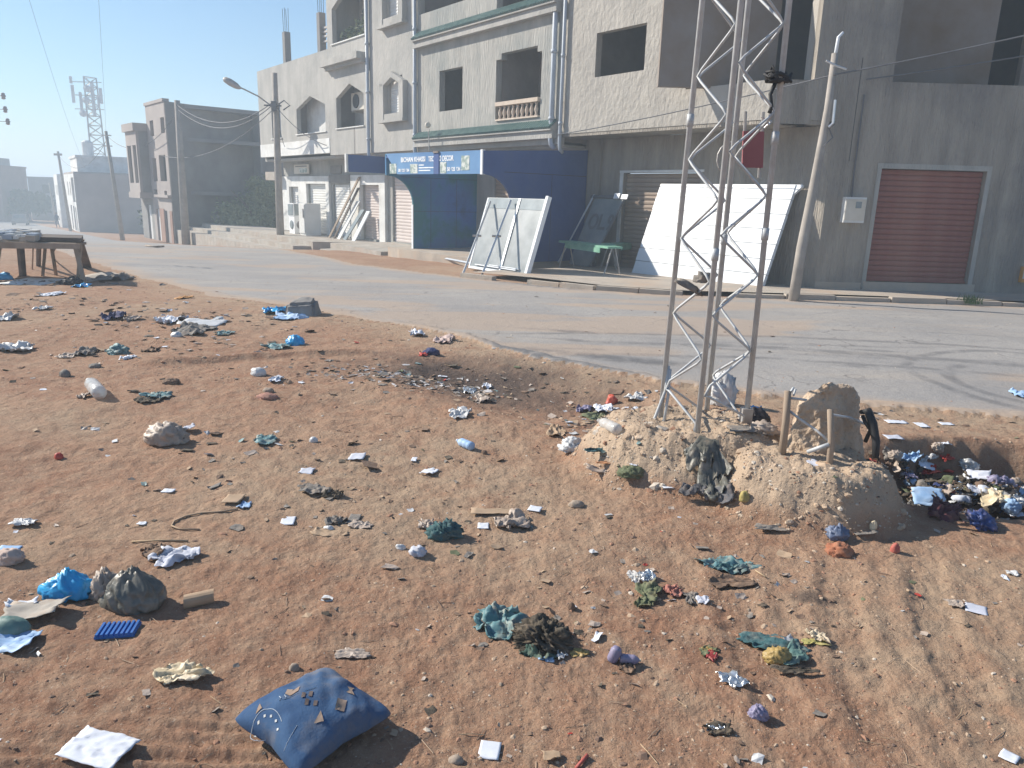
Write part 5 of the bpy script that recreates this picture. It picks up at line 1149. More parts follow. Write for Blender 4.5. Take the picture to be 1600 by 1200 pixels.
# walking person far down the street
pp_, _ = G(89, 366); pp_ = Vector((at(89, 92).x, 92, hz((0, 92))))
def person(P_, label):
    t = thing('person', label, 'person', Matrix.Translation(P_))
    V = [(0, 0, .95), (0, 0, 1.2), (0, 0, 1.42), (0, 0, 1.52), (0, -.02, 1.66), (-.19, 0, 1.40), (-.26, .02, 1.13), (-.24, -.08, .88), (.19, 0, 1.40), (.27, -.02, 1.13), (.25, .08, .88), (-.10, 0, .92), (-.11, -.10, .50), (-.11, .02, .08), (-.11, -.12, .03), (.10, 0, .92), (.11, .10, .50), (.11, .25, .10), (.11, .14, .04)]
    E_ = [(0, 1), (1, 2), (2, 3), (3, 4), (2, 5), (5, 6), (6, 7), (2, 8), (8, 9), (9, 10), (0, 11), (11, 12), (12, 13), (13, 14), (0, 15), (15, 16), (16, 17), (17, 18)]
    Rr = [.17, .17, .17, .065, .10, .075, .055, .045, .075, .055, .045, .10, .075, .055, .045, .10, .075, .055, .045]
    me = bpy.data.meshes.new('body'); me.from_pydata(V, E_, []); o = bpy.data.objects.new('body', me); col.objects.link(o); o.parent = t
    o.modifiers.new('skin', 'SKIN'); o.modifiers.new('sub', 'SUBSURF').render_levels = 1
    for i, s_ in enumerate(me.skin_vertices[0].data): s_.radius = (Rr[i], Rr[i]*.8)
    me.skin_vertices[0].data[0].use_root = True; me.materials.append(M['cloth_blue'])
    mb = MB(); c = P_+Vector((0, -.02, 1.67)); mb.lathe([(.03, -.12), (.085, -.05), (.10, .03), (.07, .10), (.01, .125)], 10, c); mb.build('head', 'skin', t, True)
    mb = MB(); mb.lathe([(.105, .02), (.10, .07), (.06, .125), (.01, .14)], 10, c); mb.build('hair', 'black', t, True)
person(pp_, 'distant person in dark blue clothes walking on the street')
# a parked car far left
cp = Vector((at(32, 100).x, 100, hz((0, 100)))); cr = thing('parked_car', 'small grey car parked at the far left end of the street', 'car', Matrix.Translation(cp))
CM = Matrix.Translation(cp)@Matrix.Rotation(.5, 4, 'Z')
def carp(nm, m_, fn): mb = MB(); mb.M = CM; fn(mb); return mb.build(nm, m_, cr)
carp('body', 'far_grey', lambda b: b.prism([(-.85, -2, .3), (-.85, 2, .3), (-.85, 2.05, .75), (-.85, 1.2, .9), (-.85, -1.9, .95), (-.85, -2.05, .6)], (1.7, 0, 0)))
carp('cabin', 'far_grey', lambda b: b.prism([(-.75, -1.85, .951), (-.75, 1.15, .905), (-.75, .45, 1.42), (-.75, -1.3, 1.45)], (1.5, 0, 0)))
carp('windscreen', 'glass_dark', lambda b: (b.prism([(-.76, -1.3, 1.0), (-.76, .8, 1.0), (-.76, .4, 1.36), (-.76, -1.1, 1.38)], (-.01, 0, 0)), b.prism([(.76, -1.3, 1.0), (.76, .8, 1.0), (.76, .4, 1.36), (.76, -1.1, 1.38)], (.01, 0, 0)), b.prism([(-.6, -1.86, 1.02), (.6, -1.86, 1.02), (.55, -1.48, 1.36), (-.55, -1.48, 1.36)], (0, -.02, 0))))
for sx in (-.86, .68):
    for sy in (-1.3, 1.3): carp('wheel', 'black', lambda b: b.lathe([(.31, 0), (.31, .18)], 14, (sx, sy, .31), Matrix.Rotation(math.pi/2, 3, 'Y')))
for sx in (-.65, .65): carp('headlight', 'white_paint', lambda b: b.box((sx-.14, 2.0, .62), (sx+.14, 2.07, .74)))

# ------------------------------------------------------------------ litter on the lot
import bmesh
_ico = {}
def ico(n_):
    if n_ not in _ico:
        bm = bmesh.new(); bmesh.ops.create_icosphere(bm, subdivisions=n_, radius=1.0); bm.verts.ensure_lookup_table()
        _ico[n_] = (np.array([v.co[:] for v in bm.verts]), [[v.index for v in f.verts] for f in bm.faces]); bm.free()
    return _ico[n_]
def n3(c, s, seed, o=4, g=.55): return fbm(c[:, 0]*s+c[:, 2]*s*.73+seed*3.1, c[:, 1]*s-c[:, 2]*s*.81+seed*1.7, o, seed % 50, g)
def mk(name, V, F_, mats, loc, rot=0., mi=None, smooth=True, parent=None):
    me = bpy.data.meshes.new(name); me.from_pydata([tuple(v) for v in V], [], F_)
    for m_ in (mats if isinstance(mats, list) else [mats]): me.materials.append(m_ if not isinstance(m_, str) else M[m_])
    if mi is not None: me.polygons.foreach_set('material_index', mi)
    if smooth: me.polygons.foreach_set('use_smooth', [True]*len(me.polygons))
    me.update(); o = bpy.data.objects.new(name, me); col.objects.link(o); o.location = loc; o.rotation_euler = (0, 0, rot)
    if parent is not None: o.parent = parent
    return o
def blob_v(rx, ry, h, seed, amp=.28, fold=2.2, knot=False, n_=4, sag=.25):
    c, F_ = ico(n_); c = c.copy()
    rdg = 1-2*np.abs(n3(c, fold, seed, 4))*2
    fine = 1-2*np.abs(n3(c, fold*2.7, seed+5, 3))*2
    r = 1+amp*(rdg*.6+fine*.35-.35)+amp*.8*n3(c, 1.1, seed+9, 2)
    phi = np.arctan2(c[:, 1], c[:, 0])
    if knot: r = r*(1+.05*np.sin(phi*7+3*n3(c, 2, seed+2))*np.clip(c[:, 2], 0, 1))
    c = c*r[:, None]
    if knot:
        up = np.clip((c[:, 2]-.55)/.45, 0, 1); c[:, :2] *= (1-.45*up)[:, None]; c[:, 2] += .14*up
    z = c[:, 2]; z = np.where(z < -.25, -.25+(z+.25)*.12, z); z = (z+.30)
    z = z*h/max(1e-6, z.max())
    out = np.stack([c[:, 0]*rx, c[:, 1]*ry, z-.004], 1)
    return out, F_
def sheet_v(w, l, amp, seed, n_=12, curl=0., ragged=0., thick=.0018, lift=.004, freq=3., ridge=True, round_=0.):
    u = np.linspace(-.5, .5, n_+1); X, Y = np.meshgrid(u, u, indexing='xy')
    if round_:
        k = np.maximum(np.abs(X), np.abs(Y))/np.maximum(np.hypot(X, Y), 1e-6); k = 1+(k-1)*round_; X = X*k; Y = Y*k
    rr = 1+ragged*fbm(X*3+seed, Y*3-seed, 3, seed % 40)*np.maximum(np.abs(X), np.abs(Y))*4
    xx = X*w*rr; yy = Y*l*rr
    f_ = fbm(X*freq+seed*1.3, Y*freq+seed*.7, 4, (seed*3) % 40, .6)
    z = (np.abs(f_)*2 if ridge else f_+.5)*amp
    z = z+curl*(4*X*X*(1 if curl > 0 else 1))+lift
    g = fbm(X*freq*.8+seed*2.2, Y*freq*.8, 3, (seed*5) % 40); xx = xx+g*amp*1.2; yy = yy+fbm(X*freq*.8-seed, Y*freq*.8+4, 3, (seed*7) % 40)*amp*1.2
    V = np.concatenate([np.stack([xx, yy, z+thick], -1).reshape(-1, 3), np.stack([xx, yy, z], -1).reshape(-1, 3)])
    m_ = n_+1; T = m_*m_; F_ = []
    for i in range(n_):
        for j in range(n_):
            a = i*m_+j; F_.append([a, a+1, a+m_+1, a+m_]); F_.append([T+a, T+a+m_, T+a+m_+1, T+a+1])
    rim = [j for j in range(n_)]+[i*m_+n_ for i in range(n_)]+[n_*m_+n_-j for j in range(n_)]+[(n_-i)*m_ for i in range(n_)]
    for k in range(len(rim)):
        a, b = rim[k], rim[(k+1) % len(rim)]; F_.append([a, T+a, T+b, b])
    return V, F_
_seed = [100]
def sd_():
    _seed[0] += 1; return _seed[0]
def bag(px, py, wpx, hpx, m_, label, name='plastic_bag', cat='bag', ratio=.75, amp=.28, fold=2.2, knot=False, rot=None, n_=None, group=None):
    p, k = G(px, py); s = sd_(); w = wpx*k/2; h = hpx*k*1.02
    V, F_ = blob_v(w, w*ratio, h, s, amp, fold, knot, n_ or (4 if wpx > 26 else 3))
    o = mk(name, V, F_, m_, p, 0 if rot is None else rot); tag(o, label, cat, group); return o
def paper(px, py, wpx, lpx, m_, label, name='paper_scrap', cat='paper', amp=.004, curl=0., ragged=0., rot=0., n_=8, round_=0., freq=2.5, group=None, tilt=0.):
    p, k = G(px, py); s = sd_(); w = wpx*k
    dl = abs(G(px, py-lpx/2)[0].y-G(px, py+lpx/2)[0].y); dl = min(max(dl, w*.3), w*2.2)
    V, F_ = sheet_v(w, dl, amp, s, n_, curl, ragged, freq=freq, round_=round_)
    if tilt: V = V.copy(); V[:, 2] += (V[:, 0]+w/2)*tilt
    o = mk(name, V, F_, m_, p, rot); tag(o, label, cat, group); return o
def rag(px, py, wpx, lpx, m_, label, name='rag', cat='rag', amp=.5, rot=0., n_=22, freq=3.2, group=None, round_=.7):
    "crumpled cloth or film: amp is height as a share of the width"
    p, k = G(px, py); s = sd_(); w = wpx*k
    dl = abs(G(px, py-lpx/2)[0].y-G(px, py+lpx/2)[0].y); dl = min(max(dl, w*.3), w*1.6)
    if wpx < 22: n_ = 12
    V, F_ = sheet_v(w, dl, amp*.45*min(w, dl), s, n_, 0, .35, freq=freq, round_=round_, lift=.003)
    o = mk(name, V, F_, m_, p, rot); tag(o, label, cat, group); return o
S = solid
PAPER = S('white_paper_mat', (.72, .75, .82), .8, .001, 20, .12); CARD = S('cardboard', (.42, .30, .20), .9, .002, 20, .4); CARDG = S('grey_card', (.42, .38, .33), .9, .002, 20, .4)
LILAC = S('lilac_paper', (.58, .60, .68), .8, .001, 20, .1); BRIGHTBLUE = S('bright_blue_film', (.02, .36, .72), .35, .004, 40, 0, spec=.6); BEIGEF = S('beige_film', (.44, .36, .30), .5, .006, 40, .3)
BLACKF = S('black_grey_film', (.10, .10, .085), .42, .004, 50, .35, c2=(.17, .165, .14), spec=.5); TEAL = S('teal_film', (.08, .18, .20), .55, .004, 40, .65, c2=(.14, .27, .28)); TEALD = S('dark_teal_cloth', (.03, .09, .10), .8, .008, 40, .35, c2=(.07, .15, .16))
WHITEF = S('white_film', (.62, .62, .62), .4, .004, 40, .2, spec=.5); BROWN = S('brown_scrap', (.20, .13, .09), .9, .006, 30, .4); DKORG = S('dark_compost', (.05, .042, .032), .95, .01, 40, .3, c2=(.12, .10, .075))
RED = S('red_plastic', (.55, .07, .05), .5, .003, 30, .2); RUST = S('rusty_stone', (.30, .11, .06), .9, .01, 30, .3, c2=(.42, .20, .12)); PURPLE = S('purple_plastic', (.26, .24, .36), .45, .004, 30, .25); YEL = S('mustard_film', (.40, .28, .10), .5, .006, 30, .3)
FOIL = mat('crinkled_foil', (.55, .57, .58), (.75, .77, .78), 30, .25, .004, 60, metal=.8); CLEAR = mat('clear_scratched_plastic', (.62, .62, .60), (.78, .78, .77), 12, .25, .002, 40, alpha=.62, spec=.6, dirt=DUST, dscale=20, damt=.4)
GREEN2 = S('olive_green_scrap', (.13, .15, .08), .8, .005, 30, .35); PINK = S('pink_net', (.42, .17, .13), .8, .008, 50, .3); STONE = S('dusty_stone', (.36, .29, .23), .95, .008, 20, .4); GREYR = S('grey_rag', (.22, .20, .18), .9, .008, 40, .4)
CREAMF = S('cream_film', (.58, .46, .28), .5, .006, 40, .2, c2=(.70, .60, .44)); BLUEP = S('blue_paper', (.22, .38, .62), .6, .002, 20, .15, c2=(.45, .60, .78)); DKBLUE = S('navy_cloth', (.025, .04, .13), .8, .006, 40, .3); GREENT = S('dull_green_tarp', (.12, .22, .20), .6, .004, 25, .35)
ASH = S('pale_ash', (.52, .50, .50), .98, .006, 40, .1); WOODL = S('pale_stick', (.48, .35, .22), .9, .002, 30, .2)

# --- the denim cushion
cl, _ = G(366, 1143); cr_, _ = G(622, 1133); ctp, _ = G(495, 1078); cc = (cl+cr_)/2; 
ux = (cr_-cl); ux.z = 0; wid = ux.length; ux.normalize(); uy = Vector((-ux.y, ux.x, 0))
cu = thing('cushion', 'dark blue denim cushion with stitched patches at the bottom of the picture', 'cushion', frame((cc.x, cc.y-.02, H(cc.x, cc.y-.02)), ux, uy))
D1 = wid/2*1.0; D2 = .25
def cushion(u, v, top=True):
    "u,v in -1..1 over the square; corners at left, back, right, front"
    e = (1-u*u)*(1-v*v); pin = 1-.16*(1-abs(u))*(abs(v)**3)-.16*(1-abs(v))*(abs(u)**3)
    a = (u+v)/2*pin; b = (v-u)/2*pin
    rc = 1-.07*(abs(u)*abs(v))**6
    x = a*D1*rc; y = b*D2*1.06*rc-.015
    hgt = .112*max(e, 0)**.42*(1+.06*float(vnoise(u*2+3, v*2, 5)))+(.012*float(fbm(np.array(u*4.), np.array(v*4.), 3, 7))-.020*abs(float(vnoise(u*2.2+v*3.1, v*1.2-u*.7, 9)))*1.0)*max(e, 0)**.3
    return Vector((x, y, .055+.03*(a+1)*.0+ (hgt*.78 if top else -hgt*.38)+.012*abs(float(vnoise(u*3, v*3, 6)))*0))
nn_ = 40; V = []; F_ = []
for top in (True, False):
    for i in range(nn_+1):
        for j in range(nn_+1): V.append(cushion(math.sin(math.pi/2*(i/nn_*2-1)), math.sin(math.pi/2*(j/nn_*2-1)), top))
Tn = (nn_+1)**2
for i in range(nn_):
    for j in range(nn_):
        a = i*(nn_+1)+j; F_.append([a, a+1, a+nn_+2, a+nn_+1][::-1]); F_.append([Tn+a, Tn+a+1, Tn+a+nn_+2, Tn+a+nn_+1])
M['denim'] = mat('worn_denim', (.025, .065, .15), (.06, .125, .23), 4, .9, .0015, 120, dirt=(.20, .175, .16), dscale=6, damt=.6)
mk('cover', V, F_, 'denim', (0, 0, 0), parent=cu)
M['print_brown'] = mat('brown_patch', (.13, .10, .09), rough=.9); M['print_tan'] = mat('tan_patch', (.30, .22, .17), rough=.9); M['stitch'] = mat('pale_stitching', (.45, .50, .55), rough=.9); M['print_white'] = mat('white_patch', (.62, .62, .60), rough=.9)
def cpt(u, v): return cushion(u, v)+Vector((0, 0, .0025))
def patch(nm, m_, cu_, cv, pts):
    "small flat patch following the cushion"
    V = [cpt(cu_+a, cv+b) for a, b in pts]; c = cpt(cu_, cv); V = [c]+V; n_ = len(pts)
    mk(nm, V, [[0, 1+k, 1+(k+1) % n_] for k in range(n_)], m_, (0, 0, 0), parent=cu)
def dense(poly, n_=4):
    out = []
    for k in range(len(poly)):
        a, b = poly[k], poly[(k+1) % len(poly)]
        for i in range(n_): out.append((a[0]+(b[0]-a[0])*i/n_, a[1]+(b[1]-a[1])*i/n_))
    return out
def ab(a, b, pts): return [(da-db, da+db) for da, db in pts]
def pat(m_, a, b, pts): patch('patch', m_, a-b, a+b, ab(a, b, dense(pts)))
def sqr(w, h): return [(-w, -h), (w, -h), (w, h), (-w, h)]
pat('print_tan', .36, -.14, sqr(.055, .10)); pat('print_tan', .14, -.38, [(-.05, -.08), (.06, -.05), (0, .10)]); pat('print_tan', -.64, -.10, [(-.035, -.07), (.045, -.03), (0, .07)])
pat('print_tan', .44, .14, [(-.05, -.05), (.06, -.10), (.02, .0), (.05, .08), (-.04, .05), (-.01, .0)]); pat('print_tan', -.27, .06, [(-.07, -.02), (0, -.07), (.09, -.01), (.09, .08), (.03, .03), (-.06, .07)])
for q in ((-.02, -.02), (-.04, -.16), (.06, -.17), (-.10, -.05)): pat('print_brown', q[0], q[1], sqr(.022, .045))
for k in range(7): t_ = math.radians(168-k*26); pat('print_white', -.55+.20*math.cos(t_), -.55+.30*math.sin(t_), sqr(.014, .016))
def stitch(path): mb = MB(); mb.M = world_of(cu); mb.tube([cpt(a-b, a+b)-Vector((0, 0, .0015)) for a, b in path], .0011, 4, False); mb.build('stitching', 'stitch', cu)
stitch([(-.55+.27*math.cos(math.radians(q)), -.58+.42*math.sin(math.radians(q))) for q in range(195, 20, -8)])
stitch([(-.38+.1*k, -.10+.05*k) for k in range(6)]); stitch([(-.22+.03*k, -.74+.05*k+.004*k*k) for k in range(7)][:5]); stitch([(-.40, .0), (-.37, -.05), (-.38, -.10)]); stitch([(-.34, .02), (-.31, -.03), (-.32, -.08)])

# --- large near pieces
paper(155, 1176, 104, 52, PAPER, 'crumpled white sheet of paper at the bottom left of the lot', amp=.007, n_=20, rot=-.25, ragged=.02, freq=4).location.z += .012
paper(765, 1174, 33, 27, PAPER, 'clean white square of paper right of the denim cushion', amp=.001, rot=-.12)
p, k = G(185, 988); tr = thing('plastic_tray', 'small blue ribbed plastic tray lying near the black bag', 'tray', frame((p.x, p.y, p.z), (1, .16, 0.02), (-.16, 1, 0)))
mb = MB(); mb.M = world_of(tr); w = 58*k/2; mb.box((-w, -.045, .003), (w, .045, .012)); mb.build('base', S('tray_blue', (.02, .14, .45), .5, .001, 20, .1), tr)
for i in range(8): mb = MB(); mb.M = world_of(tr); x = -w+w*2*(i+.5)/8; mb.prism([(x-w*.085, -.045, .012), (x+w*.085, -.045, .012), (x+w*.06, -.045, .022), (x-w*.06, -.045, .022)], (0, .09, 0)); mb.build('rib', S('tray_blue', (.02, .14, .45)), tr)
bag(105, 928, 76, 46, BRIGHTBLUE, 'bright blue knotted plastic bag, leftmost of the three full bags', knot=True, ratio=.7, amp=.3)
bag(168, 934, 46, 54, BEIGEF, 'crumpled beige plastic bag between the blue and the black bag', amp=.35, fold=3)
bk = bag(212, 944, 98, 66, BLACKF, 'full black grey rubbish bag with a gathered knot', ratio=.72, amp=.17, fold=1.3, knot=True, n_=5)
p, k = G(312, 944)
mb = MB(); ax_ = Vector((1, .35, .10)).normalized(); ay_ = Vector((-.35, 1, 0)).normalized(); L2 = 22*k; R2 = .030; ring = []
for e in (-1, 1):
    for rr_i in (R2, R2-.003):
        ring.append([tuple(p+ax_*L2*e+ay_*rr_i*math.cos(a)+Vector((0, 0, R2*.8+rr_i*math.sin(a)))) for a in np.linspace(math.radians(20), math.radians(310), 14)])
o_, i_, o2, i2 = ring
for j in range(13): mb.face([o_[j], o2[j], o2[j+1], o_[j+1]]); mb.face([i_[j], i_[j+1], i2[j+1], i2[j]]); mb.face([o_[j], o_[j+1], i_[j+1], i_[j]]); mb.face([o2[j], i2[j], i2[j+1], o2[j+1]])
mb.face([o_[0], i_[0], i2[0], o2[0]]); mb.face([o_[13], o2[13], i2[13], i_[13]])
tag(mb.build('cardboard_tube', CARD, None, True), 'split cardboard tube lying right of the black bag', 'tube')
paper(58, 962, 92, 30, CARDG, 'grey cardboard flap over the green tarp at the left edge', name='cardboard_flap', cat='cardboard', amp=.012, curl=.02, ragged=.15, n_=12, tilt=.15)
paper(36, 948, 44, 14, PAPER, 'white folded paper tucked behind the grey cardboard flap', amp=.01, curl=.02, rot=.3)
bag(14, 990, 66, 30, GREENT, 'dull green filled sack at the left edge under the cardboard', ratio=.6, amp=.10, fold=1.1, name='sack')
paper(16, 1008, 66, 28, BLUEP, 'pale blue folded plastic sheet at the left edge', name='plastic_sheet', cat='sheet', amp=.02, curl=.015, n_=12)
rag(285, 1056, 72, 34, CREAMF, 'torn cream plastic film in the left foreground', name='plastic_film', cat='film', amp=.45)
rag(272, 872, 66, 26, LILAC, 'crumpled lilac white wrapper above the black bag', name='wrapper', cat='wrapper', amp=.4); rag(242, 862, 40, 18, BROWN, 'brown leaf-like scrap touching the lilac wrapper', name='scrap', cat='scrap', amp=.5)
bag(16, 876, 42, 22, S('pinkish_card', (.55, .42, .36), .8), 'torn pinkish paper box at the left edge', name='torn_box', cat='box', amp=.2); paper(12, 860, 34, 8, BLUEP, 'blue lid lying on the torn pinkish box', name='lid', cat='lid', amp=.003)
rag(36, 818, 44, 16, WHITEF, 'flattened white cup or bag near the left edge', name='crushed_cup', cat='cup', amp=.3)
bag(262, 690, 66, 34, BEIGEF, 'pale beige sack lying half collapsed in the left of the lot', name='sack', cat='sack', amp=.3, ratio=.7)
p, k = G(256, 693); mb = MB(); mb.tube([p+Vector((-14*k, 0, .022)), p+Vector((14*k, .01, .022))], .021, 10); tag(mb.build('paper_roll', WHITEF, None, True), 'white roll in front of the beige sack', 'roll')
paper(292, 674, 20, 8, LILAC, 'lilac rag end sticking out of the beige sack', name='rag', cat='rag', amp=.02, tilt=.3)
def bottle(pa, pb, r, m_, capm, label):
    a, k = G(*pa); b, _ = G(*pb); r = r*k; a = a+Vector((0, 0, r*.9)); b = b+Vector((0, 0, r*.9)); u = b-a; L_ = u.length; Z = u.normalized(); X = Z.orthogonal().normalized(); Y = Z.cross(X); A_ = Matrix((X, Y, Z)).transposed()
    t = thing('plastic_bottle', label, 'bottle', Matrix.Translation(a))
    mb = MB(); mb.lathe([(r*.6, 0), (r, L_*.04), (r, L_*.2), (r*.93, L_*.25), (r, L_*.3), (r, L_*.45), (r*.93, L_*.5), (r, L_*.55), (r*.98, L_*.7), (r*.55, L_*.86), (r*.3, L_*.92), (r*.3, L_*.94)], 14, a, A_); mb.build('body', m_, t, True)
    mb = MB(); mb.lathe([(r*.38, L_*.94), (r*.38, L_)], 12, a, A_); mb.build('cap', capm, t, True)
bottle((157, 624), (139, 603), 11, CLEAR, WHITEF, 'clear plastic bottle lying near the left edge of the lot'); rag(130, 621, 18, 14, BEIGEF, 'crushed beige cup beside the lying bottle', name='crushed_cup', cat='cup', amp=.7)
bottle((965, 679), (935, 664), 9, CLEAR, CLEAR, 'dusty clear bottle lying left of the mast mound')
rag(248, 619, 40, 9, TEAL, 'flat turquoise plastic pouch lying on dark scraps', name='plastic_pouch', cat='pouch', amp=.35); rag(232, 626, 34, 9, DKORG, 'dark scraps under the turquoise pouch', name='scraps', cat='scraps', amp=.4)
bag(92, 716, 14, 10, RED, 'small bright red cap on the left of the lot', name='cap', cat='cap', amp=.12, n_=3)
bag(268, 599, 28, 9, BROWN, 'dark curled piece right of the turquoise pouch', name='curled_piece', cat='scrap', amp=.3); bag(102, 588, 17, 12, GREYR, 'grey crushed tin at the left of the lot', name='tin_can', cat='can', amp=.12)
bag(148, 574, 20, 7, GREYR, 'flat grey stone-like lump above the lying bottle', name='lump', cat='lump', amp=.2); bag(404, 586, 25, 13, WHITEF, 'small white full bag in the upper middle of the lot', amp=.2); rag(431, 594, 18, 8, PAPER, 'white scrap just right of the small white bag', name='scrap', cat='scrap', amp=.5)
bag(418, 622, 34, 9, S('pinkred', (.40, .20, .15), .8), 'reddish flat shoe-like piece below the small white bag', name='shoe_sole', cat='sole', amp=.15); bag(420, 612, 17, 8, STONE, 'pale stone on the reddish sole', name='stone', cat='stone', amp=.2)
rag(22, 547, 56, 16, WHITEF, 'long white torn bag by the left edge of the lot', amp=.4); bag(188, 553, 36, 17, TEAL, 'turquoise bag among scraps in the upper left', amp=.35); rag(202, 560, 18, 8, PAPER, 'white cup below the turquoise bag', name='paper_cup', cat='cup', amp=.5)
rag(135, 552, 26, 9, GREYR, 'grey rag left of the turquoise bag', amp=.5); rag(237, 548, 20, 9, BROWN, 'dark brown rag right of the turquoise bag', amp=.6); rag(105, 557, 24, 7, BEIGEF, 'pale brown scrap left of the grey rag', name='scrap', cat='scrap', amp=.4)
bag(461, 539, 30, 17, BRIGHTBLUE, 'bright blue knotted bag near the road edge', amp=.2, fold=1.5); rag(432, 542, 34, 8, TEAL, 'turquoise trailing end of the bright blue bag near the road', name='bag_handle', cat='bag', amp=.3)
paper(318, 505, 66, 9, WHITEF, 'big flat dusty white sheet in the upper left of the lot', name='sheet', cat='sheet', amp=.03, n_=10); rag(262, 503, 34, 11, PAPER, 'white heap of torn paper left of the dusty sheet', name='torn_paper', amp=.6)
bag(276, 526, 18, 9, WHITEF, 'round white scrap below the dusty sheet', name='scrap', cat='scrap', amp=.2); rag(300, 518, 56, 14, GREYR, 'grey litter patch below the dusty sheet', name='litter_patch', cat='litter', amp=.3); rag(350, 522, 26, 9, TEAL, 'pale turquoise scrap right of the grey litter patch', name='scrap', cat='scrap', amp=.3)
rag(176, 497, 30, 10, DKBLUE, 'dark blue scraps in the upper left of the lot', name='scraps', cat='scraps', amp=.6); rag(205, 500, 22, 9, BEIGEF, 'pale scraps right of the dark blue scraps', name='scraps', cat='scraps', amp=.5); rag(10, 498, 30, 11, WHITEF, 'white crumpled bag at the left edge above the torn bag', amp=.5)
rag(428, 487, 34, 9, BRIGHTBLUE, 'blue plastic scrap left of the big boulder', name='scrap', cat='scrap', amp=.35); rag(452, 496, 46, 9, BLUEP, 'blue plastic strip in front of the big boulder', name='plastic_strip', cat='strip', amp=.35)
# concrete boulder at the road edge
bo_, k = G(473, 492); bt = thing('concrete_boulder', 'dark angular concrete boulder at the road edge', 'boulder', Matrix.Translation(bo_))
w = 27*k
lump([bo_+Vector(q) for q in ((-w, -.22, -.1), (w*.95, -.18, -.1), (w, .25, -.1), (-w*.9, .3, -.1))], [bo_+Vector(q) for q in ((-w*.85, -.12, .17), (w*.75, -.05, .19), (w*.6, .25, .22), (-w*.5, .28, .23))], 'concrete_d', bt, 'body', .02, 2, 8, 5, .04)
rag(412, 688, 34, 12, TEAL, 'curved turquoise scrap in the middle left of the lot', name='scrap', cat='scrap', amp=.3); bag(490, 690, 14, 9, WHITEF, 'small round white ball of film in the middle of the lot', name='ball', cat='ball', amp=.1, n_=3)
PP = 'white papers scattered over the lot'
paper(558, 715, 24, 9, LILAC, 'pale lilac slip of paper left of centre', amp=.006, tilt=.05); paper(480, 737, 22, 7, LILAC, 'pale crumpled slip lower left of the lilac slip', amp=.01); paper(671, 739, 22, 9, PAPER, 'white folded triangle of paper near the centre', amp=.012, rot=-.5, tilt=.1)
paper(647, 719, 8, 5, PAPER, 'tiny white scrap above the folded triangle', amp=.004); paper(450, 815, 21, 14, PAPER, 'white tile-shaped card left of the cardboard scraps', amp=.001, rot=.15); paper(222, 819, 14, 6, PAPER, 'small white slip in the left half of the lot', amp=.004); paper(263, 768, 18, 5, PAPER, 'small white pointed slip above the small white slip', amp=.004)
bottle((738, 704), (714, 694), 7, BLUEP, PAPER, 'small pale blue carton tube lying in the centre of the lot'); bag(757, 709, 10, 7, BROWN, 'small brown clod right of the blue carton tube', name='clod', cat='clod', amp=.2)
rag(515, 832, 58, 15, CARD, 'tan curved cardboard piece in the middle left', name='cardboard_piece', cat='cardboard', amp=.22); rag(526, 814, 24, 14, GREYR, 'grey crushed can behind the tan cardboard', name='crushed_can', cat='can', amp=.7); bag(514, 828, 17, 9, WHITEF, 'white blob on the tan cardboard', name='scrap', cat='scrap', amp=.2); paper(553, 812, 18, 14, GREYR, 'grey square card right of the crushed can', name='card', amp=.003); rag(565, 822, 34, 9, BEIGEF, 'beige torn card right of the crushed can', name='torn_card', cat='card', amp=.3)
bag(694, 838, 50, 28, TEALD, 'dark teal balled cloth right of the picture centre left', name='balled_cloth', cat='cloth', amp=.45, fold=3.5, ratio=.7); rag(665, 822, 26, 16, BEIGEF, 'pale rag behind the dark teal balled cloth', amp=.5)
bag(627, 857, 16, 9, WHITEF, 'small white crumpled cup near the teal cloth', name='crumpled_cup', cat='cup', amp=.3); bag(655, 866, 25, 17, LILAC, 'crumpled brown white wrapper ball near the teal cloth', name='wrapper', cat='wrapper', amp=.55, fold=4)
paper(755, 823, 18, 8, PAPER, 'bright white slip left of the crumpled pale bag', amp=.003); rag(797, 820, 52, 26, BEIGEF, 'crumpled pale plastic bag at the centre of the lot', amp=.5); rag(806, 812, 20, 26, WHITEF, 'white fold standing in the crumpled pale bag', name='film', cat='film', amp=.6); paper(836, 796, 20, 8, PAPER, 'bright white slip right of the crumpled pale bag', amp=.002, rot=-.3)
paper(770, 800, 70, 8, CARD, 'long pale splinter of wood behind the pale bag', name='splinter', cat='wood', amp=.006); bag(900, 790, 24, 10, STONE, 'brown stone near the centre of the lot', name='stone', cat='stone', amp=.2)
rag(490, 766, 52, 14, GREYR, 'grey dusty rags left of centre', name='rags', cat='rags', amp=.35); rag(520, 775, 30, 14, DKORG, 'dark fibrous scrap beside the grey dusty rags', name='scrap', cat='scrap', amp=.6); paper(365, 781, 28, 15, CARD, 'square of brown card left of centre', name='card', cat='card', amp=.004, tilt=.05); rag(381, 791, 17, 9, BLUEP, 'pale blue scrap beside the brown card', name='scrap', cat='scrap', amp=.5)
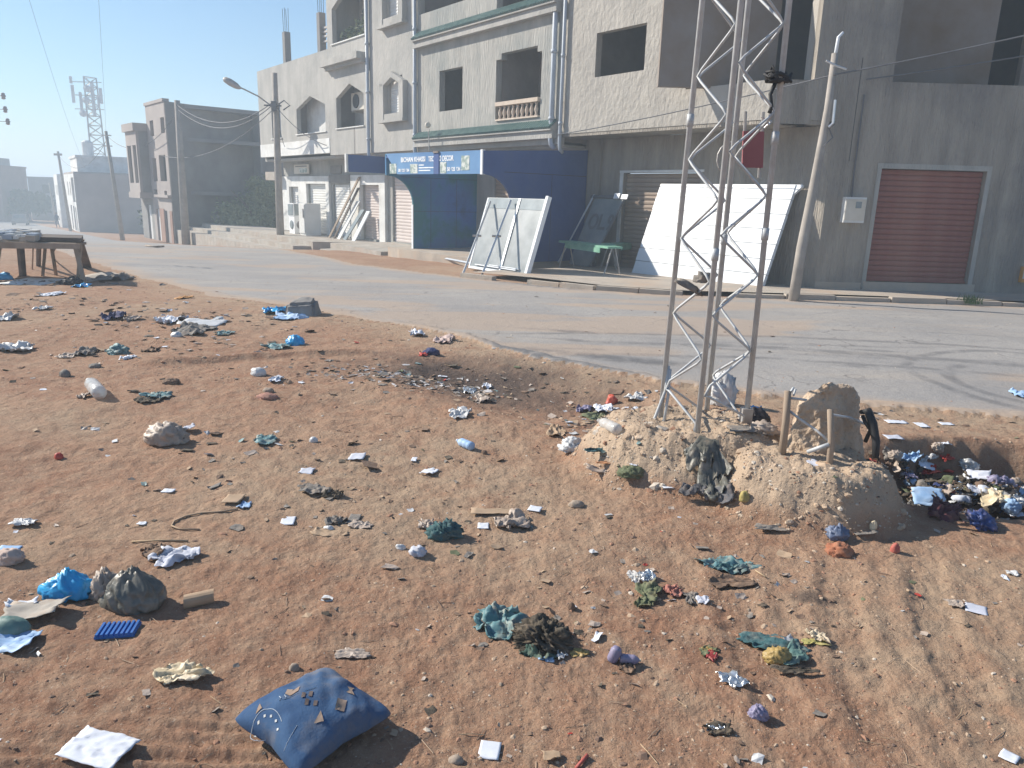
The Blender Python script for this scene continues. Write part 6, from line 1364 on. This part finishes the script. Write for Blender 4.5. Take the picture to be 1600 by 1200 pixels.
# foreground heaps
rag(778, 975, 78, 44, TEAL, 'turquoise crumpled cloth beside the dark heap in the foreground', name='cloth', cat='cloth', amp=.42, n_=34, freq=3.6)
bag(850, 1004, 88, 44, DKORG, 'dark heap of rotten scraps in the foreground', name='rotten_heap', cat='heap', amp=.5, fold=4.5, n_=5); rag(838, 1018, 60, 30, S('deep_green_scrap', (.05, .10, .08), .8, .006, 40, .3), 'dark green film in front of the rotten heap', name='film', cat='film', amp=.5, n_=30)
rag(852, 1030, 16, 22, BLUEP, 'blue strip at the foot of the rotten heap', name='strip', cat='strip', amp=.4, rot=.6); rag(878, 1025, 18, 14, WHITEF, 'pale wad at the right foot of the rotten heap', name='wad', cat='wad', amp=.6); rag(800, 985, 34, 20, GREYR, 'grey rag between the turquoise cloth and the heap', amp=.5); rag(905, 1022, 30, 12, YEL, 'mustard scrap right of the rotten heap', name='scrap', cat='scrap', amp=.25)
p, k = G(955, 1033); mb = MB(); mb.lathe([(.0, 0), (.017, .002), (.021, .01), (.0215, .05), (.017, .056), (.017, .06), (.0, .06)], 14, p+Vector((0, 0, .0)), Matrix.Rotation(.35, 3, 'Y')); tag(mb.build('crumpled_cup', PURPLE, None, True), 'lilac paper cup in the right foreground', 'cup')
bottle((968, 1034), (1001, 1038), 7.5, PURPLE, CREAMF, 'small purple bottle lying against the lilac cup'); bag(967, 1024, 12, 15, YEL, 'small yellow cap behind the purple bottle', name='bottle_cap', cat='cap', amp=.1, n_=3)
rag(978, 1046, 26, 12, BROWN, 'brown torn scrap below the purple bottle', name='scrap', cat='scrap', amp=.6)
rag(1010, 905, 22, 26, FOIL, 'shiny white foil point right of centre', name='foil', cat='foil', amp=.9); rag(992, 905, 22, 20, CLEAR, 'clear film left of the shiny foil point', name='film', cat='film', amp=.6); rag(1012, 926, 34, 26, GREEN2, 'olive green leaves and scraps below the shiny foil', name='scraps', cat='scraps', amp=.45); rag(1004, 944, 28, 14, GREEN2, 'olive green ball of leaves, lower one', name='leaves', cat='leaves', amp=.6)
rag(1052, 926, 24, 36, PINK, 'reddish pink net in the right foreground', name='net', cat='net', amp=.6); rag(1079, 938, 22, 28, GREYR, 'grey folded rag right of the pink net', amp=.55); rag(1098, 940, 18, 10, LILAC, 'lilac scrap right of the grey folded rag', name='scrap', cat='scrap', amp=.5)
rag(1132, 888, 86, 20, TEAL, 'long turquoise twisted rag right of centre', name='twisted_rag', amp=.5, n_=34, freq=3.); rag(1148, 892, 46, 16, TEALD, 'darker right half of the twisted rag', name='twisted_rag', amp=.5); rag(1140, 912, 70, 16, BROWN, 'brown leaf litter below the twisted rag', name='leaf_litter', cat='litter', amp=.4)
rag(1205, 1008, 96, 30, TEALD, 'dark green torn sheet in the right foreground', name='torn_sheet', cat='sheet', amp=.25, n_=28, rot=-.25); bag(1213, 1032, 40, 26, YEL, 'mustard yellow wet plastic under the dark green sheet', name='plastic_bag', amp=.3, fold=3); rag(1240, 1026, 38, 34, GREENT, 'pale green flap right of the yellow plastic', name='film', cat='film', amp=.4, rot=-.7); rag(1240, 1050, 60, 12, DKORG, 'dark soil lumps below the green sheet', name='soil_lump', cat='soil', amp=.4)
rag(1108, 1020, 28, 16, GREEN2, 'green stalk and scraps left of the green sheet', name='scraps', cat='scraps', amp=.5); rag(1113, 1028, 17, 17, S('dark_red', (.30, .04, .04), .5), 'dark red scrap left of the green sheet', name='scrap', cat='scrap', amp=.6); rag(1106, 1016, 18, 8, YEL, 'small yellow scrap beside the dark red one', name='scrap', cat='scrap', amp=.5)
rag(1278, 998, 24, 18, S('pale_husk', (.62, .52, .38), .7), 'pale curled husk right of the green sheet', name='husk', cat='husk', amp=.7); rag(1272, 1005, 40, 12, S('yellow_peel', (.45, .40, .14), .8), 'yellow green peel below the pale husk', name='peel', cat='peel', amp=.35)
rag(1147, 1066, 42, 18, FOIL, 'crumpled silver foil in the right foreground', name='foil', cat='foil', amp=.55); bag(1184, 1120, 32, 22, PURPLE, 'purple dusty cup half buried in the right foreground', name='cup', cat='cup', amp=.25, fold=2); rag(1120, 1142, 54, 18, DKORG, 'dark crushed foil at the bottom of the lot', name='crushed_foil', cat='foil', amp=.5); rag(1118, 1138, 22, 10, FOIL, 'silver glint on the dark crushed foil', name='foil', cat='foil', amp=.5)
paper(1525, 953, 30, 16, LILAC, 'lilac white card lying in the right foreground', amp=.002, rot=-.5); rag(1492, 944, 22, 9, BEIGEF, 'pale scrap left of the lilac white card', name='scrap', cat='scrap', amp=.3); paper(1577, 1184, 24, 18, PAPER, 'white slip at the bottom right corner', amp=.002, rot=-.8)
rag(1582, 897, 16, 10, WHITEF, 'white scrap near the right edge', name='scrap', cat='scrap', amp=.5); rag(1570, 904, 10, 8, PAPER, 'tiny white scrap left of the scrap near the right edge', name='scrap', cat='scrap', amp=.5)
bag(1398, 862, 15, 16, S('red_brick', (.48, .13, .10), .8), 'small upright red brick piece below the mound', name='brick_piece', cat='brick', amp=.12); bag(1312, 866, 42, 22, RUST, 'rusty brown stone at the foot of the mound', name='stone', cat='stone', amp=.3, fold=2)
bag(1308, 840, 36, 26, S('blue_grey_film', (.16, .20, .30), .45, .004, 40, .2), 'dusty blue knotted bag at the foot of the mound', knot=True, amp=.4, fold=3); paper(1352, 836, 36, 14, GREYR, 'grey card right of the dusty blue bag', name='card', cat='card', amp=.006, tilt=.12); bag(1363, 826, 12, 15, CREAMF, 'cream lump behind the grey card', name='lump', cat='lump', amp=.2, n_=3)
rag(1215, 826, 70, 14, GREYR, 'grey stone slabs at the foot of the mound', name='rubble', cat='rubble', amp=.3); bag(1163, 782, 18, 17, S('dull_yellow', (.42, .34, .12), .8), 'dull yellow sponge against the mound', name='sponge', cat='sponge', amp=.15, n_=3); paper(1045, 763, 18, 8, PAPER, 'white slip left of the mound foot', amp=.004); paper(1270, 724, 20, 7, LILAC, 'lilac slip on top of the mound', amp=.004)
# black bags draped over the mound
def drape(pts, m_, label, name='torn_bag', cat='bag', amp=.02, seed=0, w=.16, lift=.03):
    P_ = [G(*q)[0] for q in pts]; n_ = 26; m2 = 12; V = []; F_ = []
    for i in range(n_+1):
        f = i/n_*(len(P_)-1); a = P_[int(min(f, len(P_)-2))]; b = P_[int(min(f, len(P_)-2))+1]; ff = f-int(min(f, len(P_)-2)); c = a.lerp(b, ff); dr = (b-a); dr.z = 0; dr.normalize(); sd2 = Vector((-dr.y, dr.x, 0))
        wd = w*(.45+.75*abs(math.sin(math.pi*i/n_))**.6)*(1+.3*float(vnoise(i*.5, seed, 3)))
        for j in range(m2+1):
            q = c+sd2*wd*(j/m2-.5); zz = H(q.x, q.y)+lift+amp*2*abs(float(fbm(np.array(i*.35+seed), np.array(j*.5), 3, seed+3)))
            V.append((q.x-P_[0].x, q.y-P_[0].y, zz-P_[0].z))
    for i in range(n_):
        for j in range(m2): a = i*(m2+1)+j; F_.append([a, a+1, a+m2+2, a+m2+1])
    o = mk(name, V, F_, m_, P_[0]); so = o.modifiers.new('thick', 'SOLIDIFY'); so.thickness = .003; tag(o, label, cat)
drape([(1070, 728), (1100, 716), (1118, 738), (1108, 762), (1125, 790)], BLACKF, 'torn black plastic bag hanging down the mound between mast and block', amp=.05, seed=2, w=.15)
drape([(1060, 780), (1090, 778), (1115, 786), (1145, 790)], S('dark_grey_rag', (.11, .11, .12), .8, .006, 40, .35), 'dark grey rag at the foot of the torn black bag', name='rag', cat='rag', amp=.04, seed=5, w=.06)
bag(1128, 632, 44, 56, WHITEF, 'shiny white plastic bag standing behind the mast', ratio=.6, amp=.35, fold=2.5); bag(1180, 664, 40, 30, S('very_dark_bag', (.035, .03, .035), .6, .004, 30, .2), 'dark brown bag right of the mast foot', amp=.3); bag(1192, 674, 46, 18, BEIGEF, 'crumpled beige bag between mast and concrete block', amp=.4); rag(1182, 640, 14, 10, BRIGHTBLUE, 'small turquoise scrap behind the dark bag', name='scrap', cat='scrap', amp=.5); paper(1160, 672, 44, 8, GREYR, 'weathered board among the bags at the mast', name='board', cat='board', amp=.01)
# rag hung in the lower mast
q = Vector((1.10, 4.66, 0)); c0 = vp(1092, 440, 4.5)
hr_ = thing('hanging_rag', 'grey dirty rag caught in the braces of the mast', 'rag', Matrix.Translation(c0))
V, F2_ = blob_v(.05, .04, .07, 77, .5, 3.5, False, 3); V = V+np.array([.02, 0, 0]); mk('body', V, F2_, GREYR, (0, 0, 0), parent=hr_)
V, F2_ = blob_v(.085, .03, .045, 78, .5, 3.5, False, 3); mk('tail', V, F2_, GREYR, (-.06, 0, -.045), parent=hr_).rotation_euler = (0, .45, 0)
# left of the mound
rag(945, 640, 32, 9, PAPER, 'white and blue carton left of the mast', name='carton', cat='carton', amp=.5); rag(938, 640, 12, 7, BRIGHTBLUE, 'blue end of the carton left of the mast', name='carton_end', cat='carton', amp=.5); bag(956, 630, 18, 15, S('red_film', (.62, .12, .08), .5), 'red plastic bag left of the mast', amp=.4); rag(996, 623, 36, 10, WHITEF, 'white torn bag close to the left mast leg', amp=.6)
rag(912, 642, 24, 8, PURPLE, 'purple white wrapper left of the white carton', name='wrapper', cat='wrapper', amp=.5); rag(993, 640, 12, 7, PAPER, 'small white box lid by the mast', name='lid', cat='lid', amp=.4)
bag(894, 702, 36, 22, WHITEF, 'white crushed container in the hollow left of the mound', name='crushed_container', cat='container', amp=.5); paper(899, 697, 7, 14, BRIGHTBLUE, 'blue stripe label on the crushed container', name='label', cat='label', amp=.002, tilt=.3); rag(942, 706, 50, 18, TEALD, 'dark green cloth at the left foot of the mound', name='cloth', cat='cloth', amp=.5)
paper(938, 737, 46, 18, S('magazine', (.50, .40, .33), .6, .002, 30, .2), 'torn colour leaflet at the left foot of the mound', name='leaflet', amp=.02, curl=.03, n_=10); rag(948, 724, 30, 12, S('orange_card', (.55, .26, .12), .7), 'orange torn card behind the leaflet', name='card', cat='card', amp=.3); bag(985, 742, 40, 16, GREEN2, 'green striped bundle at the left foot of the mound', name='bundle', cat='bundle', amp=.3); paper(990, 728, 12, 8, PAPER, 'white slip over the green striped bundle', amp=.01)
rag(932, 652, 32, 9, GREEN2, 'green yellow wrapper in the hollow', name='wrapper', cat='wrapper', amp=.3); rag(868, 674, 28, 10, CARD, 'tan curled cardboard in the hollow', name='cardboard', cat='cardboard', amp=.5)
bag(674, 554, 26, 12, DKBLUE, 'dark blue wrapper with white band near the road edge', name='wrapper', cat='wrapper', amp=.4); rag(663, 555, 13, 6, RED, 'red end beside the dark blue wrapper', name='scrap', cat='scrap', amp=.5); rag(650, 523, 22, 8, PAPER, 'white scrap at the road edge above the blue wrapper', name='scrap', cat='scrap', amp=.7); rag(694, 534, 26, 12, S('pinkw', (.55, .42, .38), .7), 'pinkish white rag at the road edge', amp=.5)
rag(718, 648, 30, 12, WHITEF, 'white torn paper below the burnt patch', name='torn_paper', cat='paper', amp=.5); rag(735, 612, 20, 8, FOIL, 'silver scrap inside the burnt patch', name='scrap', cat='scrap', amp=.5); rag(760, 605, 17, 9, PAPER, 'white scrap on the right of the burnt patch', name='scrap', cat='scrap', amp=.6); rag(752, 625, 22, 10, BEIGEF, 'beige scrap on the right of the burnt patch', name='scrap', cat='scrap', amp=.5)
# papers by the road
paper(1400, 660, 32, 4, PAPER, 'long white strip on the road edge at right', amp=.004); paper(1440, 665, 16, 7, PAPER, 'white slip right of the long strip', amp=.005); paper(1478, 663, 20, 3, PAPER, 'thin white slip furthest right on the road edge', amp=.004); paper(1396, 684, 26, 10, LILAC, 'lilac white card behind the concrete block', amp=.006); rag(1596, 618, 30, 10, BLUEP, 'pale blue bag on the road at the right edge', amp=.4)
paper(660, 622, 1, 1, ASH, 'x') if False else None
# stones and lumps beside the trash
for i, (px, py, w_, lb) in enumerate(((246, 1158, 0, ''),)):
    pass
bag(893, 951, 13, 12, BROWN, 'small brown round stone above the rotten heap', name='stone', cat='stone', amp=.15, n_=3); bag(712, 1190, 24, 12, STONE, 'grey brown stone left of the white square paper', name='stone', cat='stone', amp=.15); bag(460, 1046, 18, 12, STONE, 'round stone above the denim cushion', name='stone', cat='stone', amp=.1, n_=3); paper(862, 1184, 26, 12, CARD, 'tan flat stone right of the white square paper', name='flat_stone', cat='stone', amp=.01, n_=6)
rag(550, 1024, 50, 15, BEIGEF, 'pale dried husk above the denim cushion', name='husk', cat='husk', amp=.3)
# strap, sticks
def line_item(pts, r, m_, label, name, cat, lift=.006):
    P_ = [G(*q)[0]+Vector((0, 0, lift)) for q in pts]; mb = MB(); mb.tube(P_, r, 5); tag(mb.build(name, m_, None, True), label, cat)
line_item([(372, 797), (345, 801), (315, 803), (290, 808), (272, 816), (268, 823), (280, 828), (312, 829)], .005, CARD, 'curved brown strap lying in the left of the lot', 'strap', 'strap')
line_item([(206, 848), (250, 846), (294, 847)], .005, WOODL, 'straight pale stick above the lilac wrapper', 'stick', 'stick'); line_item([(900, 1203), (918, 1182)], .006, S('red_stick', (.42, .10, .08), .6), 'red brown stick end at the bottom of the lot', 'stick', 'stick')
line_item([(228, 385), (243, 387), (256, 386)], .03, 'wood', 'dark stick lying on the road beyond the stall', 'stick', 'stick', .03); line_item([(1180, 893), (1196, 903)], .004, WOODL, 'pale straw at the right of the twisted rag', 'straw', 'straw')
# near the stall
paper(55, 441, 72, 8, 'white_wall', 'white flat board on the ground under the stall', name='board', cat='board', amp=.02, n_=6); paper(150, 436, 60, 10, 'concrete', 'flat pale slab right of the stall legs', name='slab', cat='slab', amp=.05, n_=8); bag(6, 437, 26, 12, BRIGHTBLUE, 'bright blue bag at the left edge below the stall', amp=.3); rag(126, 448, 24, 7, BRIGHTBLUE, 'blue scrap at the foot of the front stall leg', name='scrap', cat='scrap', amp=.4); bag(112, 445, 34, 14, 'black', 'black bag under the stall', amp=.3); rag(80, 461, 32, 5, PAPER, 'long white scrap in front of the stall', name='scrap', cat='scrap', amp=.2); rag(178, 437, 44, 10, GREYR, 'grey twigs and rags right of the stall', name='rags', cat='rags', amp=.4)
rag(287, 466, 20, 8, S('orange_film', (.6, .30, .10), .7), 'orange scrap near the road edge right of the stall', name='scrap', cat='scrap', amp=.3); rag(70, 483, 20, 5, WHITEF, 'small white scrap in front of the stall, right of the crumpled bag', name='scrap', cat='scrap', amp=.5)
# weeds at the pavement
wd = thing('weed', 'small green weed growing at the end of the kerb', 'plant', Matrix.Translation((8.9, 14.5, -.1)))
mb = MB()
for k in range(90):
    c = Vector((8.9+random.gauss(0, .10), 14.5+random.gauss(0, .08), -.08)); tq = c+Vector((random.gauss(0, .07), random.gauss(0, .05), .08+.12*random.random())); mb.face([tuple(c-Vector((.012, 0, 0))), tuple(c+Vector((.012, 0, 0))), tuple(tq)])
stuff(mb.build('blades', 'grass', wd))

# ------------------------------------------------------------------ the trash heap in the pit: named pieces on top of an uncountable mass
heapc = []
def heap_h(x, y): return H(x, y)
named = [(1450, 778, 44, 26, 'paper', BLUEP, 'blue white package on the dark side of the trash heap', 'package', 'package'), (1478, 716, 14, 10, 'rag', RED, 'bright red scrap on top of the trash heap', 'scrap', 'scrap'), (1446, 727, 24, 14, 'paper', PAPER, 'white printed box on the trash heap', 'box', 'box'), (1448, 718, 22, 8, 'rag', WHITEF, 'white lid above the printed box', 'lid', 'lid'),
 (1473, 694, 16, 12, 'paper', PAPER, 'small white card at the top edge of the trash heap', 'card', 'card'), (1464, 701, 22, 14, 'bag', BEIGEF, 'beige bag at the top of the trash heap', 'plastic_bag', 'bag'), (1422, 718, 30, 10, 'rag', BLUEP, 'pale blue bag at the left of the trash heap', 'plastic_bag', 'bag'), (1398, 715, 24, 14, 'bag', BEIGEF, 'beige crumpled bag at the left end of the trash heap', 'plastic_bag', 'bag'),
 (1450, 738, 24, 8, 'rag', RED, 'red white wrapper below the printed box', 'wrapper', 'wrapper'), (1530, 744, 30, 16, 'paper', LILAC, 'lilac white sheet in the middle of the trash heap', 'sheet', 'sheet'), (1512, 730, 30, 16, 'bag', CLEAR, 'clear crumpled film in the middle of the trash heap', 'film', 'film'), (1566, 756, 34, 12, 'rag', PURPLE, 'purple white wrapper on the right of the trash heap', 'wrapper', 'wrapper'),
 (1556, 780, 32, 22, 'rag', CREAMF, 'cream torn packet on the right of the trash heap', 'packet', 'packet'), (1522, 765, 20, 14, 'paper', LILAC, 'lilac card below the lilac white sheet', 'card', 'card'), (1530, 818, 56, 22, 'bag', S('deep_blue_bag', (.03, .06, .20), .5), 'deep blue bag at the foot of the trash heap', 'plastic_bag', 'bag'), (1578, 794, 30, 22, 'bag', BLUEP, 'pale blue film at the right of the trash heap', 'film', 'film'),
 (1590, 806, 26, 8, 'paper', PAPER, 'white slip at the right picture edge of the trash heap', 'paper_scrap', 'paper'), (1478, 800, 40, 28, 'rag', S('dark_maroon', (.12, .04, .05), .8), 'dark maroon cloth at the foot of the trash heap', 'cloth', 'cloth'), (1420, 744, 16, 10, 'rag', PURPLE, 'purple scrap on the left of the trash heap', 'scrap', 'scrap'), (1594, 786, 26, 16, 'rag', WHITEF, 'white film at the right picture edge above the white slip', 'film', 'film')]
rrp = random.Random(21)
PV = []; PF = []; PM = []
pm = [DKORG, BROWN, GREYR, WHITEF, PAPER, BLUEP, CLEAR, BEIGEF, DKBLUE, GREEN2, RED, LILAC]
pw = [30, 14, 12, 4, 4, 4, 4, 6, 4, 3, 1.2, 3]
def add_piece(x, y, z, s_, mi, V, F_, rx, ry, rz, PV=PV, PF=PF, PM=PM):
    R_ = np.array((Matrix.Rotation(rz, 3, 'Z')@Matrix.Rotation(rx, 3, 'X')@Matrix.Rotation(ry, 3, 'Y')))
    b = sum(len(q) for q in PV); PV.append(V@R_.T+np.array([x, y, z])); PF.extend([[i+b for i in f] for f in F_]); PM.extend([mi]*len(F_))
def pile_profile(x, y):
    "height of the heap above the pit floor"
    return .36*float(1-sstep(.15, 1.0, bump2(np.array([x]), np.array([y]), 3.35, 4.72, 1.15, .55, -.18))[0])
protos = [sheet_v(1, .8, .25, 300+i, 7, 0, .3, thick=.02, freq=2.5, round_=.4) for i in range(8)]+[blob_v(.5, .4, .35, 330+i, .45, 3, False, 2) for i in range(6)]
for i in range(1150):
    a = rrp.random()*6.283; r_ = rrp.random()**.6; x = 3.35+1.25*r_*math.cos(a); y = 4.68+.55*r_*math.sin(a)-.0
    s_ = .03+.075*rrp.random(); V, F_ = protos[rrp.choice((0, 1, 2, 3, 4, 5, 6, 7, 0, 1, 2, 3, 4, 5, 8, 9, 10, 11, 12, 13))]; z = H(x, y)+pile_profile(x, y)*rrp.uniform(.55, 1.0)
    add_piece(x, y, z, s_, rrp.choices(range(12), pw)[0], V*s_, F_, rrp.gauss(0, .45), rrp.gauss(0, .45), rrp.random()*6.28)
hp = mk('trash_heap', np.concatenate(PV), PF, pm, (0, 0, 0), mi=PM); tag(hp, 'heap of mixed plastic, paper and dark rotten scraps in the pit', 'trash heap', None, 'stuff')
def Gheap(px, py):
    v = ray(px, py); t = np.linspace(4, 9, 320); P = np.array([0, 0, EYE])+t[:, None]*v
    top = hfun(P[:, 0], P[:, 1])+.36*(1-sstep(.15, 1.0, bump2(P[:, 0], P[:, 1], 3.35, 4.72, 1.15, .55, -.18)))+.02
    i = int(np.argmax(P[:, 2] < top)); return Vector(P[i]), t[i]*float(v@_F)/FOC
for (px, py, w_, l_, kd, m_, lb, nm, ct_) in named:
    p, k = Gheap(px, py); s = sd_()
    if kd == 'bag': V, F_ = blob_v(w_*k/2, w_*k*.38, l_*k, s, .4, 3, False, 4)
    elif kd == 'paper': V, F_ = sheet_v(w_*k, l_*k*1.3, .015, s, 8, 0, .08)
    else: V, F_ = sheet_v(w_*k, max(l_*k*1.5, w_*k*.4), .3*w_*k, s, 16, 0, .3, freq=3)
    o = mk(nm, V, F_, m_, p, rrp.gauss(0, .4)); o.rotation_euler = (.35+rrp.gauss(0, .15), rrp.gauss(0, .2), rrp.gauss(0, .4)); tag(o, lb, ct_)

# ------------------------------------------------------------------ gravel, clods, straw and small scraps nobody could count
def scatter(name, n_, protos_, place, sizef, mats, weights, label, cat, seed, tiltv=.2, sink=.15, flatmat=None):
    rr = random.Random(seed); xy = np.array([place(rr) for _ in range(n_)]); zz = hfun(xy[:, 0], xy[:, 1]); Vs = []; Fs = []; Ms = []; b = 0
    keep = road_sd(xy[:, 0], xy[:, 1])
    for i in range(n_):
        x, y = xy[i]; s_ = sizef(rr, x, y)
        if keep[i] > .0 and rr.random() > .07: continue
        V, F_ = protos_[rr.randrange(len(protos_))]; R_ = np.array(Matrix.Rotation(rr.random()*6.283, 3, 'Z')@Matrix.Rotation(rr.gauss(0, tiltv), 3, 'X'))
        Vs.append((V*s_)@R_.T+np.array([x, y, zz[i]-s_*sink])); Fs.append(np.array(F_)+b); b += len(V); Ms += [rr.choices(range(len(mats)), weights)[0]]*len(F_)
    F_ = np.concatenate(Fs); V = np.concatenate(Vs)
    o = mk(name, V, F_.tolist(), mats, (0, 0, 0), mi=Ms, smooth=False); tag(o, label, cat, None, 'stuff'); return o
stones = []
for i in range(8):
    c, F_ = ico(1); c = c.copy(); c = c*(1+.35*n3(c, 1.3, 400+i, 2))[:, None]; c[:, 2] *= .6; c[:, 1] *= .8; stones.append((c*.5, F_))
def flake(i):
    V, F_ = sheet_v(1, .5+.5*(i % 3)/2, .14, 500+i, 2, 0, .25, thick=.03, lift=.05, round_=.3, freq=2); return V, F_
flakes = [flake(i) for i in range(10)]
sticks = []
for i in range(5):
    mb = MB(); mb.tube([(-.5, 0, .03), (0, .03*(i-2), .04+.01*i), (.5, .02*i, .03)], .018, 4); sticks.append((np.array(mb.v), mb.f))
sticks = [(V, [f for f in F_ if len(f) == 4]) for V, F_ in sticks]
def fan(rr, r0=1.5, r1=16, pw_=1.0):
    r_ = r0*(r1/r0)**(rr.random()**pw_); a = math.radians(rr.uniform(-44, 44)); return (r_*math.sin(a), r_*math.cos(a))
def patchy(rr):
    while True:
        x, y = fan(rr)
        if float(vnoise(x*.9, y*.9, 12)) > rr.uniform(-.5, .7): return (x, y)
def dirtsize(rr, x, y): r_ = math.hypot(x, y); return min(.05, .0038*(1+r_*.28)*math.exp(abs(rr.gauss(0, .62))))
SOIL1 = S('clod_red', (.36, .20, .13), .95, 0, 20, .0); SOIL2 = S('clod_tan', (.46, .34, .24), .95, 0, 20, 0); SOIL3 = S('clod_dark', (.20, .13, .095), .95, 0, 20, 0); SOIL4 = S('pebble_pale', (.55, .48, .40), .9, 0, 20, 0)
scatter('gravel', 8500, stones, patchy, dirtsize, [SOIL1, SOIL2, SOIL3, SOIL4], [5, 4, 3, .6], 'small clods and pebbles strewn over the red brown lot', 'gravel', 5, .4, .1)
CL = [(-.6, 6.9, 1.3, .5, 26), (.9, 6.0, .6, .4, 12), (.75, 5.4, .35, .5, 12), (-9, 13.6, 2.2, .7, 12), (-4.5, 9.6, 1.6, .7, 12), (-3.4, 8.0, 1.2, .6, 10), (-6, 10.8, 2, .8, 8), (2.9, 5.9, .8, .25, 4), (.0, 3.5, 1.2, .6, 5), (1.2, 2.9, .5, .4, 5), (.1, 2.7, .35, .2, 5), (-1.6, 4.6, 1.3, .8, 6)]
def clus(rr):
    if rr.random() < .36: return fan(rr, 1.7, 15, .8)
    c = rr.choices(CL, [q[4] for q in CL])[0]; return (c[0]+rr.gauss(0, c[2]*.55), c[1]+rr.gauss(0, c[3]*.6))
def scrapsize(rr, x, y): r_ = math.hypot(x, y); return min(.14, .009*(1+r_*.32)*math.exp(abs(rr.gauss(0, .55))))
scatter('litter_scraps', 1300, flakes, clus, scrapsize, [WHITEF, BEIGEF, CARD, BROWN, GREYR, TEAL, PAPER, RED, DKORG, GREEN2], [3, 9, 9, 10, 9, .8, 1.5, .4, 10, 2], 'tiny torn scraps of paper and plastic strewn over the lot', 'scraps', 9, .35, .0)
scatter('straw', 420, sticks, lambda rr: fan(rr, 1.7, 11, .9), lambda rr, x, y: .03+.05*rr.random()*(1+.1*y), [WOODL, SOIL2, SOIL3], [3, 3, 2], 'bits of straw and twig on the lot', 'straw', 13, .1, .0)
scatter('ash', 330, flakes, lambda rr: (-1.0+rr.gauss(0, .42), 6.85+rr.gauss(0, .2)), lambda rr, x, y: .02+.05*rr.random(), [ASH, GREYR, BROWN], [4, 3, 3], 'pale grey ash and half burnt scraps in the burnt patch', 'ash', 17, .3, .1)
# earth crumbs on the mound
def onmound(rr):
    while True:
        x, y = rr.uniform(.2, 2.5), rr.uniform(3.3, 5.4)
        if float(mound(np.array([x]), np.array([y]))[0]) > .02: return (x, y)
scatter('mound_rubble', 3200, stones, onmound, lambda rr, x, y: .009*math.exp(abs(rr.gauss(0, .75))), [SOIL2, SOIL4, M['earth'], SOIL1], [4, 2, 5, 1], 'crumbs of cemented earth covering the mound', 'rubble', 19, .5, .2)
scatter('pavement_rubble', 500, stones, lambda rr: (rr.uniform(-1, 9), 14.6+abs(rr.gauss(0, .25))+max(0, (1.5-rr.uniform(-1, 9)))*0), lambda rr, x, y: .03*math.exp(abs(rr.gauss(0, .5))), [SOIL2, M['concrete'], SOIL1], [3, 3, 2], 'broken kerb crumbs and dust lumps along the pavement edge', 'rubble', 23, .4, .2) if False else None

# ------------------------------------------------------------------ the air
hzm = bpy.data.materials.new('haze_air'); hzm.use_nodes = True; nt = hzm.node_tree; nt.nodes.clear(); oo = nt.nodes.new('ShaderNodeOutputMaterial'); pvn = nt.nodes.new('ShaderNodeVolumePrincipled')
pvn.inputs['Color'].default_value = (.74, .88, 1.0, 1); pvn.inputs['Density'].default_value = HAZE; pvn.inputs['Anisotropy'].default_value = .15
nt.links.new(pvn.outputs[0], oo.inputs['Volume'])
mb = MB(); mb.box((-1400, -1400, -11), (1400, 1400, 22)); hzb = mb.build('haze', hzm, None); stuff(hzb)
